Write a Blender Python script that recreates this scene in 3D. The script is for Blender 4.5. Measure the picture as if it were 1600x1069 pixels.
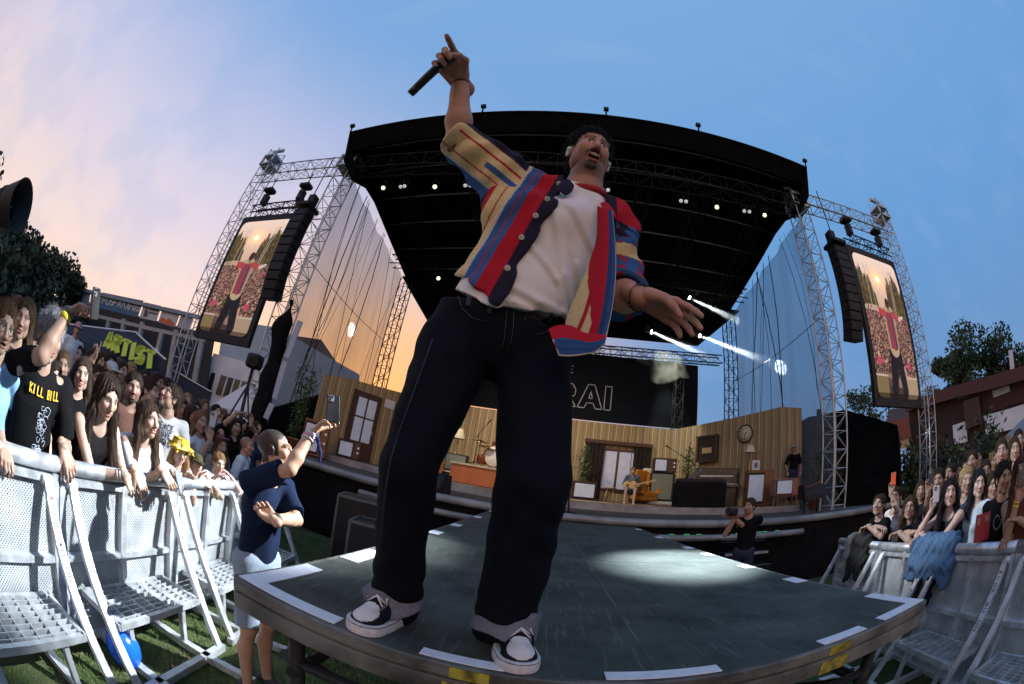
import bpy, bmesh, math, random, zlib
import numpy as np
from mathutils import Vector, Matrix
R = math.radians
SC = bpy.context.scene
COL = SC.collection
for o in list(bpy.data.objects):
    bpy.data.objects.remove(o)

# ---------------------------------------------------------------- camera (full frame fisheye, 14 mm)
CAM_Z = 1.8
FPX, PITCH, ROLL, YAW = 624.9, R(20.354), R(9.142), R(7.770)
def cam_rotation():
    z = np.array([math.sin(ROLL)*math.cos(PITCH), math.cos(ROLL)*math.cos(PITCH), -math.sin(PITCH)])
    h = np.array([0, 0, -1.0]); h = h - z*(h @ z); h /= np.linalg.norm(h)
    r = np.cross(h, z)
    y = h*math.cos(YAW) + r*math.sin(YAW)
    x = np.cross(y, z)
    return np.array([x, y, z])
CAMROT = cam_rotation()
CAMPOS = np.array([0, 0, CAM_Z])
cam = bpy.data.cameras.new('camera')
camo = bpy.data.objects.new('camera', cam); COL.objects.link(camo)
mw = Matrix.Identity(4)
for i in range(3):
    for j in range(3):
        mw[i][j] = CAMROT[i][j]
    mw[i][3] = CAMPOS[i]
camo.matrix_world = mw
cam.type = 'PANO'
cam.sensor_width = 36.0
cam.sensor_fit = 'HORIZONTAL'
cam.clip_start = 0.05
cam.clip_end = 3000
_c = cam if hasattr(cam, 'panorama_type') else cam.cycles
_c.panorama_type = 'FISHEYE_EQUISOLID'
_c.fisheye_lens = FPX*36/1600
_c.fisheye_fov = R(230)
SC.camera = camo

def ray(px, py):
    """direction in the world seen at a point of the photograph (used to survey where things stand)"""
    u = px-800; v = -(py-534.5); r = math.hypot(u, v)
    th = 2*math.asin(min(1, r/(2*FPX))); s = math.sin(th)/max(r, 1e-9)
    return CAMROT @ np.array([u*s, v*s, -math.cos(th)])
def at(px, py, Y):
    d = ray(px, py); return CAMPOS + d*(Y/d[1])
def atx(px, py, X):
    d = ray(px, py); return CAMPOS + d*(X/d[0])
def atz(px, py, z):
    d = ray(px, py); return CAMPOS + d*((z-CAM_Z)/d[2])
def atd(px, py, dist):
    """point at horizontal distance dist"""
    d = ray(px, py); return CAMPOS + d*(dist/math.hypot(d[0], d[1]))

# ---------------------------------------------------------------- render look
SC.view_settings.view_transform = 'Standard'
SC.view_settings.look = 'None'
SC.view_settings.exposure = 0.0
SC.view_settings.gamma = 1.0
SC.render.engine = 'CYCLES'
SC.cycles.max_bounces = 6
SC.cycles.transparent_max_bounces = 24
SC.cycles.volume_bounces = 0
SC.cycles.use_denoising = True
SC.cycles.sample_clamp_indirect = 4.0

# ---------------------------------------------------------------- world: dusk sky
SUN_AZ, SUN_EL = -37.0, 1.0            # azimuth from +Y towards +X, degrees
def dir_ae(az, el):
    return Vector((math.sin(R(az))*math.cos(R(el)), math.cos(R(az))*math.cos(R(el)), math.sin(R(el))))
def make_world():
    w = bpy.data.worlds.new('World'); SC.world = w; w.use_nodes = True
    nt = w.node_tree; N = nt.nodes; L = nt.links; N.clear()
    out = N.new('ShaderNodeOutputWorld'); bg = N.new('ShaderNodeBackground')
    tc = N.new('ShaderNodeTexCoord')
    def math_(op, a, b=None, clamp=False):
        n = N.new('ShaderNodeMath'); n.operation = op; n.use_clamp = clamp
        for i, v in enumerate((a, b)):
            if v is None: continue
            if isinstance(v, (int, float)): n.inputs[i].default_value = v
            else: L.new(v, n.inputs[i])
        return n.outputs[0]
    def dot(vec):
        n = N.new('ShaderNodeVectorMath'); n.operation = 'DOT_PRODUCT'
        L.new(tc.outputs['Generated'], n.inputs[0]); n.inputs[1].default_value = vec
        return n.outputs['Value']
    def ramp(val, stops):
        n = N.new('ShaderNodeValToRGB'); L.new(val, n.inputs[0])
        e = n.color_ramp.elements
        while len(e) < len(stops): e.new(0.5)
        for k, (p, c) in enumerate(stops):
            e[k].position = p; e[k].color = (*c, 1)
        return n.outputs[0]
    def mix(f, a, b, mode='MIX'):
        n = N.new('ShaderNodeMix'); n.data_type = 'RGBA'; n.blend_type = mode
        if isinstance(f, (int, float)): n.inputs[0].default_value = f
        else: L.new(f, n.inputs[0])
        for i, v in ((6, a), (7, b)):
            if isinstance(v, tuple): n.inputs[i].default_value = (*v, 1)
            else: L.new(v, n.inputs[i])
        return n.outputs[2]
    def smooth(v, a, b):
        n = N.new('ShaderNodeMapRange'); n.interpolation_type = 'SMOOTHSTEP'
        L.new(v, n.inputs[0]); n.inputs[1].default_value = a; n.inputs[2].default_value = b
        return n.outputs[0]
    up = dot((0, 0, 1))
    cool = ramp(up, [(0.0, (0.16, 0.26, 0.46)), (0.25, (0.125, 0.28, 0.56)), (0.55, (0.13, 0.33, 0.66)), (1.0, (0.20, 0.40, 0.72))])
    warm = ramp(up, [(0.0, (1.15, 0.44, 0.10)), (0.18, (1.12, 0.50, 0.15)), (0.31, (1.05, 0.56, 0.27)), (0.46, (0.82, 0.62, 0.60)), (0.62, (0.58, 0.56, 0.74)), (0.85, (0.25, 0.42, 0.74))])
    pale = ramp(up, [(0.0, (1.0, 0.64, 0.44)), (0.2, (0.90, 0.70, 0.66)), (0.45, (0.66, 0.62, 0.78)), (0.8, (0.22, 0.40, 0.74))])
    back = ramp(up, [(0.0, (1.15, 0.72, 0.52)), (0.35, (1.55, 1.02, 0.80)), (0.75, (0.40, 0.48, 0.68))])  # glow added in the unseen sky behind the camera to light the singer
    sd = dir_ae(SUN_AZ-8, 0)
    west = smooth(dot(tuple(sd)), 0.35, 1.0)
    left = smooth(dot(tuple(dir_ae(-84, 16))), 0.62, 0.95)
    w1 = math_('MAXIMUM', west, math_('MULTIPLY', left, 0.75))
    base = mix(left, mix(west, cool, warm), pale)
    base = mix(smooth(dot((0.22, -0.97, 0.1)), 0.50, 0.96), base, back)
    # thin streaks of cloud fanning out of the sunset
    mp = N.new('ShaderNodeMapping'); L.new(tc.outputs['Generated'], mp.inputs[0])
    mp.inputs['Rotation'].default_value = (R(38), R(-20), R(40)); mp.inputs['Scale'].default_value = (0.9, 6.0, 5.0)
    nz = N.new('ShaderNodeTexNoise'); L.new(mp.outputs[0], nz.inputs[0])
    nz.inputs['Scale'].default_value = 1.3; nz.inputs['Detail'].default_value = 6; nz.inputs['Roughness'].default_value = 0.52
    streak = smooth(nz.outputs[0], 0.44, 0.66)
    blueband = math_('MULTIPLY', streak, math_('MULTIPLY', left, 0.42))
    base2 = mix(blueband, base, mix(0.5, base, (0.24, 0.42, 0.74)))
    nz2 = N.new('ShaderNodeTexNoise'); L.new(mp.outputs[0], nz2.inputs[0]); nz2.inputs['Scale'].default_value = 2.2; nz2.inputs['Detail'].default_value = 8
    st2 = math_('MULTIPLY', smooth(nz2.outputs[0], 0.48, 0.72), 0.09)
    base3 = mix(st2, base2, mix(0.35, base2, (0.9, 0.8, 0.85)))
    # small share of the physical sky with the sun on the horizon
    sky = N.new('ShaderNodeTexSky'); sky.sky_type = 'NISHITA'; sky.sun_disc = False
    sky.sun_elevation = R(SUN_EL); sky.sun_rotation = R(SUN_AZ); sky.dust_density = 2.0
    tot = mix(1.0, base3, mix(1.0, sky.outputs[0], (0.05, 0.05, 0.05), 'MULTIPLY'), 'ADD')
    L.new(tot, bg.inputs[0]); bg.inputs[1].default_value = 1.0
    L.new(bg.outputs[0], out.inputs[0])
make_world()

def link(o, parent=None):
    COL.objects.link(o)
    if parent is not None: o.parent = parent
    return o
def sun_lamp():
    d = bpy.data.lights.new('sun', 'SUN'); d.energy = 0.25; d.angle = R(0.6); d.color = (1, .62, .36)
    o = link(bpy.data.objects.new('sun', d))
    o.rotation_euler = dir_ae(SUN_AZ, 3).to_track_quat('Z', 'Y').to_euler()
sun_lamp()
def spot(name, pos, target, watts, cone, blend, col=(1, 1, 1), size=0.08):
    d = bpy.data.lights.new(name, 'SPOT'); d.energy = watts; d.spot_size = R(cone); d.spot_blend = blend
    d.color = col; d.shadow_soft_size = size
    o = link(bpy.data.objects.new(name, d)); o.location = pos
    o.rotation_euler = (Vector(pos)-Vector(target)).to_track_quat('Z', 'Y').to_euler()
    return o
# the stage lamps the photograph shows burning (their housings are built with the roof rig)
LAMP_A = at(1197, 333, 8.6); LAMP_B = at(1122, 320, 8.6); LAMP_C = at(597, 290, 8.6); LAMP_D = at(678, 288, 8.6)
spot('stage_spot', LAMP_A, (-2.95, 1.15, 0.5), 38000, 12.5, 0.6, (0.90, 0.96, 1.0), 0.07)
spot('stage_spot', LAMP_B, atz(1075, 878, 1.3), 30000, 8.0, 1.0, (0.80, 0.97, 1.0), 0.06)
spot('stage_spot', LAMP_C, (4.7, 2.3, 1.55), 9000, 12.0, 0.45, (0.92, 0.96, 1.0), 0.07)
spot('stage_spot', LAMP_D, (0.6, 14.0, 1.6), 3100, 60, 0.9, (1.0, 0.85, 0.66), 0.12)
# ================================================================ helpers
def tag(o, label=None, cat=None, group=None, kind=None):
    if label: o['label'] = label
    if cat: o['category'] = cat
    if group: o['group'] = group
    if kind: o['kind'] = kind
    return o
def empty(name, loc=(0, 0, 0), label=None, cat=None, group=None, parent=None):
    o = bpy.data.objects.new(name, None); link(o, parent); o.location = [float(c) for c in loc]
    o.empty_display_size = 0.1
    return tag(o, label, cat, group)
def V(p): return Vector([float(c) for c in p])

_mats = {}
def M(name, col, rough=0.6, metal=0.0, var=0.12, scale=8.0, bump=0.0, bscale=60.0, emit=0.0, spec=0.5, stretch=None, alpha=1.0):
    if name in _mats: return _mats[name]
    m = bpy.data.materials.new(name); m.use_nodes = True; nt = m.node_tree; N = nt.nodes; L = nt.links
    b = N['Principled BSDF']
    b.inputs['Roughness'].default_value = rough; b.inputs['Metallic'].default_value = metal
    b.inputs['Specular IOR Level'].default_value = spec
    b.inputs['Base Color'].default_value = (*col, 1)
    tc = N.new('ShaderNodeTexCoord'); src = tc.outputs['Object']
    if stretch:
        mp = N.new('ShaderNodeMapping'); mp.inputs['Scale'].default_value = stretch; L.new(src, mp.inputs[0]); src = mp.outputs[0]
    if var:
        n = N.new('ShaderNodeTexNoise'); n.inputs['Scale'].default_value = scale; n.inputs['Detail'].default_value = 5; L.new(src, n.inputs[0])
        r = N.new('ShaderNodeMapRange'); r.inputs[1].default_value = .3; r.inputs[2].default_value = .7
        r.inputs[3].default_value = 1-var; r.inputs[4].default_value = 1+var; L.new(n.outputs[0], r.inputs[0])
        x = N.new('ShaderNodeVectorMath'); x.operation = 'SCALE'; x.inputs[0].default_value = col; L.new(r.outputs[0], x.inputs['Scale'])
        L.new(x.outputs[0], b.inputs['Base Color'])
        r2 = N.new('ShaderNodeMapRange'); r2.inputs[1].default_value = .3; r2.inputs[2].default_value = .7
        r2.inputs[3].default_value = max(0.02, rough-.12); r2.inputs[4].default_value = min(1, rough+.12); L.new(n.outputs[0], r2.inputs[0]); L.new(r2.outputs[0], b.inputs['Roughness'])
    if bump:
        n = N.new('ShaderNodeTexNoise'); n.inputs['Scale'].default_value = bscale; n.inputs['Detail'].default_value = 6; L.new(src, n.inputs[0])
        bp = N.new('ShaderNodeBump'); bp.inputs['Strength'].default_value = bump; bp.inputs['Distance'].default_value = 0.01
        L.new(n.outputs[0], bp.inputs['Height']); L.new(bp.outputs[0], b.inputs['Normal'])
    if emit:
        b.inputs['Emission Color'].default_value = (*col, 1); b.inputs['Emission Strength'].default_value = emit
    _mats[name] = m
    return m
def MC(name, rough=0.6, bump=0.0, bscale=120.0, var=0.10, scale=20.0, sss=0.0, spec=0.4, stretch=None, emit=0.0):
    """material whose base colour is the mesh's own colour attribute (dye, skin, print)"""
    if name in _mats: return _mats[name]
    m = bpy.data.materials.new(name); m.use_nodes = True; nt = m.node_tree; N = nt.nodes; L = nt.links
    b = N['Principled BSDF']; b.inputs['Roughness'].default_value = rough; b.inputs['Specular IOR Level'].default_value = spec
    a = N.new('ShaderNodeAttribute'); a.attribute_name = 'Col'
    tc = N.new('ShaderNodeTexCoord'); src = tc.outputs['Object']
    if stretch:
        mp = N.new('ShaderNodeMapping'); mp.inputs['Scale'].default_value = stretch; L.new(src, mp.inputs[0]); src = mp.outputs[0]
    n = N.new('ShaderNodeTexNoise'); n.inputs['Scale'].default_value = scale; n.inputs['Detail'].default_value = 5; L.new(src, n.inputs[0])
    r = N.new('ShaderNodeMapRange'); r.inputs[1].default_value = .3; r.inputs[2].default_value = .7
    r.inputs[3].default_value = 1-var; r.inputs[4].default_value = 1+var; L.new(n.outputs[0], r.inputs[0])
    x = N.new('ShaderNodeVectorMath'); x.operation = 'SCALE'; L.new(a.outputs['Color'], x.inputs[0]); L.new(r.outputs[0], x.inputs['Scale'])
    L.new(x.outputs[0], b.inputs['Base Color'])
    if emit:
        L.new(a.outputs['Color'], b.inputs['Emission Color']); b.inputs['Emission Strength'].default_value = emit
    if sss:
        b.inputs['Subsurface Weight'].default_value = sss; b.inputs['Subsurface Radius'].default_value = (0.012, 0.005, 0.003); b.inputs['Subsurface Scale'].default_value = 1.0
    if bump:
        n2 = N.new('ShaderNodeTexNoise'); n2.inputs['Scale'].default_value = bscale; n2.inputs['Detail'].default_value = 5; L.new(src, n2.inputs[0])
        bp = N.new('ShaderNodeBump'); bp.inputs['Strength'].default_value = bump; bp.inputs['Distance'].default_value = 0.006
        L.new(n2.outputs[0], bp.inputs['Height']); L.new(bp.outputs[0], b.inputs['Normal'])
    _mats[name] = m
    return m

def mesh_obj(name, verts, faces, mat, parent=None, smooth=True, colors=None):
    me = bpy.data.meshes.new(name)
    verts = np.asarray(verts, dtype=np.float32).reshape(-1, 3)
    if isinstance(faces, np.ndarray) and len(faces):
        nf, k = faces.shape
        me.vertices.add(len(verts)); me.vertices.foreach_set('co', verts.ravel())
        me.loops.add(nf*k); me.loops.foreach_set('vertex_index', faces.astype(np.int32).ravel())
        me.polygons.add(nf); me.polygons.foreach_set('loop_start', np.arange(0, nf*k, k, dtype=np.int32))
        me.update(calc_edges=True)
    else:
        me.from_pydata([tuple(map(float, v)) for v in verts], [], [list(map(int, f)) for f in faces])
    if smooth and len(me.polygons):
        me.polygons.foreach_set('use_smooth', np.ones(len(me.polygons), dtype=bool))
    if colors is not None:
        at_ = me.color_attributes.new('Col', 'FLOAT_COLOR', 'POINT')
        c = np.ones((len(verts), 4), np.float32); c[:, :3] = colors
        at_.data.foreach_set('color', c.ravel())
    for m in (mat if isinstance(mat, (list, tuple)) else [mat]):
        me.materials.append(m)
    me.validate()
    o = bpy.data.objects.new(name, me)
    if parent is not None:
        link(o, parent)
        # parents are unrotated empties/meshes: keep world placement
        o.matrix_parent_inverse = Matrix.Translation(-parent.location) if parent.parent is None else (Matrix.Translation(-parent.parent.location) if parent.type != 'EMPTY' else Matrix.Identity(4))
        if parent.type == 'MESH': o.matrix_parent_inverse = Matrix.Identity(4)
    else: link(o)
    return o

def frame_of(d, up=(0, 0, 1)):
    d = V(d).normalized(); up = V(up)
    if abs(d.dot(up)) > .99: up = Vector((1, 0, 0)) if abs(d.x) < .9 else Vector((0, 1, 0))
    s = d.cross(up).normalized(); u = s.cross(d).normalized()
    return d, s, u
class MB:
    """collects primitive shapes (world coordinates) and links them as one mesh"""
    def __init__(self): self.v = []; self.f = []; self.c = []; self.sm = []
    def _add(self, vs, fs, col=None, sm=False):
        n = len(self.v); self.v += [tuple(map(float, p)) for p in vs]; self.f += [[i+n for i in f] for f in fs]
        self.c += [col or (1, 1, 1)]*len(vs); self.sm += [sm]*len(fs)
        return self
    def box(self, c, s, rz=0, col=None, rot=None, bev=0.0):
        c = V(c); hx, hy, hz = s[0]/2, s[1]/2, s[2]/2
        Rm = rot if rot is not None else Matrix.Rotation(rz, 3, 'Z')
        if bev > 0:
            b = min(bev, hx*.9, hy*.9, hz*.9); P = []
            for (x, y, z) in [(x, y, z) for x in (-1, 1) for y in (-1, 1) for z in (-1, 1)]:
                P += [(x*hx, y*(hy-b), z*(hz-b)), (x*(hx-b), y*hy, z*(hz-b)), (x*(hx-b), y*(hy-b), z*hz)]
            bm = bmesh.new()
            for p in P: bm.verts.new(p)
            bmesh.ops.convex_hull(bm, input=bm.verts)
            bmesh.ops.dissolve_limit(bm, angle_limit=0.01, verts=bm.verts, edges=bm.edges)
            bm.verts.index_update()
            vs = [c + Rm @ v.co for v in bm.verts]; fs = [[v.index for v in f.verts] for f in bm.faces]; bm.free()
            return self._add(vs, fs, col)
        vs = [c + Rm @ Vector((x*hx, y*hy, z*hz)) for x in (-1, 1) for y in (-1, 1) for z in (-1, 1)]
        fs = [(0, 1, 3, 2), (4, 6, 7, 5), (0, 4, 5, 1), (2, 3, 7, 6), (0, 2, 6, 4), (1, 5, 7, 3)]
        return self._add(vs, fs, col)
    def bar(self, a, b, w, h, up=(0, 0, 1), col=None):
        a, b = V(a), V(b); d, s, u = frame_of(b-a, up)
        vs = [p + s*x*w/2 + u*z*h/2 for p in (a, b) for x in (-1, 1) for z in (-1, 1)]
        fs = [(0, 1, 3, 2), (4, 6, 7, 5), (0, 4, 5, 1), (2, 3, 7, 6), (0, 2, 6, 4), (1, 5, 7, 3)]
        return self._add(vs, fs, col)
    def cyl(self, a, b, r0, r1=None, n=10, col=None, caps=True):
        r1 = r0 if r1 is None else r1
        a, b = V(a), V(b); d, s, u = frame_of(b-a)
        vs = [p + (s*math.cos(2*math.pi*i/n) + u*math.sin(2*math.pi*i/n))*r for p, r in ((a, r0), (b, r1)) for i in range(n)]
        fs = [(i, (i+1) % n, n+(i+1) % n, n+i) for i in range(n)]
        m = len(fs)
        if caps: fs += [tuple(range(n))[::-1], tuple(range(n, 2*n))]
        self._add(vs, fs, col, True)
        if caps: self.sm[-1] = self.sm[-2] = False
        return self
    def tube(self, pts, r, n=6, col=None, closed=False):
        pts = [V(p) for p in pts]; k = len(pts); vs = []; fs = []
        rr = r if isinstance(r, (list, tuple)) else [r]*k
        for i, p in enumerate(pts):
            if closed: d = pts[(i+1) % k]-pts[i-1]
            else: d = pts[min(i+1, k-1)]-pts[max(i-1, 0)]
            _, s, u = frame_of(d)
            vs += [p + (s*math.cos(2*math.pi*j/n)+u*math.sin(2*math.pi*j/n))*rr[i] for j in range(n)]
        for i in range(k if closed else k-1):
            a, b = i*n, ((i+1) % k)*n
            fs += [(a+j, a+(j+1) % n, b+(j+1) % n, b+j) for j in range(n)]
        if not closed: fs += [tuple(range(n))[::-1], tuple(range((k-1)*n, k*n))]
        return self._add(vs, fs, col, True)
    def lathe(self, base, prof, axis=(0, 0, 1), n=16, col=None):
        base = V(base); d, s, u = frame_of(axis); vs = []; fs = []
        for (r, z) in prof: vs += [base + d*z + (s*math.cos(2*math.pi*i/n)+u*math.sin(2*math.pi*i/n))*max(r, 1e-4) for i in range(n)]
        for k in range(len(prof)-1):
            fs += [(k*n+i, k*n+(i+1) % n, (k+1)*n+(i+1) % n, (k+1)*n+i) for i in range(n)]
        fs += [tuple(range(n))[::-1], tuple(range((len(prof)-1)*n, len(prof)*n))]
        return self._add(vs, fs, col, True)
    def ball(self, c, r, n=10, col=None, sc=(1, 1, 1)):
        c = V(c); vs = []; fs = []; m = n//2+1
        for k in range(m+1):
            t = math.pi*k/m
            for i in range(n):
                a = 2*math.pi*i/n; vs.append(c+Vector((r*sc[0]*math.sin(t)*math.cos(a), r*sc[1]*math.sin(t)*math.sin(a), r*sc[2]*math.cos(t))))
        for k in range(m): fs += [(k*n+i, (k+1)*n+i, (k+1)*n+(i+1) % n, k*n+(i+1) % n) for i in range(n)]
        return self._add(vs, fs, col, True)
    def quad(self, *p, col=None): return self._add(p, [tuple(range(len(p)))], col)
    def slab(self, pts, nrm, t, col=None):
        """flat polygon extruded by t along nrm"""
        nrm = V(nrm).normalized()*t; k = len(pts); pts = [V(p) for p in pts]
        vs = pts + [p+nrm for p in pts]
        fs = [tuple(range(k))[::-1], tuple(range(k, 2*k))] + [(i, (i+1) % k, k+(i+1) % k, k+i) for i in range(k)]
        return self._add(vs, fs, col)
    def build(self, name, mat, parent=None, colors=False):
        bm = None
        o = mesh_obj(name, self.v, self.f, mat, parent, smooth=False, colors=np.array(self.c) if colors else None)
        me = o.data
        if len(me.polygons) == len(self.sm): me.polygons.foreach_set('use_smooth', np.array(self.sm, dtype=bool))
        b = bmesh.new(); b.from_mesh(me); bmesh.ops.recalc_face_normals(b, faces=b.faces); b.to_mesh(me); b.free()
        return o
def text_mb(mb, s, origin, xdir, ydir, size, depth=0.004, col=None, font_w=1.0, gap=0.12, weight=0.14, fit=None):
    """block letters made of bars (stroke font), origin = lower left; fit = wanted length"""
    if fit:
        a = sum(0 if c == ' ' else .16 if c in 'I.1l:' else .62 for c in s); g = sum(.4 if c == ' ' else gap+.06 for c in s)-gap-.06; font_w = (fit/size-g)/a
    G = STROKES; x = 0.0; O = V(origin); X = V(xdir).normalized(); Y = V(ydir).normalized(); Nn = X.cross(Y)
    for ch in s:
        st = G.get(ch)
        w = 0.62*font_w
        if ch == ' ': x += 0.4; continue
        if ch in 'I.1l:': w = 0.16*font_w
        for a in st or []:
            pts = [O + X*(x+p[0]*w)*size + Y*p[1]*size for p in a]
            for p, q in zip(pts, pts[1:]):
                d = (q-p); ln = d.length
                if ln < 1e-6: continue
                d /= ln; e = d*weight*size*.5
                mb.bar(p-e+Nn*depth/2, q+e+Nn*depth/2, weight*size, depth, up=Nn, col=col)
        x += w + gap + .06
    return x*size
STROKES = {
 'A': [[(0, 0), (.5, 1), (1, 0)], [(.22, .36), (.78, .36)]], 'B': [[(0, 0), (0, 1), (.8, 1), (1, .78), (.8, .53), (0, .53)], [(.8, .53), (1, .28), (.8, 0), (0, 0)]],
 'C': [[(1, .85), (.8, 1), (.2, 1), (0, .8), (0, .2), (.2, 0), (.8, 0), (1, .15)]], 'D': [[(0, 0), (0, 1), (.7, 1), (1, .75), (1, .25), (.7, 0), (0, 0)]],
 'E': [[(1, 1), (0, 1), (0, 0), (1, 0)], [(0, .52), (.8, .52)]], 'F': [[(1, 1), (0, 1), (0, 0)], [(0, .52), (.8, .52)]],
 'I': [[(.5, 0), (.5, 1)]], 'K': [[(0, 0), (0, 1)], [(1, 1), (0, .45), (1, 0)]], 'L': [[(0, 1), (0, 0), (1, 0)]],
 'M': [[(0, 0), (0, 1), (.5, .4), (1, 1), (1, 0)]], 'N': [[(0, 0), (0, 1), (1, 0), (1, 1)]], 'O': [[(.2, 0), (0, .2), (0, .8), (.2, 1), (.8, 1), (1, .8), (1, .2), (.8, 0), (.2, 0)]],
 'P': [[(0, 0), (0, 1), (.8, 1), (1, .8), (1, .65), (.8, .45), (0, .45)]], 'R': [[(0, 0), (0, 1), (.8, 1), (1, .8), (1, .68), (.8, .5), (0, .5)], [(.5, .5), (1, 0)]],
 'S': [[(1, .85), (.8, 1), (.2, 1), (0, .8), (.05, .6), (.95, .42), (1, .2), (.8, 0), (.2, 0), (0, .15)]], 'T': [[(0, 1), (1, 1)], [(.5, 1), (.5, 0)]],
 'U': [[(0, 1), (0, .2), (.2, 0), (.8, 0), (1, .2), (1, 1)]], 'V': [[(0, 1), (.5, 0), (1, 1)]], 'W': [[(0, 1), (.25, 0), (.5, .7), (.75, 0), (1, 1)]],
 'Z': [[(0, 1), (1, 1), (0, 0), (1, 0)]], '-': [[(.15, .5), (.85, .5)]], '.': [[(.5, 0), (.5, .02)]], '·': [[(.4, .5), (.6, .5)]],
 'a': [[(0, .55), (.3, .68), (.8, .6), (.8, 0)], [(.8, .38), (.2, .35), (0, .15), (.25, 0), (.8, .12)]], 'r': [[(.1, 0), (.1, .66)], [(.1, .45), (.45, .66), (.9, .62)]],
 'e': [[(0, .34), (1, .34), (.9, .58), (.6, .68), (.2, .6), (0, .34), (.15, .08), (.5, 0), (.95, .1)]], 'é': [[(0, .34), (1, .34), (.9, .58), (.6, .68), (.2, .6), (0, .34), (.15, .08), (.5, 0), (.95, .1)], [(.45, .8), (.7, .98)]],
 'n': [[(.1, 0), (.1, .66)], [(.1, .5), (.5, .68), (.9, .5), (.9, 0)]], 'á': [[(0, .55), (.3, .68), (.8, .6), (.8, 0)], [(.8, .38), (.2, .35), (0, .15), (.25, 0), (.8, .12)]],
}

# ---------------------------------------------------------------- signed-distance bodies -> one continuous mesh
def nrm(a): a = np.asarray(a, float); return a/max(np.linalg.norm(a), 1e-9)
class Sdf:
    def __init__(self): self.p = []
    def cone(self, a, b, ra, rb=None, k=0.02, sub=False, cap=False, flat=None):
        """capsule with two radii; cap: flat end at b; flat: (axis vector, factor) squeezes the section along that axis"""
        self.p.append(('c', np.asarray(a, float), np.asarray(b, float), float(ra), float(ra if rb is None else rb), k, sub, cap, flat)); return self
    def ell(self, c, r, Rm=None, k=0.02, sub=False):
        self.p.append(('e', np.asarray(c, float), np.asarray(r, float), Rm, 0, k, sub, False, None)); return self
    def chain(self, pts, rs, k=0.012, **kw):
        for i in range(len(pts)-1): self.cone(pts[i], pts[i+1], rs[i], rs[i+1], k, **kw)
        return self
    def cutplane(self, p0, n, k=0.0):
        self.p.append(('h', np.asarray(p0, float), nrm(n), 0, 0, k, True, False, None)); return self
    def func(self, fn, k=0.0, sub=True):
        self.p.append(('f', fn, None, 0, 0, k, sub, False, None)); return self
    def bounds(self):
        lo = np.full(3, 1e9); hi = -lo
        for q in self.p:
            if q[6]: continue
            if q[0] == 'c':
                r = max(q[3], q[4]); l = np.minimum(q[1], q[2])-r; h = np.maximum(q[1], q[2])+r
            else:
                r = q[2].max(); l = q[1]-r; h = q[1]+r
            lo = np.minimum(lo, l); hi = np.maximum(hi, h)
        return lo, hi
    def mesh(self, h, noise=None, clip=None):
        lo, hi = self.bounds(); lo -= 4*h; hi += 4*h
        if clip is not None: lo = np.maximum(lo, clip[0]); hi = np.minimum(hi, clip[1])
        n = np.ceil((hi-lo)/h).astype(int)+1
        ax = [lo[i]+np.arange(n[i])*h for i in range(3)]
        F = np.full(n, 0.5, np.float32)
        for q in self.p:
            k = q[5]; mrg = k*1.2+4*h
            if q[0] in 'hf': sl = (slice(None),)*3
            else:
                if q[0] == 'c': r = max(q[3], q[4]); l = np.minimum(q[1], q[2])-r-mrg; u = np.maximum(q[1], q[2])+r+mrg
                else: r = q[2].max(); l = q[1]-r-mrg; u = q[1]+r+mrg
                i0 = np.clip(((l-lo)/h).astype(int), 0, n); i1 = np.clip(((u-lo)/h).astype(int)+2, 0, n)
                if np.any(i1 <= i0): continue
                sl = tuple(slice(i0[i], i1[i]) for i in range(3))
            X = ax[0][sl[0]][:, None, None].astype(np.float32); Y = ax[1][sl[1]][None, :, None].astype(np.float32); Z = ax[2][sl[2]][None, None, :].astype(np.float32)
            if q[0] == 'c':
                a, b = q[1], q[2]; ab = b-a; L2 = max(ab@ab, 1e-9)
                t = ((X-a[0])*ab[0]+(Y-a[1])*ab[1]+(Z-a[2])*ab[2])/L2
                tc = np.clip(t, 0, 1)
                dx, dy, dz = X-a[0]-tc*ab[0], Y-a[1]-tc*ab[1], Z-a[2]-tc*ab[2]
                if q[8] is not None:
                    fa = nrm(q[8][0]); g = q[8][1]; pj = (dx*fa[0]+dy*fa[1]+dz*fa[2])*(g-1); dx = dx+pj*fa[0]; dy = dy+pj*fa[1]; dz = dz+pj*fa[2]
                d = np.sqrt(dx*dx+dy*dy+dz*dz) - (q[3]+(q[4]-q[3])*tc)
                if q[7]: d = np.maximum(d, (t-1)*math.sqrt(L2))
            elif q[0] == 'e':
                P = [X-q[1][0], Y-q[1][1], Z-q[1][2]]
                if q[3] is not None:
                    Rm = q[3]; P = [P[0]*Rm[i, 0]+P[1]*Rm[i, 1]+P[2]*Rm[i, 2] for i in range(3)]
                r = q[2]
                k0 = np.sqrt((P[0]/r[0])**2+(P[1]/r[1])**2+(P[2]/r[2])**2)
                k1 = np.sqrt((P[0]/r[0]**2)**2+(P[1]/r[1]**2)**2+(P[2]/r[2]**2)**2)
                d = k0*(k0-1)/np.maximum(k1, 1e-6)
            elif q[0] == 'f': d = q[1](X, Y, Z)
            else:
                d = -((X-q[1][0])*q[2][0]+(Y-q[1][1])*q[2][1]+(Z-q[1][2])*q[2][2])
            S = F[sl]
            if q[6]:
                d = -d
                if k > 0:
                    hh = np.maximum(k-np.abs(S-d), 0)/k; F[sl] = np.maximum(S, d)+hh*hh*k/4
                else: F[sl] = np.maximum(S, d)
            else:
                if k > 0:
                    hh = np.maximum(k-np.abs(S-d), 0)/k; F[sl] = np.minimum(S, d)-hh*hh*k/4
                else: F[sl] = np.minimum(S, d)
        if noise is not None:
            F = F + noise(ax[0][:, None, None], ax[1][None, :, None], ax[2][None, None, :]).astype(np.float32)
        return surface_nets(F, lo, h)
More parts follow.
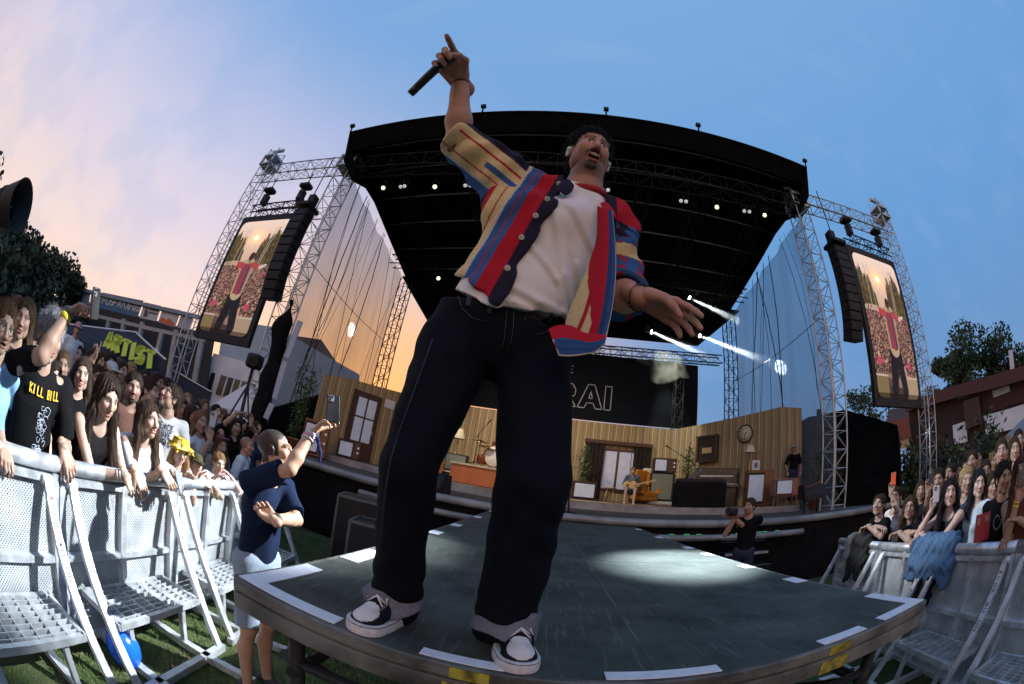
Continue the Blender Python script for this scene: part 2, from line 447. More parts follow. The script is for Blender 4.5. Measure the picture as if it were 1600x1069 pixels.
def surface_nets(F, lo, h):
    F[0], F[-1] = np.maximum(F[0], .01), np.maximum(F[-1], .01)
    F[:, 0], F[:, -1] = np.maximum(F[:, 0], .01), np.maximum(F[:, -1], .01)
    F[:, :, 0], F[:, :, -1] = np.maximum(F[:, :, 0], .01), np.maximum(F[:, :, -1], .01)
    S = F < 0
    nx, ny, nz = F.shape
    cnt = np.zeros((nx-1, ny-1, nz-1), np.int8)
    for a in (0, 1):
        for b in (0, 1):
            for c in (0, 1): cnt += S[a:nx-1+a, b:ny-1+b, c:nz-1+c]
    act = (cnt > 0) & (cnt < 8)
    I, J, K = np.nonzero(act)
    m = len(I); idx = np.full(act.shape, -1, np.int64); idx[I, J, K] = np.arange(m)
    acc = np.zeros((m, 3)); num = np.zeros(m)
    cs = [(0, 0, 0), (1, 0, 0), (0, 1, 0), (1, 1, 0), (0, 0, 1), (1, 0, 1), (0, 1, 1), (1, 1, 1)]
    ed = [(0, 1), (2, 3), (4, 5), (6, 7), (0, 2), (1, 3), (4, 6), (5, 7), (0, 4), (1, 5), (2, 6), (3, 7)]
    vals = [F[I+c[0], J+c[1], K+c[2]].astype(float) for c in cs]
    for a, b in ed:
        fa, fb = vals[a], vals[b]; ok = (fa < 0) != (fb < 0)
        t = np.where(ok, fa/np.where(ok, fa-fb, 1), 0)
        for d in range(3): acc[:, d] += np.where(ok, cs[a][d]+t*(cs[b][d]-cs[a][d]), 0)
        num += ok
    verts = lo + (np.stack([I, J, K], 1)+acc/np.maximum(num, 1)[:, None])*h
    quads = []
    s0 = S[:-1, 1:-1, 1:-1]; s1 = S[1:, 1:-1, 1:-1]
    for sgn, mask in ((1, s0 & ~s1), (0, ~s0 & s1)):
        i, j, k = np.nonzero(mask); j += 1; k += 1
        q = np.stack([idx[i, j-1, k-1], idx[i, j, k-1], idx[i, j, k], idx[i, j-1, k]], 1); quads.append(q if sgn else q[:, ::-1])
    s0 = S[1:-1, :-1, 1:-1]; s1 = S[1:-1, 1:, 1:-1]
    for sgn, mask in ((1, s0 & ~s1), (0, ~s0 & s1)):
        i, j, k = np.nonzero(mask); i += 1; k += 1
        q = np.stack([idx[i-1, j, k-1], idx[i-1, j, k], idx[i, j, k], idx[i, j, k-1]], 1); quads.append(q if sgn else q[:, ::-1])
    s0 = S[1:-1, 1:-1, :-1]; s1 = S[1:-1, 1:-1, 1:]
    for sgn, mask in ((1, s0 & ~s1), (0, ~s0 & s1)):
        i, j, k = np.nonzero(mask); i += 1; j += 1
        q = np.stack([idx[i-1, j-1, k], idx[i, j-1, k], idx[i, j, k], idx[i-1, j, k]], 1); quads.append(q if sgn else q[:, ::-1])
    Q = np.concatenate(quads) if quads else np.zeros((0, 4), int)
    Q = Q[(Q >= 0).all(1)]
    return verts, Q
def wav(seed, freq, amp, n=5, aniso=(1, 1, 1)):
    """smooth pseudo noise for cloth folds: a few sine waves"""
    rg = np.random.RandomState(seed); ks = []
    for i in range(n):
        d = rg.normal(size=3)*np.array(aniso); d = d/np.linalg.norm(d)*freq*(0.6+rg.rand()*1.1); ks.append((d, rg.rand()*6.28))
    def f(X, Y, Z):
        s = 0
        for d, ph in ks:
            s = s + np.sin(X*d[0]+Y*d[1]+Z*d[2]+ph+1.3*np.sin(X*d[1]*.5+Z*d[0]*.5+Y*d[2]*.4+ph*2))
        return s*(amp/n**.5)
    return f
def merge(parts):
    vs = []; fs = []; n = 0
    for v, f in parts:
        vs.append(v); fs.append(f+n); n += len(v)
    return np.concatenate(vs), np.concatenate(fs)
# ================================================================ materials shared
ALU = M('aluminium', (0.68, 0.71, 0.74), 0.40, 0.65, 0.22, 11, 0.25, 70)
ALU2 = M('galvanised steel', (0.52, 0.55, 0.58), 0.45, 0.7, 0.2, 10, 0.15, 60)
STEEL = M('truss steel', (0.42, 0.44, 0.47), 0.42, 0.75, 0.15, 5)
BLACK = M('black cloth', (0.009, 0.009, 0.010), 0.95, 0, 0.3, 3, 0.3, 30, spec=.05)
BLACKM = M('black paint', (0.014, 0.014, 0.016), 0.55, 0.0, 0.25, 6, spec=.25)
RUBBER = M('black rubber', (0.015, 0.015, 0.016), 0.7, 0, 0.2, 20)
DARKWOOD = M('dark stained wood', (0.055, 0.022, 0.012), 0.45, 0, 0.3, 5, 0.1, 40, stretch=(8, 8, 1))
WOOD = M('orange veneer', (0.20, 0.065, 0.018), 0.4, 0, 0.3, 5, 0.08, 40, stretch=(6, 6, 1))
WHITEP = M('white paint', (0.62, 0.63, 0.66), 0.6, 0, 0.08, 6)
TAPE = M('white tape', (0.72, 0.74, 0.80), 0.55, 0, 0.08, 30, 0.1, 120)
YELLOWP = M('yellow paint', (0.24, 0.20, 0.02), 0.7, 0, 0.75, 30)
SCREENW = M('screen and pane glow', (0.42, 0.46, 0.56), 0.5, 0, 0.1, 6, emit=0.16)  # faint glow put into screens, and into door and window panes without lamps
CREAM = M('lamp shade linen', (0.60, 0.53, 0.38), 0.8, 0, 0.08, 40)

def ground_mat():
    m = bpy.data.materials.new('trampled lawn'); m.use_nodes = True; nt = m.node_tree; N = nt.nodes; L = nt.links; b = N['Principled BSDF']
    tc = N.new('ShaderNodeTexCoord'); n = N.new('ShaderNodeTexNoise'); n.inputs['Scale'].default_value = 2.2; n.inputs['Detail'].default_value = 9; n.inputs['Roughness'].default_value = .7
    L.new(tc.outputs['Object'], n.inputs[0]); r = N.new('ShaderNodeValToRGB'); L.new(n.outputs[0], r.inputs[0])
    e = r.color_ramp.elements; e[0].position = .36; e[0].color = (.022, .042, .010, 1); e[1].position = .66; e[1].color = (.10, .085, .04, 1)
    x = e.new(.5); x.color = (.05, .075, .018, 1)
    L.new(r.outputs[0], b.inputs['Base Color']); b.inputs['Roughness'].default_value = .95
    n2 = N.new('ShaderNodeTexNoise'); n2.inputs['Scale'].default_value = 60; n2.inputs['Detail'].default_value = 5; L.new(tc.outputs['Object'], n2.inputs[0])
    bp = N.new('ShaderNodeBump'); bp.inputs['Strength'].default_value = .8; bp.inputs['Distance'].default_value = .03; L.new(n2.outputs[0], bp.inputs['Height']); L.new(bp.outputs[0], b.inputs['Normal'])
    return m
mb = MB(); mb.quad((-600, -600, 0), (600, -600, 0), (600, 600, 0), (-600, 600, 0))
tag(mb.build('ground', ground_mat()), kind='structure')
# grass blades in the pit where the picture shows them close
rg = np.random.RandomState(4); gm = MB()
GRASS = M('grass blades', (0.065, 0.10, 0.022), 0.8, 0, 0.45, 5)
def grass(n, x0, x1, y0, y1):
    vs = []; fs = []
    for i in range(n):
        x, y = rg.uniform(x0, x1), rg.uniform(y0, y1)
        if math.sin(x*5.1+1.3*math.sin(y*4))+math.sin(y*6.3+x*2) < -0.5 and rg.rand() < .8: continue
        a = rg.rand()*6.28; h = rg.uniform(.02, .065); w = rg.uniform(.002, .004); dx, dy = math.cos(a)*w, math.sin(a)*w
        lx, ly = rg.normal(0, .022), rg.normal(0, .022); k = len(vs)
        vs += [(x-dx, y-dy, 0), (x+dx, y+dy, 0), (x+dx*.6+lx*.5, y+dy*.6+ly*.5, h*.65), (x-dx*.6+lx*.5, y-dy*.6+ly*.5, h*.65), (x+lx*1.4, y+ly*1.4, h)]
        fs += [(k, k+1, k+2, k+3), (k+3, k+2, k+4)]
    return vs, fs
v1, f1 = grass(26000, -3.0, -.3, .3, 4.5)
o = mesh_obj('grass', v1, f1, GRASS, None, smooth=False); tag(o, 'short trampled grass in the pit beside the runway', 'grass', kind='stuff')

# ================================================================ runway
RX0, RX1, RY0, RY1, RZ = -0.845, 1.59, 0.935, 6.6, 1.3
def deck_mat():
    m = bpy.data.materials.new('phenolic deck'); m.use_nodes = True; nt = m.node_tree; N = nt.nodes; L = nt.links; b = N['Principled BSDF']
    tc = N.new('ShaderNodeTexCoord'); n = N.new('ShaderNodeTexNoise'); n.inputs['Scale'].default_value = 3; n.inputs['Detail'].default_value = 8; n.inputs['Roughness'].default_value = .65
    L.new(tc.outputs['Object'], n.inputs[0]); r = N.new('ShaderNodeValToRGB'); L.new(n.outputs[0], r.inputs[0])
    e = r.color_ramp.elements; e[0].position = .3; e[0].color = (.026, .033, .030, 1); e[1].position = .72; e[1].color = (.095, .108, .096, 1)
    mp = N.new('ShaderNodeMapping'); mp.inputs['Scale'].default_value = (40, 3, 1); mp.inputs['Rotation'].default_value = (0, 0, .5); L.new(tc.outputs['Object'], mp.inputs[0])
    n3 = N.new('ShaderNodeTexNoise'); n3.inputs['Scale'].default_value = 2; n3.inputs['Detail'].default_value = 3; L.new(mp.outputs[0], n3.inputs[0])
    mr = N.new('ShaderNodeMapRange'); mr.inputs[1].default_value = .60; mr.inputs[2].default_value = .70; mr.inputs[4].default_value = .55; L.new(n3.outputs[0], mr.inputs[0])
    mx = N.new('ShaderNodeMix'); mx.data_type = 'RGBA'; L.new(mr.outputs[0], mx.inputs[0]); L.new(r.outputs[0], mx.inputs[6]); mx.inputs[7].default_value = (.15, .16, .145, 1)
    L.new(mx.outputs[2], b.inputs['Base Color'])
    vo = N.new('ShaderNodeTexVoronoi'); vo.inputs['Scale'].default_value = 130; vo.inputs['Randomness'].default_value = 0.15; L.new(tc.outputs['Object'], vo.inputs[0])
    bp = N.new('ShaderNodeBump'); bp.inputs['Strength'].default_value = .35; bp.inputs['Distance'].default_value = .004; L.new(vo.outputs['Distance'], bp.inputs['Height']); L.new(bp.outputs[0], b.inputs['Normal'])
    b.inputs['Roughness'].default_value = .62; b.inputs['Specular IOR Level'].default_value = .22
    return m
DECK = deck_mat()
run = empty('runway', (.37, .95, 0), 'dark runway deck running from the main stage to the singer, white tape along its edges', 'runway')
m1 = MB()
xm = 0.385
for k, (y0, y1) in enumerate(((RY0+.012, 2.95), (2.956, 4.9), (4.906, RY1))):
    for (x0, x1) in ((RX0+.012, xm-.003), (xm+.003, RX1-.012)):
        MBd = MB().box(((x0+x1)/2, (y0+y1)/2, RZ-.02), (x1-x0, y1-y0, .04)); MBd.build('deck_board', DECK, run)
ftm = M('worn alloy edge', (0.12, 0.122, 0.112), 0.55, 0.3, 0.6, 7, 0.4, 40)
m1 = MB()
m1.box(((RX0+RX1)/2, RY0, RZ-.022), (RX1-RX0, .024, .042), bev=.004)
m1.box(((RX0+RX1)/2, RY0+.006, RZ-.086), (RX1-RX0-.004, .022, .062), bev=.006)
m1.box(((RX0+RX1)/2, RY0+.016, RZ-.049), (RX1-RX0-.02, .02, .016))
for x in (RX0, RX1):
    s = 1 if x > 0 else -1
    m1.box((x, (RY0+RY1)/2, RZ-.022), (.024, RY1-RY0, .041)); m1.box((x-s*.006, (RY0+RY1)/2, RZ-.086), (.022, RY1-RY0, .062))
m1.box((xm, (RY0+RY1)/2, RZ-.0015), (.006, RY1-RY0-.03, .004))
m1.build('edge_profile', ftm, run)
for x in (-.10, 1.02):
    MB().box((x, RY0-.0135, RZ-.024), (.1, .003, .034)).build('paint_mark', YELLOWP, run); MB().box((x+.0, RY0-.008, RZ-.087), (.13, .003, .05)).build('paint_mark', YELLOWP, run)
def tape(p, name='tape_strip'):
    MB().slab([(q[0], q[1], RZ+.001) for q in p], (0, 0, 1), .003).build(name, TAPE, run)
def edge_tape_x(xa, xb, w=.055): tape([(xa, RY0+.006), (xb, RY0+.006), (xb, RY0+w), (xa, RY0+w)])
e_, f_ = RX0+.006, RY0+.006
tape([(e_, f_), (e_+.36, f_), (e_+.36, f_+.06), (e_+.075, f_+.06), (e_+.075, f_+.42), (e_, f_+.42)])
g_ = RX1-.006
tape([(g_, f_), (g_, f_+.36), (g_-.07, f_+.36), (g_-.07, f_+.06), (g_-.30, f_+.06), (g_-.30, f_)])
edge_tape_x(-.235, -.02, .05); edge_tape_x(.235, .56, .055); edge_tape_x(.95, 1.17, .06)
for px, py in ((561, 866), (671, 830), (700, 818), (735, 806), (762, 798)):
    p = atz(px, py, RZ); yl = .17 if px < 600 else .1; tape([(RX0+.008, p[1]-yl), (RX0+.10, p[1]-yl), (RX0+.10, p[1]+yl), (RX0+.008, p[1]+yl)])
for px, py in ((1252, 905), (1183, 884), (1119, 866), (1087, 856), (1036, 840), (1005, 828)):
    p = atz(px, py, RZ); tape([(RX1-.10, p[1]-.08), (RX1-.008, p[1]-.08), (RX1-.008, p[1]+.08), (RX1-.10, p[1]+.08)])
for (x, y) in ((RX0+.16, RY0+.14), (RX1-.16, RY0+.14), (RX0+.16, 2.9), (RX1-.16, 2.9), (xm, RY0+.14), (xm, 2.9), (RX0+.16, 4.9), (RX1-.16, 4.9)):
    l = MB().cyl((x, y, 0.02), (x, y, RZ-.12), .03, n=14); l.box((x, y, .01), (.12, .12, .02)); leg = l.build('leg', BLACKM, run)
    for z in (RZ-.17, RZ-.3):
        c = MB(); c.cyl((x, y, z-.03), (x, y, z+.03), .043, n=12); c.box((x-.06, y-.01, z), (.06, .035, .045), bev=.006); c.cyl((x-.095, y-.01, z), (x-.06, y-.01, z), .014, n=6); c.build('clamp', ALU2, leg)
b = MB()
for y in (RY0+.14, 2.9, 4.9): b.cyl((RX0+.1, y, RZ-.3), (RX1-.1, y, RZ-.3), .024)
for x in (RX0+.16, RX1-.16): b.cyl((x, RY0+.1, RZ-.34), (x, 5.2, RZ-.34), .024)
b.cyl((RX0+.18, RY0+.16, RZ-.28), (.38, 1.7, .15), .022); b.cyl((RX1-.18, RY0+.16, .25), (.45, 1.9, RZ-.2), .022); b.cyl((RX1-.2, RY0+.2, RZ-.35), (RX1-.2, 2.8, .2), .022)
b.build('brace', BLACKM, run)

# ================================================================ main stage
SX = .375
st = empty('stage_platform', (SX, 11, 0), 'wide black main stage platform with pale edge steps behind the runway', 'stage')
b = MB(); b.box((SX, 12.4, 1.36), (17.6, 11.0, .08)); b.build('floor_deck', M('stage floor', (.06, .055, .05), .7, 0, .35, 2), st)
b = MB(); b.box((SX, 13.3, 1.5), (14.6, 6.2, .2)); b.build('upper_deck', M('stage carpet', (.13, .085, .05), .85, 0, .3, 2), st)
b = MB()
b.cyl((-8.4, 6.86, 1.36), (9.1, 6.86, 1.36), .075, n=12); b.cyl((-3.2, 6.66, 1.12), (-.9, 6.66, 1.12), .06, n=12); b.cyl((1.7, 6.66, 1.12), (5.2, 6.66, 1.12), .06, n=12)
b.build('edge_tube', M('grey edge tube', (.23, .24, .25), .5, .2, .3, 3), st)
b = MB(); b.box((SX, 10.17, 1.5), (14.6, .04, .19)); b.build('riser_edge', M('grey edge tube', (.23, .24, .25)), st)
b = MB(); b.box((SX, 6.95, .66), (17.5, .06, 1.3)); b.box((-8.42, 12.4, .66), (.06, 10.9, 1.3)); b.box((9.17, 12.4, .66), (.06, 10.9, 1.3)); b.build('skirt', BLACK, st)
b = MB()
for i in range(8): b.box((random.Random(i).uniform(1.9, 4.6), 6.6, 1.195), (.10, .02, .006))
b.build('green_lamp', M('green marker light', (.1, .6, .2), .5, 0, 0, emit=.6), st)

def truss(mbc, mbb, A, B, w=.4, bay=.45, rc=.024, rb=.012, up=(0, 0, 1), n=6):
    """box truss: four chords in mbc, zigzag braces in mbb"""
    A, B = V(A), V(B); d, s, u = frame_of(B-A, up); Ln = (B-A).length; k = max(2, int(round(Ln/bay)))
    cs = [(x*w/2, y*w/2) for x, y in ((-1, -1), (1, -1), (1, 1), (-1, 1))]
    for x, y in cs: mbc.cyl(A+s*x+u*y, B+s*x+u*y, rc, n=n, caps=False)
    for f in range(4):
        (xa, ya), (xb, yb) = cs[f], cs[(f+1) % 4]
        for i in range(k):
            p0 = A+d*(Ln*i/k); p1 = A+d*(Ln*(i+1)/k)
            a = p0+s*xa+u*ya; b_ = p1+s*xb+u*yb
            if (i+f) % 2: a, b_ = p0+s*xb+u*yb, p1+s*xa+u*ya
            mbb.cyl(a, b_, rb, n=4, caps=False)
            if i: mbb.cyl(p0+s*xa+u*ya, p0+s*xb+u*yb, rb, n=4, caps=False)
def tower(px_name, x, y, z0, z1, label, w=.5, group='truss towers of the stage', mat=STEEL, leanx=0.0, head=True):
    t = empty('truss_tower', (x, y, z0), label, 'truss tower', group)
    c, b = MB(), MB(); truss(c, b, (x, y, z0), (x+leanx, y, z1), w, .5, .028, .014, up=(0, 1, 0))
    c.build('chord', mat, t); b.build('bracing', mat, t)
    p = MB(); p.box((x, y, z0+.02), (w+.5, w+.5, .04))
    for sx in (-1, 1): p.bar((x+sx*(w/2+.3), y, z0+.06), (x+sx*w/2, y, z0+1.0), .05, .05)
    p.build('base_plate', BLACKM, t)
    if head:
        h = MB(); h.box((x+leanx, y, z1-.45), (w+.16, w+.16, .10)); h.box((x+leanx, y, z1-.95), (w+.16, w+.16, .08))
        for sx in (-1, 1):
            for sy in (-1, 1): h.cyl((x+leanx+sx*(w/2+.05), y+sy*(w/2+.05), z1-1.0), (x+leanx+sx*(w/2+.05), y+sy*(w/2+.05), z1-.4), .045, n=8)
        h.build('sleeve_block', STEEL, t); h = MB(); h.cyl((x+leanx-.35, y, z1+.06), (x+leanx+.3, y, z1+.06), .09, n=10); h.build('head_drum', STEEL, t)
    return t
FTY = 8.8
FL, FR, OLX, ORX = -8.06, 7.95, -12.75, 13.55
tower('t', FL, FTY, 0, 11.9, 'left front truss tower between the hanging speakers and the pale mesh', .55)
tower('t', FR, FTY, 0, 12.1, 'right front truss tower between the hanging speakers and the wallpaper wing', .55)
tower('t', OLX, FTY, 0, 12.7, 'outer truss tower left of the left video screen, lamp cluster on top', .55)
tower('t', ORX, FTY, 0, 13.4, 'outer truss tower right of the right video screen', .55)
tower('t', -7.95, 16.4, 1.4, 10.6, 'rear truss tower against the orange sunset sky', .5, mat=BLACKM, head=False)
tower('t', 8.05, 16.4, 1.4, 10.8, 'rear truss tower against the blue sky behind the mesh', .5, mat=BLACKM, head=False)
def beam(A, B, label, w=.5, mat=STEEL, group='horizontal trusses of the stage', bay=.5):
    A, B = V(A), V(B); t = empty('truss_beam', (A+B)/2, label, 'truss', group)
    c, b = MB(), MB(); truss(c, b, A, B, w, bay, .026, .013); c.build('chord', mat, t); b.build('bracing', mat, t); return t
beam((OLX-.2, FTY, 11.35), (FL, FTY, 11.15), 'horizontal truss above the left video screen')
beam((FR, FTY, 11.6), (ORX+.2, FTY, 11.85), 'horizontal truss above the right video screen')

# ---------------------------------------------------------------- roof
ROOFX0, ROOFX1 = -7.9, 8.2
roof = empty('stage_roof', (SX, 12, 12), 'huge black canopy roof of the stage behind the singer', 'stage roof')
def roof_z(x, y):
    u = (x-SX)/8.6
    zf = 12.62 - .62*u*u + .03*x
    f = min(1, max(0, (y-7.7)/8.9))
    return zf*(1-f)+ (10.95+.02*x-.2*u*u)*f - .55*math.sin(math.pi*min(1, max(0, (y-7.7)/2.6)))*0
nx, ny = 28, 16; vs = []; fs = []
for j in range(ny+1):
    for i in range(nx+1):
        x = ROOFX0+(ROOFX1-ROOFX0)*i/nx; y = 7.7+8.9*j/ny
        vs.append((x, y, roof_z(x, y)))
base = len(vs); vs += [(a, b_, c+.06) for a, b_, c in vs]
for j in range(ny):
    for i in range(nx):
        a = j*(nx+1)+i; fs.append((a, a+1, a+nx+2, a+nx+1)); fs.append((a+base, a+nx+1+base, a+nx+2+base, a+1+base))
rim = [i for i in range(nx+1)]+[j*(nx+1)+nx for j in range(1, ny+1)]+[ny*(nx+1)+i for i in range(nx-1, -1, -1)]+[j*(nx+1) for j in range(ny-1, 0, -1)]
for a, b_ in zip(rim, rim[1:]+rim[:1]): fs.append((a, a+base, b_+base, b_))
mesh_obj('membrane', vs, fs, BLACK, roof, smooth=False)
m1 = MB()  # front curved valance and side valances
pts = [(ROOFX0+(ROOFX1-ROOFX0)*i/24, 7.68) for i in range(25)]
for (x0, y0), (x1, y1) in zip(pts, pts[1:]):
    m1.slab([(x0, y0, roof_z(x0, y0)+.05), (x1, y1, roof_z(x1, y1)+.05), (x1, y1+.5, roof_z(x1, y1)-.5), (x0, y0+.5, roof_z(x0, y0)-.5)], (0, 1, .3), .03)
for s, X in ((-1, ROOFX0), (1, ROOFX1)):
    for j in range(10):
        ya, yb = 7.7+8.9*j/10, 7.7+8.9*(j+1)/10
        da = 1.0+(0.7 if j < 1 else 0)*0; db = da
        k0 = .8+.9*math.exp(-((j-.5)/1.2)**2); k1 = .8+.9*math.exp(-((j+.5)/1.2)**2)
        m1.slab([(X, ya, roof_z(X, ya)), (X, yb, roof_z(X, yb)), (X-s*.5, yb, roof_z(X, yb)-k1), (X-s*.5, ya, roof_z(X, ya)-k0)], (s, 0, .1), .03)
m1.build('valance', BLACK, roof)
m1 = MB()
for y in (8.1, 8.5, 9.6, 11, 12.4, 14, 15.4):
    pp = [(ROOFX0+.2+(ROOFX1-ROOFX0-.4)*i/20, y) for i in range(21)]
    m1.tube([(x, y_, roof_z(x, y_)-.12) for x, y_ in pp], .03, 6)
m1.build('purlin', STEEL, roof)
m1 = MB()
for x in (ROOFX0, -3.2, SX+.4, 3.9, ROOFX1): m1.cyl((x, 7.7, roof_z(x, 7.7)), (x, 7.62, roof_z(x, 7.7)+.35), .03); m1.box((x, 7.62, roof_z(x, 7.7)+.3), (.16, .12, .12))
m1.build('roof_bracket', BLACKM, roof)
beam((FL, FTY, 11.0), (FR, FTY, 11.25), 'long lighting truss under the front of the stage roof', .55, BLACKM, bay=.62)
beam((-7.9, 14.2, 10.35), (8, 14.2, 10.5), 'dark lighting truss hung deep under the stage roof', .45, BLACKM, bay=.62)
for k, x in enumerate((-6.2, -3.4, -.6, 2.2, 4.2, 6.6)):
    beam((x, 8.9, 11.15), (x, 16.2, 10.4), ('leftmost dark rafter truss under the stage roof', 'second dark rafter truss from the left under the stage roof', 'rafter truss above the raised arm of the singer, mostly hidden by him', 'rafter truss right of the head of the singer', 'fifth dark rafter truss from the left under the stage roof', 'rightmost dark rafter truss under the stage roof')[k], .45, BLACKM, 'rafters under the stage roof', bay=.7)
beam((-5.3, 15.3, 7.35), (7.0, 15.3, 7.75), 'truss carrying the black lettered backdrop', .35, BLACKM, bay=.45)

# ---------------------------------------------------------------- lamps in the roof
LENSG = M('lamp lens lit', (.93, 1.0, .55), .4, 0, 0, emit=1.8)
LENSD = M('lamp lens dim', (.9, .95, .95), .4, 0, 0, emit=.35)
LENSW = M('beam lens lit', (.9, 1.0, 1.0), .4, 0, 0, emit=30.0)
def par(name, p, aim, label, lens, r=.13, group=None):
    p = V(p); d = (V(aim)-p).normalized(); t = empty(name, p, label, 'stage lamp', group)
    MB().lathe(p-d*.30, [(.02, 0), (r*.7, .02), (r*.85, .12), (r, .26), (r*1.02, .275), (r*.94, .276)], d, 14).build('housing', BLACKM, t)
    MB().lathe(p-d*.035, [(r*.9, 0), (r*.8, .012), (.001, .02)], d, 14).build('lens', lens, t)
    y = MB(); _, s, u = frame_of(d)
    y.tube([p-d*.15+s*r*1.1, p-d*.2+s*r*1.1+Vector((0, 0, .2)), p-d*.2+Vector((0, 0, .3)), p-d*.2-s*r*1.1+Vector((0, 0, .2)), p-d*.15-s*r*1.1], .014, 5); y.build('yoke', BLACKM, t)
    return t
GR = 'lamps on the front roof truss'
for nm, p, lb in (('a', LAMP_A, 'bright yellowish lamp nearest the right front truss tower'), ('b', LAMP_B, 'bright yellowish lamp second from the right on the roof truss'),
                  ('c', LAMP_C, 'bright yellowish lamp nearest the left front truss tower'), ('d', LAMP_D, 'bright yellowish lamp right of the leftmost one on the roof truss')):
    q = V(p)+Vector((0, .12, .0)); par('stage_lamp', q, V((0, 0, 1.8)) if nm in 'bd' else (0, 1, 1.5), lb, LENSG, .085, GR)
for k, (px, py) in enumerate(((626, 292), (632, 291), (727, 290), (735, 290), (941, 297), (950, 297), (1064, 314), (1072, 315), (1163, 330), (1171, 331))):
    par('blinder_lamp', at(px, py, 8.75), (0, 0, 1.8), ('small dim lamp of the pair ' + ('left of the left lit lamp', 'behind the arm of the singer', 'right of the head of the singer', 'left of the right lit lamps', 'between the two right lit lamps')[k//2]), LENSD, .075, 'small lamp pairs on the front roof truss')
MOV = []
for k, (px, py, Y, tx, ty, TY) in enumerate(((1078, 466, 14.0, 1215, 540, 12.0), (1019, 519, 14.6, 1130, 562, 13.2), (1094, 525, 14.6, 1215, 572, None), (685, 435, 14.0, 640, 500, None))):
    p = at(px, py, Y)
    MOV.append(p)
    lb = ('moving beam lamp behind the fingers of the singer, highest white beam', 'moving beam lamp below the open palm, white beam to the right', 'moving beam lamp whose beam ends in a white spot on the right mesh', 'white lamp under the roof beside the raised shirt side')[k]
    par('moving_lamp', p, at(1215, 572, 12) if k < 3 else (0, 0, 1.8), lb, LENSW if k < 3 else LENSG, .10, 'moving lamps deep in the stage')
# narrow beams that end on the mesh
OV_R = atx(1215, 572, 8.2); OV_L = atx(552, 515, -8.2)
spot('beam_spot', V(MOV[2])+(V(OV_R)-V(MOV[2])).normalized()*.12, OV_R, 42000, 7.5, .12, (.9, .97, 1.0), .03)
src = V((5.5, 14.2, 9.6)); spot('beam_spot', src, OV_L, 90000, 2.5, .12, (.95, .97, 1.0), .03)
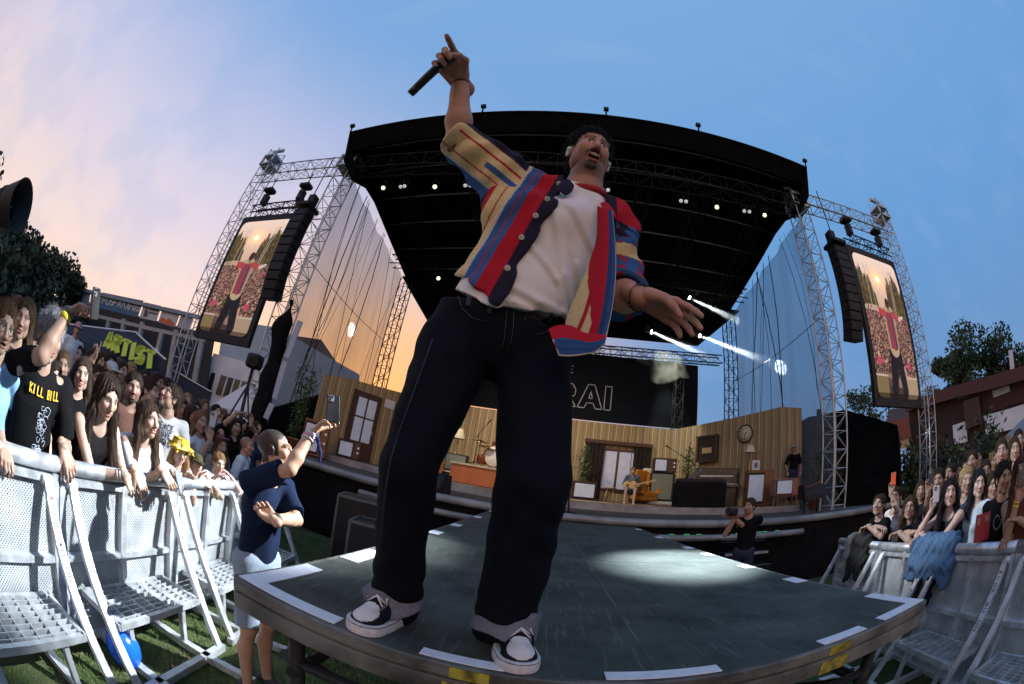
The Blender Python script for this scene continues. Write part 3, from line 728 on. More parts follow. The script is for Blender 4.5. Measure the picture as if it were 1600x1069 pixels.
# ================================================================ video screens, speakers, mesh, cables
def screen_picture(u, v, flip=False):
    """what the live picture shows: the singer from behind facing the crowd, sun over trees. u,v arrays 0..1, v up"""
    rg = np.random.RandomState(3)
    n1 = np.sin(u*61+np.sin(v*37)*2)*np.sin(v*53+np.sin(u*29)*2); n2 = np.sin(u*143+v*31+3*np.sin(v*19))*np.sin(v*117+2*np.sin(u*41))
    C = np.zeros(u.shape+(3,)); C[:] = (.74, .55, .43); C += (v[..., None]-.85)*.6
    top = .80+.07*np.sin(u*9+.6)+.035*np.sin(u*31)+.02*np.sin(u*83+1)+.012*np.sin(u*190)-.20*np.exp(-((u-.42)/.13)**2)
    tree = v < top+.012*n2
    tc = np.stack([.085+.05*n1+.03*n2, .062+.035*n1+.02*n2, .026+.012*n1], -1); C[tree] = np.clip(tc, .012, .3)[tree]
    for xx, k in ((.70, .22), (.735, .22), (.17, .10), (.26, .05)):
        l = (np.abs(u-xx-(v-.6)*k) < .006) & (v > .56) & (v < .93); C[l] = (.42, .34, .26)
    g = np.exp(-(((u-.45)/.13)**2+((v-.83)/.06)**2)); C = C*(1-np.minimum(1, g)[..., None])+np.minimum(1, g)[..., None]*np.array([1.5, .78, .36])
    C += np.exp(-(((u-.45)/.03)**2+((v-.83)/.016)**2))[..., None]*np.array([2.0, 1.8, 1.1])
    st = (v > .555) & (v < .615) & (v < .60+.03*np.sin(u*5)); C[st & (n1 > -.75)] = (.46, .34, .25)
    cr = v <= .57; C[cr] = (.06, .032, .026)
    def blob(cx, cy, rx, ry, col):
        x0, x1 = int(max(0, (cx-rx)*(u.shape[1]-1))), int(min(u.shape[1], (cx+rx)*(u.shape[1]-1)+2)); y0, y1 = int(max(0, (cy-ry)*(u.shape[0]-1))), int(min(u.shape[0], (cy+ry)*(u.shape[0]-1)+2))
        if x1 <= x0 or y1 <= y0: return
        U, W = u[y0:y1, x0:x1], v[y0:y1, x0:x1]; C[y0:y1, x0:x1][((U-cx)/rx)**2+((W-cy)/ry)**2 < 1] = col
    for k in range(950):
        f = (k/950)**1.25; y = .565-f*.43; r = .010+.026*f; x = rg.uniform(-.02, 1.02); b = rg.uniform(.45, 1.1)
        blob(x, y-r*1.0, r*1.5, r*1.0, np.array([(.30, .11, .10), (.16, .07, .06), (.40, .25, .21), (.07, .04, .045), (.45, .04, .09)][rg.choice(5, p=[.3, .3, .2, .17, .03])])*b)
        blob(x, y+r*.12, r*.8, r*.66, np.array([.05, .025, .018])*b*rg.uniform(.5, 2)); blob(x+r*.1, y, r*.6, r*.52, np.array([.52, .30, .22])*b*rg.uniform(.6, 1.1))
    for cx, cy, r in ((.11, .235, .05), (.82, .225, .045)): blob(cx, cy, r, r*.62, (.50, .05, .11)); blob(cx, cy+r*.8, r*.45, r*.36, (.5, .31, .24))
    fl = (v < .135) & (u > .70); C[fl] = (.34, .25, .16); fl = (v < .14) & (u < .26); C[fl] = (.19, .135, .065)
    C[(v < .145) & (v > .135) & ((u > .70) | (u < .26))] = (.5, .42, .33)
    def cap(p, q, r0, r1, col):
        ax, ay = q[0]-p[0], (q[1]-p[1])*1.66; t = np.clip(((u-p[0])*ax+(v-p[1])*1.66*ay)/(ax*ax+ay*ay), 0, 1); d = np.hypot(u-p[0]-t*ax, (v-p[1])*1.66-t*ay); C[d < r0+(r1-r0)*t] = col
    cap((.50, .36), (.40, .06), .095, .075, (.012, .011, .014)); cap((.55, .36), (.66, .05), .09, .07, (.014, .012, .015))
    cap((.52, .34), (.53, .56), .115, .135, (.40, .31, .19))
    for o, w, c in ((-.09, .018, (.34, .04, .04)), (-.055, .02, (.07, .07, .11)), (.0, .034, (.36, .025, .035)), (.045, .022, (.05, .05, .085)), (.085, .014, (.36, .16, .10))): cap((.505+o*.9+.03, .335), (.525+o+.01, .575), w, w*1.1, c)
    cap((.42, .57), (.27, .585), .05, .035, (.40, .05, .055)); cap((.27, .585), (.17, .605), .028, .02, (.50, .31, .23)); cap((.62, .575), (.78, .555), .045, .034, (.36, .06, .06)); cap((.78, .555), (.87, .575), .026, .018, (.55, .46, .40))
    cap((.535, .60), (.54, .625), .03, .03, (.30, .16, .11)); cap((.535, .645), (.54, .665), .048, .045, (.05, .022, .016))
    cap((.70, .20), (.73, .12), .02, .015, (.46, .28, .2)); C[(v < .03)] *= .3
    C *= (.92+.08*np.sin(v*270*3.14159))[..., None]*(1+.05*n2[..., None])
    rc = np.minimum(np.minimum(u, 1-u)/.09, 1), np.minimum(np.minimum(v, 1-v)/.055, 1)
    out = ((1-rc[0])**2+(1-rc[1])**2) > 1; C[out] = (.004, .004, .005)
    return np.clip(C, 0, 3)
SCRM = MC('video screen', .5, var=0.0, emit=.82, spec=.1)
def video_screen(x0, x1, z0, z1, y, label, tilt):
    t = empty('video_screen', ((x0+x1)/2, y, z0), label, 'video screen', 'portrait video screens beside the stage')
    f = MB(); f.box(((x0+x1)/2, y+.14, (z0+z1)/2), (x1-x0+.40, .16, z1-z0+.55)); f.build('cabinet', BLACKM, t)
    nx, nz = 170, 280
    us, vs_ = np.meshgrid(np.linspace(0, 1, nx), np.linspace(0, 1, nz))
    C = screen_picture(us, vs_)
    P = np.stack([x0+(x1-x0)*us, np.full_like(us, y+.05), z0+(z1-z0)*vs_], -1).reshape(-1, 3)
    i = np.arange(nz*nx).reshape(nz, nx); q = np.stack([i[:-1, :-1], i[:-1, 1:], i[1:, 1:], i[1:, :-1]], -1).reshape(-1, 4)
    mesh_obj('display', P, q, SCRM, t, smooth=False, colors=C.reshape(-1, 3))
    c, b = MB(), MB(); truss(c, b, (x0+.1, y+.15, z1+.62), (x1+.1, y+.15, z1+.62), .34, .5, .03, .018); c.v += [] ; c.build('chord', BLACKM, t); b.build('bracing', BLACKM, t)
    for x in (x0+.45, x1-.35):
        m = MB(); m.box((x, y+.15, z1+1.15), (.26, .3, .5), bev=.05); m.cyl((x, y+.15, z1+.8), (x, y+.15, z1+2.3), .02); m.box((x, y+.15, z1+1.62), (.5, .4, .2), bev=.05); m.build('chain_hoist', BLACKM, t)
    return t
video_screen(-12.25, -9.45, 4.25, 8.75, 8.75, 'left portrait video screen showing the singer before the crowd', 0)
video_screen(10.25, 13.0, 4.65, 9.95, 8.75, 'right portrait video screen showing the singer before the crowd', 0)
def line_array(x, y, ztop, n, label, side):
    t = empty('line_array', (x, y, ztop), label, 'loudspeaker', 'hanging loudspeaker columns')
    b = MB(); b.box((x, y, ztop+.16), (.62, .7, .12)); b.box((x+.1*side, y, ztop+.45), (.3, .35, .45), bev=.05); b.cyl((x, y, ztop+.5), (x, y, ztop+2.6), .02); b.build('fly_frame', BLACKM, t)
    p = V((x, y, ztop)); a = R(4)
    for k in range(n):
        h = .29; d = Vector((0, -math.sin(a), -math.cos(a)))
        fr = Vector((0, -math.cos(a), math.sin(a))); c = p+d*h/2
        rot = Matrix((Vector((1, 0, 0)), fr*-1, d*-1)).transposed()
        m = MB(); m.box(c, (.60, .44, h-.006), rot=rot, bev=.012); m.box(c+fr*.225, (.54, .02, h-.05), rot=rot)
        for sx in (-1, 1): m.box(c+Vector((sx*.315, 0, 0)), (.03, .3, h-.04), rot=rot)
        m.build('speaker_cabinet', BLACKM, t)
        p = p+d*h; a += R(-1.2) if k < n-4 else R(-3.2)
    return t
line_array(-8.55, 8.3, 8.6, 11, 'black hanging speaker column beside the left video screen', 1)
line_array(8.85, 8.3, 9.35, 11, 'black hanging speaker column beside the right video screen', -1)

def mesh_cloth_mat():
    m = bpy.data.materials.new('side gauze'); m.use_nodes = True; nt = m.node_tree; N = nt.nodes; L = nt.links; N.clear()
    o = N.new('ShaderNodeOutputMaterial'); t = N.new('ShaderNodeBsdfTransparent'); t.inputs[0].default_value = (.74, .75, .78, 1)
    d = N.new('ShaderNodeBsdfDiffuse'); d.inputs[0].default_value = (.30, .315, .335, 1); tr = N.new('ShaderNodeBsdfTranslucent'); tr.inputs[0].default_value = (.27, .285, .30, 1)
    a = N.new('ShaderNodeMixShader'); a.inputs[0].default_value = .5; L.new(d.outputs[0], a.inputs[1]); L.new(tr.outputs[0], a.inputs[2])
    x = N.new('ShaderNodeMixShader'); tc = N.new('ShaderNodeTexCoord'); mp = N.new('ShaderNodeMapping'); mp.inputs['Scale'].default_value = (1, 1.5, .3); L.new(tc.outputs['Object'], mp.inputs[0]); n = N.new('ShaderNodeTexNoise'); n.inputs['Scale'].default_value = 1.0; n.inputs['Detail'].default_value = 4; L.new(mp.outputs[0], n.inputs[0]); nf = n
    r = N.new('ShaderNodeMapRange'); r.inputs[1].default_value = .3; r.inputs[2].default_value = .7; r.inputs[3].default_value = .28; r.inputs[4].default_value = .46; L.new(n.outputs[0], r.inputs[0]); L.new(r.outputs[0], x.inputs[0])
    L.new(t.outputs[0], x.inputs[1]); L.new(a.outputs[0], x.inputs[2]); L.new(x.outputs[0], o.inputs[0])
    return m
GAUZE = mesh_cloth_mat()
for s, X, lb in ((-1, -8.25, 'pale see-through mesh wall on the sunset side of the stage'), (1, 8.25, 'pale see-through mesh wall on the blue side of the stage')):
    vs = []; fs = []; n = 40; k = 16
    for i in range(n+1):
        for j in range(k+1):
            y = 9.1+7.1*i/n; z = 1.3+(11.2-.5*i/n-1.3)*j/k
            vs.append((X+.05*math.sin(y*3.1+z*.3)+.03*math.sin(y*7+z*.9), y, z))
    for i in range(n):
        for j in range(k): a = i*(k+1)+j; fs.append((a, a+1, a+k+2, a+k+1))
    tag(mesh_obj('mesh_curtain', vs, fs, GAUZE), lb, 'mesh curtain')
rgc = random.Random(8)
for s, X, nn in ((-1, -7.9, 13), (1, 7.9, 11)):
    for i in range(nn):
        y0 = rgc.uniform(9.2, 16.0); y1 = y0+rgc.uniform(-1.6, 1.6); y1 = min(16.1, max(9.0, y1)); zt = 11.1-.08*(y0-9); zb = rgc.uniform(1.7, 5.0)
        sag = rgc.uniform(-.5, .9); pts = []
        for k in range(13):
            f = k/12; pts.append((X+rgc.uniform(-.02, .02), y0+(y1-y0)*f+sag*math.sin(f*math.pi)*.6, zt+(zb-zt)*f))
        o = MB().tube(pts, rgc.choice((.008, .012, .02)), 5).build('cable', BLACKM); tag(o, 'dark cable hanging loose down the '+('sunset' if s < 0 else 'blue')+' side mesh of the stage', 'cable', 'cables down the '+('sunset' if s < 0 else 'blue')+' side mesh')
    o = MB().tube([(X, 9.0+7.2*k/10, 7.05-.12*math.sin(k/10*math.pi)) for k in range(11)], .012, 5).build('cable', BLACKM); tag(o, 'dark cable running level across the '+('sunset' if s < 0 else 'blue')+' side mesh', 'cable')

# ================================================================ backdrop
bd = empty('backdrop_banner', (.3, 15.35, 6), 'black stage backdrop banner with large outlined letters', 'banner')
MB().box((.35, 15.37, 6.05), (11.1, .03, 2.75)).build('cloth', M('banner cloth', (.008, .010, .014), .9, 0, .2, 1, spec=.05), bd)
m = MB(); LW = M('grey print', (.34, .36, .40), .7, 0, 0)
def outline_poly(pts, w=.035):
    P = [V(p) for p in pts]
    for a, b in zip(P, P[1:]+P[:1]):
        d = (b-a).normalized()*w*.5; m.bar(a-d, b+d, w, .01, up=(0, -1, 0))
q0 = at(892, 640, 15.34); BW = at(955, 640, 15.34)[0]-q0[0]; zb = at(940, 640, 15.34)[2]; hh = at(940, 603, 15.34)[2]-zb
def L2(x, z): return (q0[0]+x, 15.34, zb+z*hh)
xI = BW-.30
outline_poly([L2(xI, 0), L2(xI+.26, 0), L2(xI+.26, 1), L2(xI, 1)])
xA = xI-1.06
outline_poly([L2(xA, 0), L2(xA+.27, 0), L2(xA+.36, .22), L2(xA+.62, .22), L2(xA+.71, 0), L2(xA+.98, 0), L2(xA+.62, 1), L2(xA+.36, 1)])
outline_poly([L2(xA+.42, .42), L2(xA+.56, .42), L2(xA+.49, .72)])
xR = xA-.92
outline_poly([L2(xR, 0), L2(xR+.26, 0), L2(xR+.26, .3), L2(xR+.36, .3), L2(xR+.55, 0), L2(xR+.85, 0), L2(xR+.62, .36), L2(xR+.78, .5), L2(xR+.8, .72), L2(xR+.66, .94), L2(xR+.45, 1), L2(xR, 1)])
outline_poly([L2(xR+.26, .52), L2(xR+.44, .52), L2(xR+.54, .64), L2(xR+.44, .78), L2(xR+.26, .78)])
e0 = at(893, 577, 15.34); text_mb(m, 'E', (e0[0]-.12, 15.345, e0[2]-.14), (1, 0, 0), (0, 0, 1), .28, .004, weight=.12)
m.build('lettering', LW, bd)
beam((4.9, 15.15, 1.6), (4.95, 15.15, 7.4), 'dark vertical truss before the black backdrop at its right edge', .34, BLACKM, bay=.4)

# ================================================================ wallpapered set
def wallpaper():
    m = bpy.data.materials.new('striped wallpaper'); m.use_nodes = True; nt = m.node_tree; N = nt.nodes; L = nt.links; b = N['Principled BSDF']
    tc = N.new('ShaderNodeTexCoord'); sx = N.new('ShaderNodeSeparateXYZ'); L.new(tc.outputs['Object'], sx.inputs[0])
    def mth(op, a, v):
        n = N.new('ShaderNodeMath'); n.operation = op; L.new(a, n.inputs[0])
        if v is not None: n.inputs[1].default_value = v
        return n.outputs[0]
    f = mth('FRACT', mth('MULTIPLY', sx.outputs[0], 1/.29), None)
    r = N.new('ShaderNodeValToRGB'); r.color_ramp.interpolation = 'CONSTANT'; L.new(f, r.inputs[0]); e = r.color_ramp.elements
    cols = [(0, (.60, .47, .25)), (.09, (.19, .135, .065)), (.17, (.31, .235, .125)), (.58, (.18, .115, .05)), (.69, (.50, .38, .19)), (.73, (.19, .135, .065)), (.80, (.31, .235, .125))]
    while len(e) < len(cols): e.new(.5)
    for k, (p, c) in enumerate(cols): e[k].position = p; e[k].color = (*c, 1)
    n = N.new('ShaderNodeTexNoise'); n.inputs['Scale'].default_value = 1.5; n.inputs['Detail'].default_value = 5; L.new(tc.outputs['Object'], n.inputs[0])
    mr = N.new('ShaderNodeMapRange'); mr.inputs[3].default_value = .75; mr.inputs[4].default_value = 1.2; L.new(n.outputs[0], mr.inputs[0])
    x = N.new('ShaderNodeVectorMath'); x.operation = 'SCALE'; L.new(r.outputs[0], x.inputs[0]); L.new(mr.outputs[0], x.inputs['Scale']); L.new(x.outputs[0], b.inputs['Base Color']); b.inputs['Roughness'].default_value = .8
    return m
WP = wallpaper()
def set_wall(a, b, z0, za, zb, label, t=.12):
    """wall with its own axes: x along the wall"""
    a, b = V(a), V(b); d = b-a; L_ = math.hypot(d.x, d.y); mb = MB()
    mb.slab([(0, 0, z0), (L_, 0, z0), (L_, 0, zb), (0, 0, za)], (0, 1, 0), t)
    o = mb.build('set_wall', WP); o.location = (a.x, a.y, 0); o.rotation_euler = (0, 0, math.atan2(d.y, d.x)); tag(o, label, 'stage wall', 'wallpapered walls of the stage set', 'thing')
    return o
# corner points surveyed from the picture
wb = set_wall((-4.25, 14.9), (4.80, 14.9), 1.6, 4.55, 4.55, 'long striped wallpaper back wall of the stage set')
wr = set_wall((4.80, 14.86), (7.35, 11.0), 1.6, 4.55, 4.75, 'striped wallpaper wing wall with the round clock')
wr2 = set_wall((7.36, 10.98), (8.05, 10.7), 1.6, 4.75, 4.68, 'narrow striped wallpaper return at the right end of the set')
wl = set_wall((-6.75, 11.3), (-4.25, 14.86), 1.6, 4.15, 4.5, 'striped wallpaper wing wall with the brown door')
wl2 = set_wall((-7.45, 11.0), (-6.76, 11.28), 1.6, 4.05, 4.15, 'narrow striped wallpaper return at the left end of the set')
class Loc:
    def __init__(s, p, rz=0): s.p = V(p); s.rz = rz; s.R = Matrix.Rotation(rz, 3, 'Z')
    def __call__(s, x, y, z): return s.p + s.R @ Vector((x, y, z))
    def box(s, m, c, sz, **k): m.box(s(*c), sz, rz=s.rz, **k); return m
    def cyl(s, m, a, b, *r, **k): m.cyl(s(*a), s(*b), *r, **k); return m
RZR = math.atan2(11.0-14.86, 7.35-4.80); RZL = math.atan2(14.86-11.3, -4.25+6.75)
def on_wall(px, py, wall):
    """where a sight line meets a set wall"""
    (ax, ay), (bx, by) = {'R': ((4.80, 14.86), (7.35, 11.0)), 'L': ((-6.75, 11.3), (-4.25, 14.86))}[wall]
    n = np.array([by-ay, -(bx-ax), 0]); d = ray(px, py); t = (n @ (np.array([ax, ay, 0])-CAMPOS))/(n @ d); return CAMPOS+d*t
# door in the left wing
p = on_wall(570, 640, 'L'); l = Loc((p[0], p[1], 1.6), RZL)
t = empty('door', (p[0], p[1], 1.6), 'dark brown stage door with four pale panes in the left wallpaper wing', 'door'); m = MB()
l.box(m, (0, -.04, 1.15), (1.12, .06, 2.3)); m.build('frame', DARKWOOD, t)
m = MB(); l.box(m, (0, -.085, 1.12), (.92, .03, 2.18)); m.build('door_leaf', M('door brown', (.075, .03, .015), .45, 0, .3, 6, stretch=(8, 8, 1)), t)
for x in (-.2, .2):
    for z, h in ((1.78, .62), (1.02, .78)):
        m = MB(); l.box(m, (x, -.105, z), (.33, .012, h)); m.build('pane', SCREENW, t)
m = MB(); l.box(m, (.40, -.12, 1.0), (.03, .05, .14)); m.build('handle', STEEL, t)
p = on_wall(608, 632, 'L'); l = Loc(p, RZL); m = MB(); l.box(m, (0, -.03, 0), (.4, .03, .3)); o = m.build('picture_frame', WHITEP); tag(o, 'small pale picture on the wallpaper right of the brown door', 'picture')
# window in the back wall
def pz(px, py, Y): return at(px, py, Y)
a, b_ = at(916, 690, 14.84), at(1009, 775, 14.84)
t = empty('window', ((a[0]+b_[0])/2, 14.8, 1.6), 'window with dark curtains behind the seated guitarist', 'window')
xc = at(964, 735, 14.8)[0]; z1 = at(964, 702, 14.8)[2]; z0 = at(958, 768, 14.8)[2]; w = at(988, 735, 14.8)[0]-at(938, 735, 14.8)[0]
m = MB(); m.box((xc, 14.86, (z0+z1)/2), (w, .06, z1-z0)); m.build('frame', DARKWOOD, t)
for sx, ww in ((-.46, .04), (-.235, .37), (.215, .37), (.455, .06)):
    for zz, hh_ in (((z1+z0)/2+(z1-z0)*.24, .40), ((z1+z0)/2-(z1-z0)*.2, .48)):
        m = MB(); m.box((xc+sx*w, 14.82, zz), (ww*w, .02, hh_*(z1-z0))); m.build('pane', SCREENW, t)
CUR = M('brown curtain', (.026, .018, .014), .9, 0, .25, 4)
for x0, x1 in ((a[0], xc-w*.46), (xc+w*.48, b_[0]+.02)):
    vs = []; fs = []; n = 40
    for i in range(n+1):
        x = x0+(x1-x0)*i/n
        for z in (1.65, z1+.16): vs.append((x, 14.74+.045*math.sin(i*1.55)+.015*math.sin(i*.7), z))
        for z in (1.65, z1+.16): vs.append((x, 14.78+.045*math.sin(i*1.55)+.015*math.sin(i*.7), z))
    for i in range(n): k = i*4; fs += [(k, k+4, k+5, k+1), (k+2, k+3, k+7, k+6)]
    fs += [(0, 1, 3, 2), (n*4, n*4+2, n*4+3, n*4+1)]
    mesh_obj('curtain', vs, fs, CUR, t, smooth=True)
m = MB(); m.box(((a[0]+b_[0])/2, 14.76, z1+.22), (b_[0]-a[0]+.1, .14, .13)); m.build('pelmet', DARKWOOD, t)

def tv(p, rz, w, h, d, label, body=None, knobs=True, scr=.7, legs=0.0, tilt=0):
    """old television: p = middle of its underside"""
    l = Loc((p[0], p[1], p[2]+legs), rz); t = empty('television', p, label, 'television', 'old televisions on the stage set')
    m = MB(); l.box(m, (0, 0, h/2), (w, d, h), bev=.025); m.build('cabinet', body or DARKWOOD, t)
    sw = w*scr; x0 = -w/2+.05+sw/2
    m = MB(); l.box(m, (x0, -d/2-.012, h/2), (sw+.03, .03, h*.86), bev=.02); m.build('bezel', BLACKM, t)
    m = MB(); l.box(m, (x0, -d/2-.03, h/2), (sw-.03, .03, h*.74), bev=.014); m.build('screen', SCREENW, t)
    if knobs:
        for z in (.68, .42):
            m = MB(); l.cyl(m, (w/2-.09, -d/2-.035, h*z), (w/2-.09, -d/2, h*z), .035, n=12); m.build('knob', ALU, t)
    if legs:
        for sx in (-1, 1):
            for sy in (-1, 1):
                m = MB(); l.cyl(m, (sx*(w/2-.08), sy*(d/2-.06), 0), (sx*(w/2-.04), sy*(d/2-.03), -legs), .022, .014, n=8); m.build('leg', DARKWOOD, t)
    return t
def lampstand(p, label, h=.42, r=.2, stem=.3, mat=CREAM):
    t = empty('table_lamp', p, label, 'lamp', 'cream shaded lamps on the stage set'); p = V(p)
    MB().lathe(p, [(.09, 0), (.09, .02), (.02, .05), (.035, .1), (.012, .16), (.012, stem)], n=14).build('stand', M('brass', (.45, .32, .12), .35, .8, .1), t)
    MB().lathe(p+Vector((0, 0, stem-.04)), [(r, 0), (r*.98, .01), (r*.52, h*.66), (r*.5, h*.66)], n=18).build('lamp_shade', mat, t)
    return t
def plant(name, p, h, w, label, seed, pot=True, cat='plant', col=(.045, .085, .022), n=420, group='leafy plants on the stage'):
    t = empty(name, p, label, cat, group); p = V(p); rg = np.random.RandomState(seed); vs = []; fs = []; st = MB()
    ns = 7
    for k in range(ns):
        a = rg.rand()*6.28; r = rg.rand()*w*.55; top = Vector((math.cos(a)*r, math.sin(a)*r, h*(.7+.3*rg.rand())))
        st.tube([p+Vector((0, 0, .2)), p+top*.5+Vector((0, 0, .12)), p+top], [.014, .01, .005], 5)
        for i in range(n//ns):
            f = .22+.78*rg.rand(); c = p+top*f+Vector(rg.normal(0, w*.16, 3))
            d = Vector(rg.normal(0, 1, 3)+np.array([0, 0, -.3])).normalized(); s = d.cross(Vector(rg.normal(0, 1, 3))).normalized(); L_ = rg.uniform(.08, .19)*max(.8, w); W_ = L_*.2
            q = len(vs); vs += [c, c+d*L_*.5+s*W_, c+d*L_, c+d*L_*.5-s*W_]; fs.append((q, q+1, q+2, q+3))
    mesh_obj('foliage', vs, fs, M('plant leaf '+name, col, .6, 0, .45, 6), t, smooth=False); st.build('stem', M('green stem', (.05, .06, .02), .7), t)
    if pot: MB().lathe(p, [(.13, 0), (.19, .3), (.21, .3), (.21, .34), (.17, .34), (.16, .3)], n=16).build('pot', M('terracotta', (.26, .10, .045), .75, 0, .2), t)
    return t
Z2 = 1.6
def fl(px, py, Y, z=None): q = at(px, py, Y); return (q[0], Y, Z2 if z is None else z)
# televisions
tv(fl(908, 790, 13.6), .1, .82, .62, .42, 'television with pale screen standing on the floor under the potted plant', scr=.86, knobs=False)
tv(fl(541, 725, 10.75), RZL*.5, .72, .55, .4, 'dark television with pale screen on the floor before the brown door', scr=.58)
amp = empty('guitar_amplifier', fl(1030, 790, 13.7), 'tall grey guitar amplifier with a television on top', 'amplifier', 'grey guitar amplifiers'); l = Loc(fl(1030, 790, 13.7), -.12)
m = MB(); l.box(m, (0, 0, .62), (.86, .42, .98), bev=.02); m.build('cabinet', BLACKM, amp)
m = MB(); l.box(m, (-.03, -.22, .64), (.74, .02, .88)); m.build('grille_cloth', M('grey grille', (.16, .18, .14), .9, 0, .15, 90), amp)
m = MB(); l.box(m, (0, -.02, .07), (.9, .5, .1), bev=.01); m.build('dolly', M('pale dolly', (.45, .44, .4), .6), amp)
q = fl(1030, 790, 13.7); tv((q[0]+.02, q[1], Z2+1.13), -.12, .84, .52, .4, 'television standing on top of the tall grey amplifier', scr=.52)
a2 = empty('guitar_amplifier', fl(693, 765, 12.6), 'low grey amplifier with chrome base left of the drum riser', 'amplifier', 'grey guitar amplifiers'); l = Loc(fl(693, 765, 12.6), .12)
m = MB(); l.box(m, (0, 0, .62), (1.25, .45, .56), bev=.02); m.build('cabinet', BLACKM, a2)
m = MB(); l.box(m, (0, -.235, .62), (1.12, .02, .48)); m.build('grille_cloth', M('grey grille', (.16, .18, .14)), a2)
m = MB(); l.box(m, (0, 0, .2), (1.3, .5, .22), bev=.01); m.build('case_base', BLACKM, a2); m = MB(); l.box(m, (0, -.255, .29), (1.3, .012, .03)); m.build('alloy_trim', ALU, a2)
lampstand((fl(713, 700, 12.6)[0], 12.6, Z2+.9), 'cream shaded lamp on the low amplifier beside the drums', .5, .24, .55)
q = fl(1178, 830, 11.6); tv((q[0], q[1], Z2), RZR*.35, .95, 1.15, .55, 'tall orange wood console television behind the cameraman', WOOD, scr=.58)
tv((fl(1222, 800, 10.3)[0], 10.3, Z2+.28), -.15, .84, .52, .4, 'television with pinkish frame at the right end of the set', M('pink wood', (.30, .11, .085), .4), scr=.66, knobs=False)
tb = empty('side_table', fl(1222, 800, 10.3), 'low dark table under the right end television', 'table'); l = Loc(fl(1222, 800, 10.3), -.15)
m = MB(); l.box(m, (0, 0, .26), (.8, .4, .035)); m.build('tabletop', DARKWOOD, tb)
for sx in (-1, 1):
    for sy in (-1, 1):
        m = MB(); l.cyl(m, (sx*.34, sy*.15, 0), (sx*.34, sy*.15, .245), .02, n=8); m.build('leg', DARKWOOD, tb)
q = fl(1172, 740, 11.6); lampstand((q[0]-.08, 11.55, Z2+1.15), 'cream shaded lamp on top of the console television', .36, .2, .62)
m = MB(); q = at(1181, 728, 11.5); l = Loc((q[0], 11.5, Z2+1.15), -.2); l.box(m, (0, 0, .17), (.28, .03, .32)); o = empty('framed_photo', q, 'small white photo frame on the console television', 'picture frame'); m.build('frame', WHITEP, o)
m = MB(); l.box(m, (0, -.02, .17), (.12, .01, .17)); m.build('photo', M('photo grey', (.12, .13, .15), .6), o)
for px, py, Y, sc_, lb in ((492, 690, 9.6, 1.0, 'orange console television half hidden by the raised phone'), ):
    tv(fl(px, py, Y, 1.42), .5, .75, 1.0, .5, lb, WOOD, scr=.6)
# clock and wall cabinet on the right wing
p = on_wall(1165, 678, 'R'); n_ = Vector((math.sin(RZR), -math.cos(RZR), 0)); t = empty('wall_clock', p, 'round cream wall clock on the right wallpaper wing', 'clock')
MB().lathe(V(p)+n_*.0, [(.31, 0), (.32, .04), (.27, .05), (.27, .035)], n_, 28).build('rim', DARKWOOD, t); MB().lathe(V(p)+n_*.03, [(.27, 0), (.27, .008), (.001, .009)], n_, 28).build('dial', CREAM, t)
l = Loc(p, RZR); m = MB()
for k in range(12):
    a = k*math.pi/6; l.box(m, (math.sin(a)*.2, -.045, math.cos(a)*.2), (.028, .006, .05))
m.build('hour_marks', BLACKM, t); m = MB(); m.bar(l(0, -.05, 0), l(.1, -.05, .06), .02, .008, up=n_); m.build('clock_hand', BLACKM, t); m = MB(); m.bar(l(0, -.055, 0), l(-.02, -.055, -.17), .014, .008, up=n_); m.build('clock_hand', BLACKM, t)
p = on_wall(1108, 702, 'R'); l = Loc(p, RZR); t = empty('wall_cabinet', p, 'dark framed hanging shelf on the right wallpaper wing', 'wall cabinet')
m = MB(); l.box(m, (0, -.07, 0), (.86, .14, .86)); m.build('back_box', M('cabinet black', (.02, .014, .01), .6), t)
m = MB()
for sx in (-1, 1): l.box(m, (sx*.42, -.16, 0), (.09, .06, .95))
for sz in (-1, 1): l.box(m, (0, -.16, sz*.45), (.98, .08, .07))
m.build('frame', DARKWOOD, t); m = MB(); l.box(m, (0, -.155, -.06), (.42, .02, .2)); m.build('card', M('straw card', (.5, .38, .16), .7), t)
# piano
q = fl(1108, 800, 12.5); l = Loc(q, RZR*.25); t = empty('upright_piano', q, 'black upright piano with white keys behind the keyboard stand', 'piano')
m = MB(); l.box(m, (.2, .2, .65), (1.55, .35, 1.3), bev=.015); l.box(m, (.2, -.13, .68), (1.5, .36, .1), bev=.01); m.build('case', M('piano lacquer', (.012, .011, .012), .22, 0, .1), t)
m = MB(); l.box(m, (.2, -.17, .742), (1.3, .18, .02)); m.build('keys', WHITEP, t); m = MB(); l.box(m, (.15, -.0, 1.02), (1.2, .03, .05)); m.build('key_slip', M('ivory strip', (.5, .5, .48), .5), t)
q = fl(1090, 800, 10.6, 1.4); l = Loc(q, -.1); t = empty('stage_keyboard', q, 'black stage keyboard on a draped stand before the piano', 'keyboard')
m = MB(); l.box(m, (0, 0, .45), (1.5, .5, .9), bev=.05); m.build('drape', BLACK, t); m = MB(); l.box(m, (0, 0, .95), (1.45, .34, .1), bev=.015); m.build('keyboard_body', BLACKM, t)
m = MB(); m.bar(l(-.3, .1, 1.0), l(-.05, .15, 1.28), .03, .45, up=(0, 1, 0)); m.build('music_rest', M('grey rest', (.1, .1, .11), .5), t)
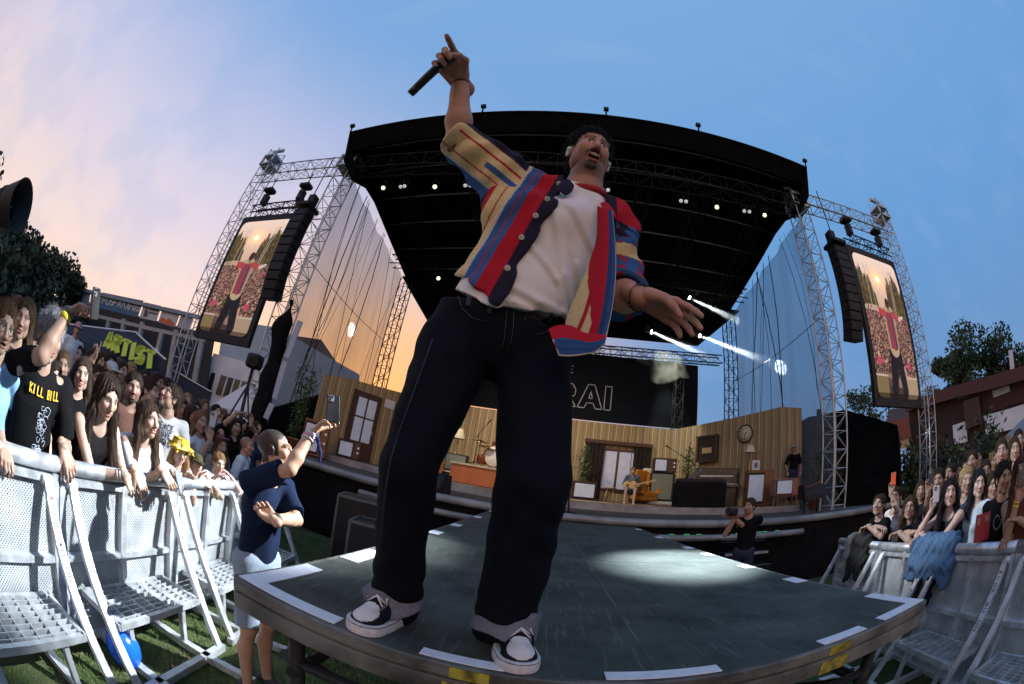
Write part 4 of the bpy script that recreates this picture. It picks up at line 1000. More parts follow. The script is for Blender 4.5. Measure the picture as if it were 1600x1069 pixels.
# ochre armchair + stool
q = fl(1003, 798, 13.6); l = Loc(q, .55); t = empty('armchair', q, 'ochre velvet wing armchair behind the guitarist', 'armchair'); VEL = M('ochre velvet', (.42, .17, .012), .85, 0, .25, 9, .2, 60)
for nm, c, s_ in (('seat', (0, -.05, .36), (.62, .62, .2)), ('backrest', (0, .3, .78), (.7, .18, .85)), ('armrest', (-.37, -.05, .48), (.14, .68, .3)), ('armrest', (.37, -.05, .48), (.14, .68, .3)), ('base', (0, 0, .2), (.78, .7, .18)), ('wing', (-.33, .2, .9), (.1, .2, .5)), ('wing', (.33, .2, .9), (.1, .2, .5))):
    m = MB(); l.box(m, c, s_, bev=.05); m.build(nm, VEL, t)
for sx in (-1, 1):
    for sy in (-1, 1):
        m = MB(); l.cyl(m, (sx*.32, sy*.28, 0), (sx*.3, sy*.26, .12), .025, n=8); m.build('leg', DARKWOOD, t)
q = fl(949, 799, 13.4); t = empty('stool', q, 'small wooden stool beside the seated guitarist', 'stool'); LW2 = M('pale wood', (.36, .26, .13), .5, 0, .2, 8)
MB().cyl(V(q)+Vector((0, 0, .46)), V(q)+Vector((0, 0, .5)), .22, n=20).build('seat', LW2, t)
for k in range(4):
    a = .6+k*math.pi/2; MB().cyl(V(q)+Vector((math.cos(a)*.22, math.sin(a)*.22, 0)), V(q)+Vector((math.cos(a)*.13, math.sin(a)*.13, .46)), .017, n=8).build('leg', LW2, t)
q = at(1012, 735, 14.3); lampstand((q[0], 14.3, at(1012, 755, 14.3)[2]-.25), 'cream shaded lamp behind the ochre armchair', .5, .3, .5)
t = empty('lamp_table', (q[0], 14.3, Z2), 'small dark table under the lamp behind the armchair', 'table'); zt = at(1012, 755, 14.3)[2]-.25
MB().box((q[0], 14.3, zt-.02), (.5, .4, .035)).build('tabletop', DARKWOOD, t)
for sx in (-1, 1):
    for sy in (-1, 1): MB().cyl((q[0]+sx*.2, 14.3+sy*.15, Z2), (q[0]+sx*.2, 14.3+sy*.15, zt-.04), .018, n=8).build('leg', DARKWOOD, t)
# plants on stage
plant('potted_plant', fl(907, 780, 14.0), 2.0, .55, 'bushy plant in terracotta pot left of the curtained window', 2)
plant('potted_plant', fl(1070, 790, 13.0), 2.1, .5, 'dark green plant between the amplifier and the piano', 5)
plant('potted_plant', fl(1272, 780, 9.6, 1.42), 2.0, .7, 'leafy plant in the dark right of the wallpaper set', 7)
plant('potted_tree', fl(452, 720, 9.2, 1.42), 2.9, .6, 'tall leafy potted tree left of the stage wall', 9, n=700)
# drums
rq = at(752, 780, 12.2); t = empty('drum_riser', (rq[0], 12.6, Z2), 'orange fronted drum riser platform', 'drum riser')
MB().box((rq[0]+.25, 12.9, Z2+.30), (2.6, 1.8, .56)).build('front', M('orange riser', (.33, .095, .03), .7, 0, .15, 3), t); MB().box((rq[0]+.25, 12.9, Z2+.61), (2.66, 1.86, .06)).build('top', M('pale riser top', (.42, .36, .25), .7, 0, .15), t)
zt = Z2+.64; dk = empty('drum_kit', (rq[0]+.3, 12.6, zt), 'copper red drum kit with white bass drum head', 'drum kit'); COP = M('copper drum', (.24, .055, .02), .25, .3, .2, 4)
bc = V((at(772, 735, 12.6)[0], 12.75, zt+.38)); ax = Vector((-.2, -1, 0)).normalized()
MB().lathe(bc-ax*.2, [(.36, 0), (.36, .4), (.37, .4), (.37, .43), (.33, .43)], ax, 26).build('bass_drum', COP, dk); MB().lathe(bc+ax*.225, [(.335, 0), (.33, .006), (.001, .008)], ax, 26).build('drum_head', M('drum skin', (.62, .6, .52), .6, 0, .06), dk)
MB().lathe(bc+ax*.235+Vector((.16, 0, -.05)), [(.06, 0), (.05, .004), (.001, .005)], ax, 14).build('port_hole', BLACKM, dk)
for px, py, r_, h_ in ((752, 724, .17, .26), (776, 702, .16, .22)):
    c = V(at(px, py, 12.75)); MB().lathe(c, [(r_, 0), (r_, h_), (r_*.97, h_+.01)], (0, -.25, 1), 18).build('tom_drum', COP, dk)
CYM = M('bronze cymbal', (.14, .085, .03), .3, .9, .2)
for px, py, r_ in ((751, 690, .30), (765, 700, .38)):
    c = V(at(px, py, 12.8)); MB().lathe(c, [(r_, 0), (r_*.5, .025), (.04, .05), (.001, .06)], (.1, -.15, 1), 22).build('cymbal', CYM, dk); MB().cyl(c, (c.x, c.y, zt), .012, n=6).build('cymbal_stand', ALU2, dk)
for px, py in ((742, 745), (746, 752)):
    c = V(at(px, py, 12.7)); m = MB(); m.cyl(c, c+Vector((0, 0, -.2)), .02); m.cyl(c, c+Vector((.15, 0, -.25)), .012); m.ball(c, .05); m.build('pedal', ALU2, dk)
def boom(p, h, tip, label):
    t = empty('microphone_stand', p, label, 'microphone stand', 'microphone stands on the stage'); p = V(p); top = p+Vector((0, 0, h)); tip = V(tip)
    MB().cyl(p, top, .014, n=8).build('pole', BLACKM, t); m = MB(); bk = top+(top-tip)*.35; m.cyl(bk, tip, .010, n=6); m.build('boom', BLACKM, t)
    d = (tip-top).normalized(); m = MB(); m.cyl(tip-d*.06, tip+d*.12, .018, .026, n=8); m.ball(tip+d*.13, .032); m.build('microphone', BLACKM, t)
    m = MB()
    for k in range(3):
        a = k*2.09; m.cyl(p+Vector((0, 0, .12)), p+Vector((math.cos(a)*.3, math.sin(a)*.3, .01)), .01)
    m.build('tripod', BLACKM, t); return t
q = at(737, 745, 12.4); boom((q[0], 12.4, zt), at(740, 677, 12.4)[2]-zt, at(763, 661, 12.4), 'boom microphone stand above the drum kit')
q = at(1085, 800, 13.0); boom((q[0], 13.0, Z2), 1.35, at(1046, 700, 12.9), 'boom microphone stand leaning over from the dark plant')
q = at(887, 808, 7.6); t = empty('microphone_stand', (q[0], 7.6, 1.4), 'straight microphone stand in the middle of the stage front', 'microphone stand', 'microphone stands on the stage')
MB().cyl((q[0], 7.6, 1.4), at(893, 655, 7.6), .016, n=8).build('pole', BLACKM, t); MB().lathe((q[0], 7.6, 1.4), [(.16, 0), (.16, .02), (.03, .035)], n=18).build('base', BLACKM, t)
c = V(at(893, 650, 7.6)); m = MB(); m.cyl(c+Vector((0, .1, -.05)), c+Vector((0, -.1, .02)), .02, .027); m.ball(c+Vector((0, -.12, .03)), .034); m.build('microphone', BLACKM, t)
# guitar on stand by the amp
def guitar(p, up, face, body, label, sc=1.0):
    t = empty('guitar', p, label, 'guitar', 'guitars on the stage'); p = V(p); u = V(up).normalized(); f = V(face).normalized(); s = u.cross(f).normalized()
    pr = [(0, -.24), (.14, -.2), (.19, -.08), (.12, .05), (.15, .16), (.09, .24), (.03, .21), (-.03, .21), (-.09, .24), (-.15, .16), (-.12, .05), (-.19, -.08), (-.14, -.2)]
    MB().slab([p+(s*x+u*z)*sc for x, z in pr], f, .05*sc).build('body', body, t)
    m = MB(); m.bar(p+(u*.15)*sc+f*.06, p+u*.78*sc+f*.06, .05*sc, .03*sc, up=f); m.bar(p+u*.78*sc+f*.05, p+u*.93*sc+f*.05, .075*sc, .025*sc, up=f); m.build('neck', LW2, t)
    MB().box(p+u*-.06*sc+f*.055, (.09*sc, .02, .12*sc)).build('pickguard', BLACKM, t)
    return t
guitar(at(686, 728, 12.2), (.12, .1, 1), (.2, -1, 0), WOOD, 'orange guitar on a stand left of the low amplifier')
# rugs and floor papers
for px, py, w_, d_, lb in ((690, 772, 1.6, .5, 'pale paper lying on the stage floor left of the riser'), (905, 803, 1.7, .9, 'worn tan rug before the floor television'), (990, 806, 1.2, .35, 'white papers on the stage floor by the stool')):
    q = at(px, py, 10.0); MB().box((q[0]*1.02, 10.6, Z2+.004), (w_, d_, .006), rz=.1).build('rug', M('tan rug', (.42, .32, .19), .9, 0, .25, 3)); o = bpy.context.scene.objects[-1] if False else COL.objects[-1]; tag(o, lb, 'rug' if 'rug' in lb else 'paper')
# wedge monitors, stage-front clutter
for k, (px, py, Y, lb) in enumerate(((1268, 775, 8.2, 'black wedge monitor on a stand at the right stage edge'), (668, 785, 7.3, 'black wedge monitor with red cable at the left stage edge'))):
    q = at(px, py, Y); t = empty('wedge_monitor', (q[0], Y, 1.4), lb, 'loudspeaker'); l = Loc((q[0], Y, 1.42 if k else 1.75), -.2)
    m = MB(); m.slab([l(-.32, -.25, 0), l(-.32, .25, 0), l(-.32, .2, .36), l(-.32, -.1, .36), l(-.32, -.25, .1)], l(1, 0, 0)-l(0, 0, 0), .64); m.build('cabinet', BLACKM, t)
    if not k:
        m = MB(); m.bar(l(-.2, -.2, .30), l(.25, .0, .42), .03, .01); m.bar(l(-.3, -.18, .31), l(-.2, -.22, .3), .03, .01); m.build('trim', M('red trim', (.4, .05, .05), .5), t)
        for sx in (-.2, .2):
            MB().cyl(l(sx, 0, 0), l(sx, 0, -.34), .025, n=8).build('leg', BLACKM, t)
    else:
        MB().tube([l(-.3, -.3, .02), l(-.1, -.38, .05), l(.1, -.3, .03), l(.3, -.36, .06)], .03, 6).build('cable', M('red cable', (.35, .03, .04), .6), t)
# flight cases under the stage front, left of the runway
def flight_case(p, w, d, h, rz, label, g='flight cases in the pit'):
    t = empty('flight_case', p, label, 'flight case', g); l = Loc(p, rz)
    m = MB(); l.box(m, (0, 0, h/2), (w, d, h)); m.build('body', BLACKM, t); m = MB()
    for sx in (-1, 1):
        for sy in (-1, 1): l.box(m, (sx*w/2, sy*d/2, h/2), (.035, .035, h+.01))
        for z in (0.02, h): l.box(m, (sx*w/2, 0, z), (.035, d, .035))
    for sy in (-1, 1):
        for z in (0.02, h): l.box(m, (0, sy*d/2, z), (w, .035, .035))
    m.build('edge_trim', M('dark alloy trim', (.10, .11, .12), .5, .4, .3, 8), t); return t
flight_case((-1.75, 4.9, 0), 1.1, .6, .95, .25, 'black flight case with alloy edges nearest the runway'); flight_case((-2.3, 5.6, 0), 1.2, .6, 1.15, .3, 'taller black flight case behind the near one')
flight_case((2.6, 5.4, 0), 1.0, .6, .8, -.2, 'low black flight case in the dark right of the runway')
st2 = empty('pit_stairs', (3.4, 6.1, 0), 'black metal steps up to the stage behind the cameraman', 'stairs')
for k in range(5): MB().box((3.6, 5.7+.2*k, .2+.22*k), (.9, .26, .04)).build('step', BLACKM, st2); MB().box((3.6, 5.58+.2*k, .2+.22*k), (.9, .02, .045)).build('step_edge', ALU2, st2)
# striped cloth wrapped round the left front tower
t = empty('tower_wrap', (FL, FTY, 0), 'black cloth with pale strips tied around the left front tower', 'cloth wrap'); rg = np.random.RandomState(3)
s_ = Sdf(); pts = [V((FL+.42-.05*k*0, FTY-.3, z)) for k, z in enumerate((.2, 2.0, 4.2, 5.4))]
s_.chain([np.array(p) for p in pts], [.30, .26, .23, .12]); v, f = s_.mesh(.06, wav(4, 5, .09, 6)); mesh_obj('cloth', v, f, BLACK, t)
m = MB()
for pp in (((465, 500), (473, 503), (451, 561), (444, 557)), ((441, 563), (449, 566), (432, 625), (425, 621)), ((421, 629), (429, 632), (418, 656), (411, 652))): m.slab([at(x, y, 8.0) for x, y in pp], (0, 1, 0), .03)
m.build('pale_strip', M('grey blue strip', (.34, .38, .48), .7), t)
# smoke cut to the shape of the light beams, and a smoke puff
def smoke_mat(name, dens, scale, thr, col=(.8, .85, .85)):
    m = bpy.data.materials.new(name); m.use_nodes = True; nt = m.node_tree; N = nt.nodes; L = nt.links; N.clear(); o = N.new('ShaderNodeOutputMaterial'); v = N.new('ShaderNodeVolumePrincipled')
    v.inputs['Color'].default_value = (*col, 1); tc = N.new('ShaderNodeTexCoord'); n = N.new('ShaderNodeTexNoise'); n.inputs['Scale'].default_value = scale; n.inputs['Detail'].default_value = 4; L.new(tc.outputs['Object'], n.inputs[0])
    r = N.new('ShaderNodeMapRange'); r.inputs[1].default_value = thr; r.inputs[2].default_value = thr+.3; r.inputs[3].default_value = dens*.12; r.inputs[4].default_value = dens; L.new(n.outputs[0], r.inputs[0]); L.new(r.outputs[0], v.inputs['Density']); L.new(v.outputs[0], o.inputs['Volume'])
    return m
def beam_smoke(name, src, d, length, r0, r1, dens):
    """smoke cone shaped as a light beam, its fading put into the density"""
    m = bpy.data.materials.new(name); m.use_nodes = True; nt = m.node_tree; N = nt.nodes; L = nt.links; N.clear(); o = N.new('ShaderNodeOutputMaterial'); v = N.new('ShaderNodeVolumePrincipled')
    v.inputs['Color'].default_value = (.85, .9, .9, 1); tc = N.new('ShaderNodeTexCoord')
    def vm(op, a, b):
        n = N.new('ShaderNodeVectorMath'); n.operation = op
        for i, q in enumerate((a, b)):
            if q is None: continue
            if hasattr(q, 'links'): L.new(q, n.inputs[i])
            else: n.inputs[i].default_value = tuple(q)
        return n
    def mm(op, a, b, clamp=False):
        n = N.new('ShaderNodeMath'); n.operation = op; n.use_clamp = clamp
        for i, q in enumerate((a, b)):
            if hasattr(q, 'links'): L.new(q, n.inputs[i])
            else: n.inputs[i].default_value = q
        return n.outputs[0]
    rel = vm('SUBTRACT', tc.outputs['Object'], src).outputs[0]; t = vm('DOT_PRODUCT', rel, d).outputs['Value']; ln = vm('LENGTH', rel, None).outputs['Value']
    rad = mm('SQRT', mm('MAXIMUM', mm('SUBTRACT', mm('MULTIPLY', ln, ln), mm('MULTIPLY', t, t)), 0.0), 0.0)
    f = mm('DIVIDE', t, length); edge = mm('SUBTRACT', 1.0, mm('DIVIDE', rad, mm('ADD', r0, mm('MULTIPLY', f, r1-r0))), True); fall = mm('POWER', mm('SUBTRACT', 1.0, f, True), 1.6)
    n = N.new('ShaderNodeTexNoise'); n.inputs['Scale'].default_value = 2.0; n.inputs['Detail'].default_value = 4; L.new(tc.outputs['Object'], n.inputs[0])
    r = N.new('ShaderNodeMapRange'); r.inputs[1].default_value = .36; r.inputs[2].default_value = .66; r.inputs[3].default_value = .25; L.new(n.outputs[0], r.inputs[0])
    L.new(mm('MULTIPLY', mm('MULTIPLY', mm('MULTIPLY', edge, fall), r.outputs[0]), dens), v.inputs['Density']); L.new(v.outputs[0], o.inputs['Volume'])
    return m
ENDS = (at(1190, 520, 17.0), at(1140, 574, 17.5), OV_R)
for k in (0, 1): e = ENDS[k]; spot('beam_spot', V(MOV[k])+(V(e)-V(MOV[k])).normalized()*.1, e, 24000, 6.5, .3, (.9, .97, 1), .03)
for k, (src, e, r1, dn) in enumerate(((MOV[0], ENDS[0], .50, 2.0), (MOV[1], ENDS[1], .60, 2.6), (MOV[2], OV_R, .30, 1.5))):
    a = V(src); d = (V(e)-a); ln_ = d.length; dd = d.normalized(); o = MB().cyl(a+dd*.12, a+d*.97, .10, r1, n=20).build('smoke', beam_smoke('beam smoke %s' % 'abc'[k], a, dd, ln_, .10, r1, dn)); tag(o, 'thin smoke cone shaped to show '+('the highest', 'the middle', 'the lowest long')[k]+' white beam', 'smoke', kind='stuff')
sp = at(1045, 575, 14.4); s_ = Sdf().ell(sp, (.9, .5, .6)).ell(sp+np.array([-.9, 0, .35]), (.6, .4, .4)); v, f = s_.mesh(.08, wav(3, 5, .12)); o = mesh_obj('smoke', v, f, smoke_mat('smoke puff', .5, 2.2, .42, (.8, .85, .75))); tag(o, 'pale smoke puff before the black backdrop', 'smoke', kind='stuff')
spot('beam_spot', sp+np.array([-.6, -.4, 2.6]), sp, 2600, 30, .6, (1, 1, .85), .05)  # spot added above the smoke puff to light it, no lamp body here
# ================================================================ roof rear apron
q = [at(628, 432, 16.6), at(1156, 486, 16.6), at(1090, 541, 18.2), at(668, 502, 18.2)]
MB().slab(q, (0, .5, .6), .05).build('rear_apron', BLACK, roof)

# ================================================================ crowd barriers
def perf_mat():
    m = bpy.data.materials.new('perforated alloy'); m.use_nodes = True; nt = m.node_tree; N = nt.nodes; L = nt.links; b = N['Principled BSDF']; out = N['Material Output']
    a = N.new('ShaderNodeAttribute'); a.attribute_name = 'Col'; sx = N.new('ShaderNodeSeparateXYZ'); L.new(a.outputs['Vector'], sx.inputs[0])
    def mth(op, x, v=None):
        n = N.new('ShaderNodeMath'); n.operation = op
        for i, q in enumerate((x, v)):
            if q is None: continue
            if isinstance(q, (int, float)): n.inputs[i].default_value = q
            else: L.new(q, n.inputs[i])
        return n.outputs[0]
    P = 1/.024
    u = mth('MULTIPLY', sx.outputs[0], P); v = mth('MULTIPLY', sx.outputs[1], P)
    def dots(uu, vv):
        fu = mth('SUBTRACT', mth('FRACT', uu), .5); fv = mth('SUBTRACT', mth('FRACT', vv), .5)
        return mth('ADD', mth('MULTIPLY', fu, fu), mth('MULTIPLY', fv, fv))
    d = mth('MINIMUM', dots(u, v), dots(mth('ADD', u, .5), mth('ADD', v, .5)))
    hole = mth('LESS_THAN', d, .030)
    tr = N.new('ShaderNodeBsdfTransparent'); mx = N.new('ShaderNodeMixShader'); L.new(hole, mx.inputs[0]); L.new(b.outputs[0], mx.inputs[1]); L.new(tr.outputs[0], mx.inputs[2]); L.new(mx.outputs[0], out.inputs[0])
    tc = N.new('ShaderNodeTexCoord'); n = N.new('ShaderNodeTexNoise'); n.inputs['Scale'].default_value = 5; n.inputs['Detail'].default_value = 7; L.new(tc.outputs['Object'], n.inputs[0])
    r = N.new('ShaderNodeValToRGB'); L.new(n.outputs[0], r.inputs[0]); e = r.color_ramp.elements; e[0].position = .3; e[0].color = (.40, .43, .45, 1); e[1].position = .7; e[1].color = (.72, .75, .76, 1); L.new(r.outputs[0], b.inputs['Base Color'])
    b.inputs['Metallic'].default_value = .45; b.inputs['Roughness'].default_value = .5
    bp = N.new('ShaderNodeBump'); bp.inputs['Strength'].default_value = .15; bp.inputs['Distance'].default_value = .02; L.new(n.outputs[0], bp.inputs['Height']); L.new(bp.outputs[0], b.inputs['Normal'])
    return m
PERF = perf_mat()
INK = M('sticker ink', (.03, .035, .09), .6, 0, 0); RED = M('sticker red', (.45, .03, .04), .6, 0, 0); STK = M('sticker white', (.62, .64, .66), .5, 0, .05)
def barrier(A, B, n, label, sticker=(0, 1), grate=True, group=None):
    A = V((A[0], A[1], 0)); B = V((B[0], B[1], 0)); d = (B-A); Ln = d.length; d.normalize(); n = V((n[0], n[1], 0)); n = (n-d*n.dot(d)).normalized()
    t = empty('crowd_barrier', (A+B)/2, label, 'crowd barrier', group); up = Vector((0, 0, 1))
    P = lambda s, o, z: A+d*s+n*o+up*z
    # panel with hole pattern measured in metres
    vs = [P(.0, 0, .10), P(Ln, 0, .10), P(Ln, 0, 1.14), P(0, 0, 1.14)]; cs = [(0, .1, 0), (Ln, .1, 0), (Ln, 1.14, 0), (0, 1.14, 0)]
    mesh_obj('panel', vs, [(0, 1, 2, 3)], PERF, t, smooth=False, colors=np.array(cs))
    m = MB(); m.cyl(P(0.005, .02, 1.175), P(Ln-.005, .02, 1.175), .044, n=18); m.build('top_rail', ALU, t)
    m = MB()
    for s in (.03, Ln/2, Ln-.03): m.bar(P(s, .025, .06), P(s, .025, 1.13), .05, .05, up=n)
    for z in (.08, .64, 1.10): m.bar(P(.05, .022, z), P(Ln-.05, .022, z), .045, .04, up=up)
    m.build('frame', ALU, t)
    for k, s in enumerate((.10, Ln-.10)):
        a = P(s, .05, 1.10); c = P(s, .40, .42); b = P(s, .56, .05)
        m = MB(); m.bar(a, c, .058, .035, up=n); m.bar(c+(c-a).normalized()*-.01, b, .058, .034, up=n); m.cyl(P(s-.045, .045, 1.09), P(s+.045, .045, 1.09), .028, n=10); so = m.build('strut', ALU, t)
        if k in sticker:
            u = (a-c).normalized(); face = d.cross(u); face = face if face.dot(n) > 0 else -face; x = up.cross(n)
            o = a-u*.06+face*.0195; m = MB(); m.slab([o-x*.026, o+x*.026, o+x*.026-u*.50, o-x*.026-u*.50], face, .0015); m.build('sticker', STK, so)
            m = MB(); q = o-u*.045+face*.002; m.slab([q-x*.02, q+x*.02, q+u*.022], face, .001); m.build('sticker_logo', RED, so)
            m = MB()
            for i, ch in enumerate('TOP·WC·CZ'):
                text_mb(m, ch, o-u*(.10+.043*i)-x*(.012 if ch != 'W' else .014)+face*.0022, x, u, .028 if ch not in '·' else .012, .001, weight=.2, font_w=1.45)
            m.build('sticker_lettering', INK, so)
    if grate:
        g = MB(); z = .42
        g.bar(P(.16, .42, z), P(Ln-.16, .42, z), .03, .045); g.bar(P(.16, .05, z), P(Ln-.16, .05, z), .03, .045)
        g.bar(P(.16, .04, z), P(.16, .43, z), .03, .045); g.bar(P(Ln-.16, .04, z), P(Ln-.16, .43, z), .03, .045)
        for i in range(1, 8): g.bar(P(.16, .05+.37*i/8, z), P(Ln-.16, .05+.37*i/8, z), .006, .034)
        k = int((Ln-.32)/.1)
        for i in range(1, k): s = .16+(Ln-.32)*i/k; g.bar(P(s, .05, z), P(s, .42, z), .006, .03)
        g.build('step_grating', ALU, t)
        m = MB()
        for s in (.30, Ln-.30): m.bar(P(s, .0, .05), P(s, .95, .05), .06, .06); m.bar(P(s, .36, .05), P(s, .36, .40), .04, .04, up=n)
        m.bar(P(.05, .56, .05), P(Ln-.05, .56, .05), .05, .06); m.build('base_frame', ALU, t)
    return t
LN = [(-1.88, -1.55), (-1.98, -.42), (-2.235, .735), (-2.49, 1.90), (-2.73, 2.86), (-3.0, 3.9)]
RN = [(2.80, -1.2), (2.98, -.2), (3.24, .92), (3.53, 2.05), (3.72, 3.05), (3.98, 4.1)]
lb = ['aluminium crowd barrier at the left edge of the picture', 'aluminium crowd barrier under the man in the black lettered shirt', 'aluminium crowd barrier under the long haired girls, blue balloon below its step', 'aluminium crowd barrier under the children at the rail', 'aluminium crowd barrier behind the man filming from the pit']
for i in range(5): barrier(LN[i], LN[i+1], (1, 0), lb[i], (1,) if i in (1,) else ((1,) if i == 2 else (1,)), group='crowd barriers left of the runway')
lb = ['aluminium crowd barrier at the right picture edge, nearest the camera', 'aluminium crowd barrier under the red tablet case', 'aluminium crowd barrier with the denim jacket over its end', 'aluminium crowd barrier under the two women with crossed arms', 'aluminium crowd barrier farthest right of the runway, grey jacket over it']
for i in range(5): barrier(RN[i], RN[i+1], (-1, 0), lb[i], (0,) if i in (1, 2, 3) else (1,), group='crowd barriers right of the runway')
# blue balloon
bp_ = atz(193, 1012, .16); s_ = Sdf().ell(bp_, (.125, .125, .15), k=0).cone(bp_+np.array([0, 0, -.12]), bp_+np.array([0, .0, -.175]), .05, .012, k=.05)
v, f = s_.mesh(.008); o = mesh_obj('balloon', v, f, M('blue rubber', (.01, .10, .62), .22, 0, .05)); tag(o, 'shiny blue balloon lying under the barrier step', 'balloon')

# ================================================================ trees
def leaf_mat(name, col):
    return M(name, col, .7, 0, .5, 1.2)
LFD = leaf_mat('dark crown leaves', (.022, .034, .012)); LFG = leaf_mat('green crown leaves', (.034, .062, .022)); BARK = M('bark', (.06, .045, .03), .9, 0, .3, 3, .4, 12)
def tree(p, h, w, seed, label, mat, group, n=2600, leaf=.32, low=.25):
    t = empty('tree', p, label, 'tree', group); rg = np.random.RandomState(seed); p = V(p); m = MB()
    m.tube([p, p+Vector((.1, .05, h*.3)), p+Vector((rg.normal(0, .2), 0, h*.6)), p+Vector((0, 0, h*.9))], [h*.028, h*.022, h*.014, .03], 8)
    for k in range(7):
        a = rg.rand()*6.28; z = h*rg.uniform(.3, .7); m.tube([p+Vector((0, 0, z)), p+Vector((math.cos(a)*w*.25, math.sin(a)*w*.25, z+h*.1)), p+Vector((math.cos(a)*w*.45, math.sin(a)*w*.45, z+h*.14))], [h*.012, h*.007, .02], 6)
    m.build('trunk', BARK, t)
    nc = 26; C = []
    for k in range(nc):
        z = rg.uniform(low, .97); r = w*.5*math.sin(math.pi*min(.98, max(.08, (z-low)/(1-low)*.86+.12)))**.7*math.sqrt(rg.rand()); a = rg.rand()*6.28
        C.append((math.cos(a)*r, math.sin(a)*r, z*h, rg.uniform(.10, .2)*w))
    C = np.array(C); idx = rg.randint(0, nc, n); c = C[idx]
    dv = rg.normal(size=(n, 3)); dv /= np.linalg.norm(dv, axis=1)[:, None]; rr = c[:, 3:4]*rg.rand(n, 1)**.4*1.15
    cen = c[:, :3]+dv*rr*np.array([1, 1, .8])+np.array(p)
    d = rg.normal(size=(n, 3)); d /= np.linalg.norm(d, axis=1)[:, None]; s = np.cross(d, rg.normal(size=(n, 3))); s /= np.linalg.norm(s, axis=1)[:, None]
    L_ = leaf*rg.uniform(.5, 1.2, (n, 1)); W = L_*.42
    vs = np.stack([cen-d*L_*.5, cen+s*W, cen+d*L_*.5, cen-s*W], 1).reshape(-1, 3); fs = np.arange(n*4).reshape(n, 4)
    mesh_obj('crown', vs, fs, mat, t, smooth=False)
    return t
GL = 'dark trees left of the arena stand'
for k, (px, py, D, w, lbx) in enumerate(((-40, 385, 17, 8, 'dark tree at the far left behind the first heads'), (15, 372, 24, 9, 'dark tree left of the arena stand, under the camera lens'), (62, 392, 27, 8, 'dark tree left of the arena stand, middle of its row'), (98, 412, 31, 7, 'dark tree nearest the arena stand with ragged top'), (122, 448, 36, 6, 'low dark tree peeping over the arena stand'))):
    q = atd(px, py, D); tree((q[0], q[1], 0), max(3, q[2]*1.05), w, 20+k, lbx, LFD, GL, 6500, .34, .05)
q = atd(-30, 255, 9.0); tree((q[0], q[1], 0), q[2]*1.10, 3.2, 31, 'green leafy tree above the camera lens at the left edge', LFG, None, 2600, .2, .35)
q = atd(-42, 40, 8.0); tree((q[0]-.4, q[1]-1.2, 0), 12.5, 2.4, 33, 'leafy tree tip at the upper left picture edge', LFG, None, 2000, .2, .6)
GR_ = 'tall trees behind the brown houses'
for k, (px, py, D, w, lbx) in enumerate(((1475, 555, 44, 8, 'tree right beside the outer truss tower, behind the houses'), (1502, 522, 46, 9, 'tall tree left of the thin white chimney'), (1552, 530, 46, 9.5, 'tall tree with the white chimney before it'), (1588, 560, 48, 6, 'tree right of the white chimney'), (1356, 605, 60, 9, 'small distant tree between the right screen and the mesh'), (1340, 612, 62, 8, 'paler distant tree left of the right video screen'))):
    q = atd(px, py, D); tree((q[0], q[1], 0), q[2]*1.02, w, 40+k, lbx, LFG, GR_, 7500 if k < 4 else 2500, .42, .2)

# ================================================================ buildings
BW = M('white render', (.72, .74, .77), .85, 0, .12, .8, .1, 6); GREYR = M('grey cladding', (.20, .24, .28), .8, 0, .12, .5); GLASS = M('dark window glass', (.02, .025, .03), .15, 0, .2, .6); CONC = M('concrete', (.33, .34, .35), .85, 0, .2, 1)
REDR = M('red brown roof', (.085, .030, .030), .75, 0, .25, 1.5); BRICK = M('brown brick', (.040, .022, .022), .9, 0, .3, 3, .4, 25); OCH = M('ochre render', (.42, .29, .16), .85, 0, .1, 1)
class Facade:
    """vertical wall between two ground points; s along it (0..L), o outwards (towards the camera), z up"""
    def __init__(s, A, B):
        s.A = Vector((A[0], A[1], 0)); s.B = Vector((B[0], B[1], 0)); s.d = s.B-s.A; s.L = s.d.length; s.d.normalize(); s.n = Vector((s.d.y, -s.d.x, 0))
        if s.n.dot(-s.A) < 0: s.n = -s.n
    def __call__(s, a, o, z): return s.A+s.d*a+s.n*o+Vector((0, 0, z))
    def hit(s, px, py):
        d = ray(px, py); n = np.array(s.n); t = (n@(np.array(s.A)-CAMPOS))/(n@d); p = CAMPOS+d*t; return (V(p)-s.A).dot(s.d), p[2]
    def box(s, m, a0, a1, o0, o1, z0, z1, z0b=None, z1b=None):
        z0b = z0 if z0b is None else z0b; z1b = z1 if z1b is None else z1b
        v = [s(a0, o0, z0), s(a1, o0, z0b), s(a1, o0, z1b), s(a0, o0, z1), s(a0, o1, z0), s(a1, o1, z0b), s(a1, o1, z1b), s(a0, o1, z1)]
        m._add(v, [(0, 1, 2, 3), (7, 6, 5, 4), (0, 4, 5, 1), (1, 5, 6, 2), (2, 6, 7, 3), (3, 7, 4, 0)]); return m
def quad_on(F, m, pts, o, t):
    """polygon given by picture survey points, lying on facade F"""
    P = [F.hit(*p) for p in pts]; m.slab([F(a, o, z) for a, z in P], F.n, t); return P
a = atd(92, 445, 34); b_ = atd(318, 500, 24); F = Facade(a, b_)
t = empty('arena_stand', F(F.L/2, 0, 0), 'arena grandstand with grey posts and a blue name banner', 'building')
m = MB(); quad_on(F, m, [(92, 446), (316, 505), (296, 640), (60, 560)], -2.6, .3); m.build('wall', M('dark stand back', (.05, .045, .045), .9, 0, .2, .5), t)
m = MB(); quad_on(F, m, [(92, 443), (320, 497), (319, 502), (92, 448)], .1, .3); m.build('roof_edge', GREYR, t)
m = MB()
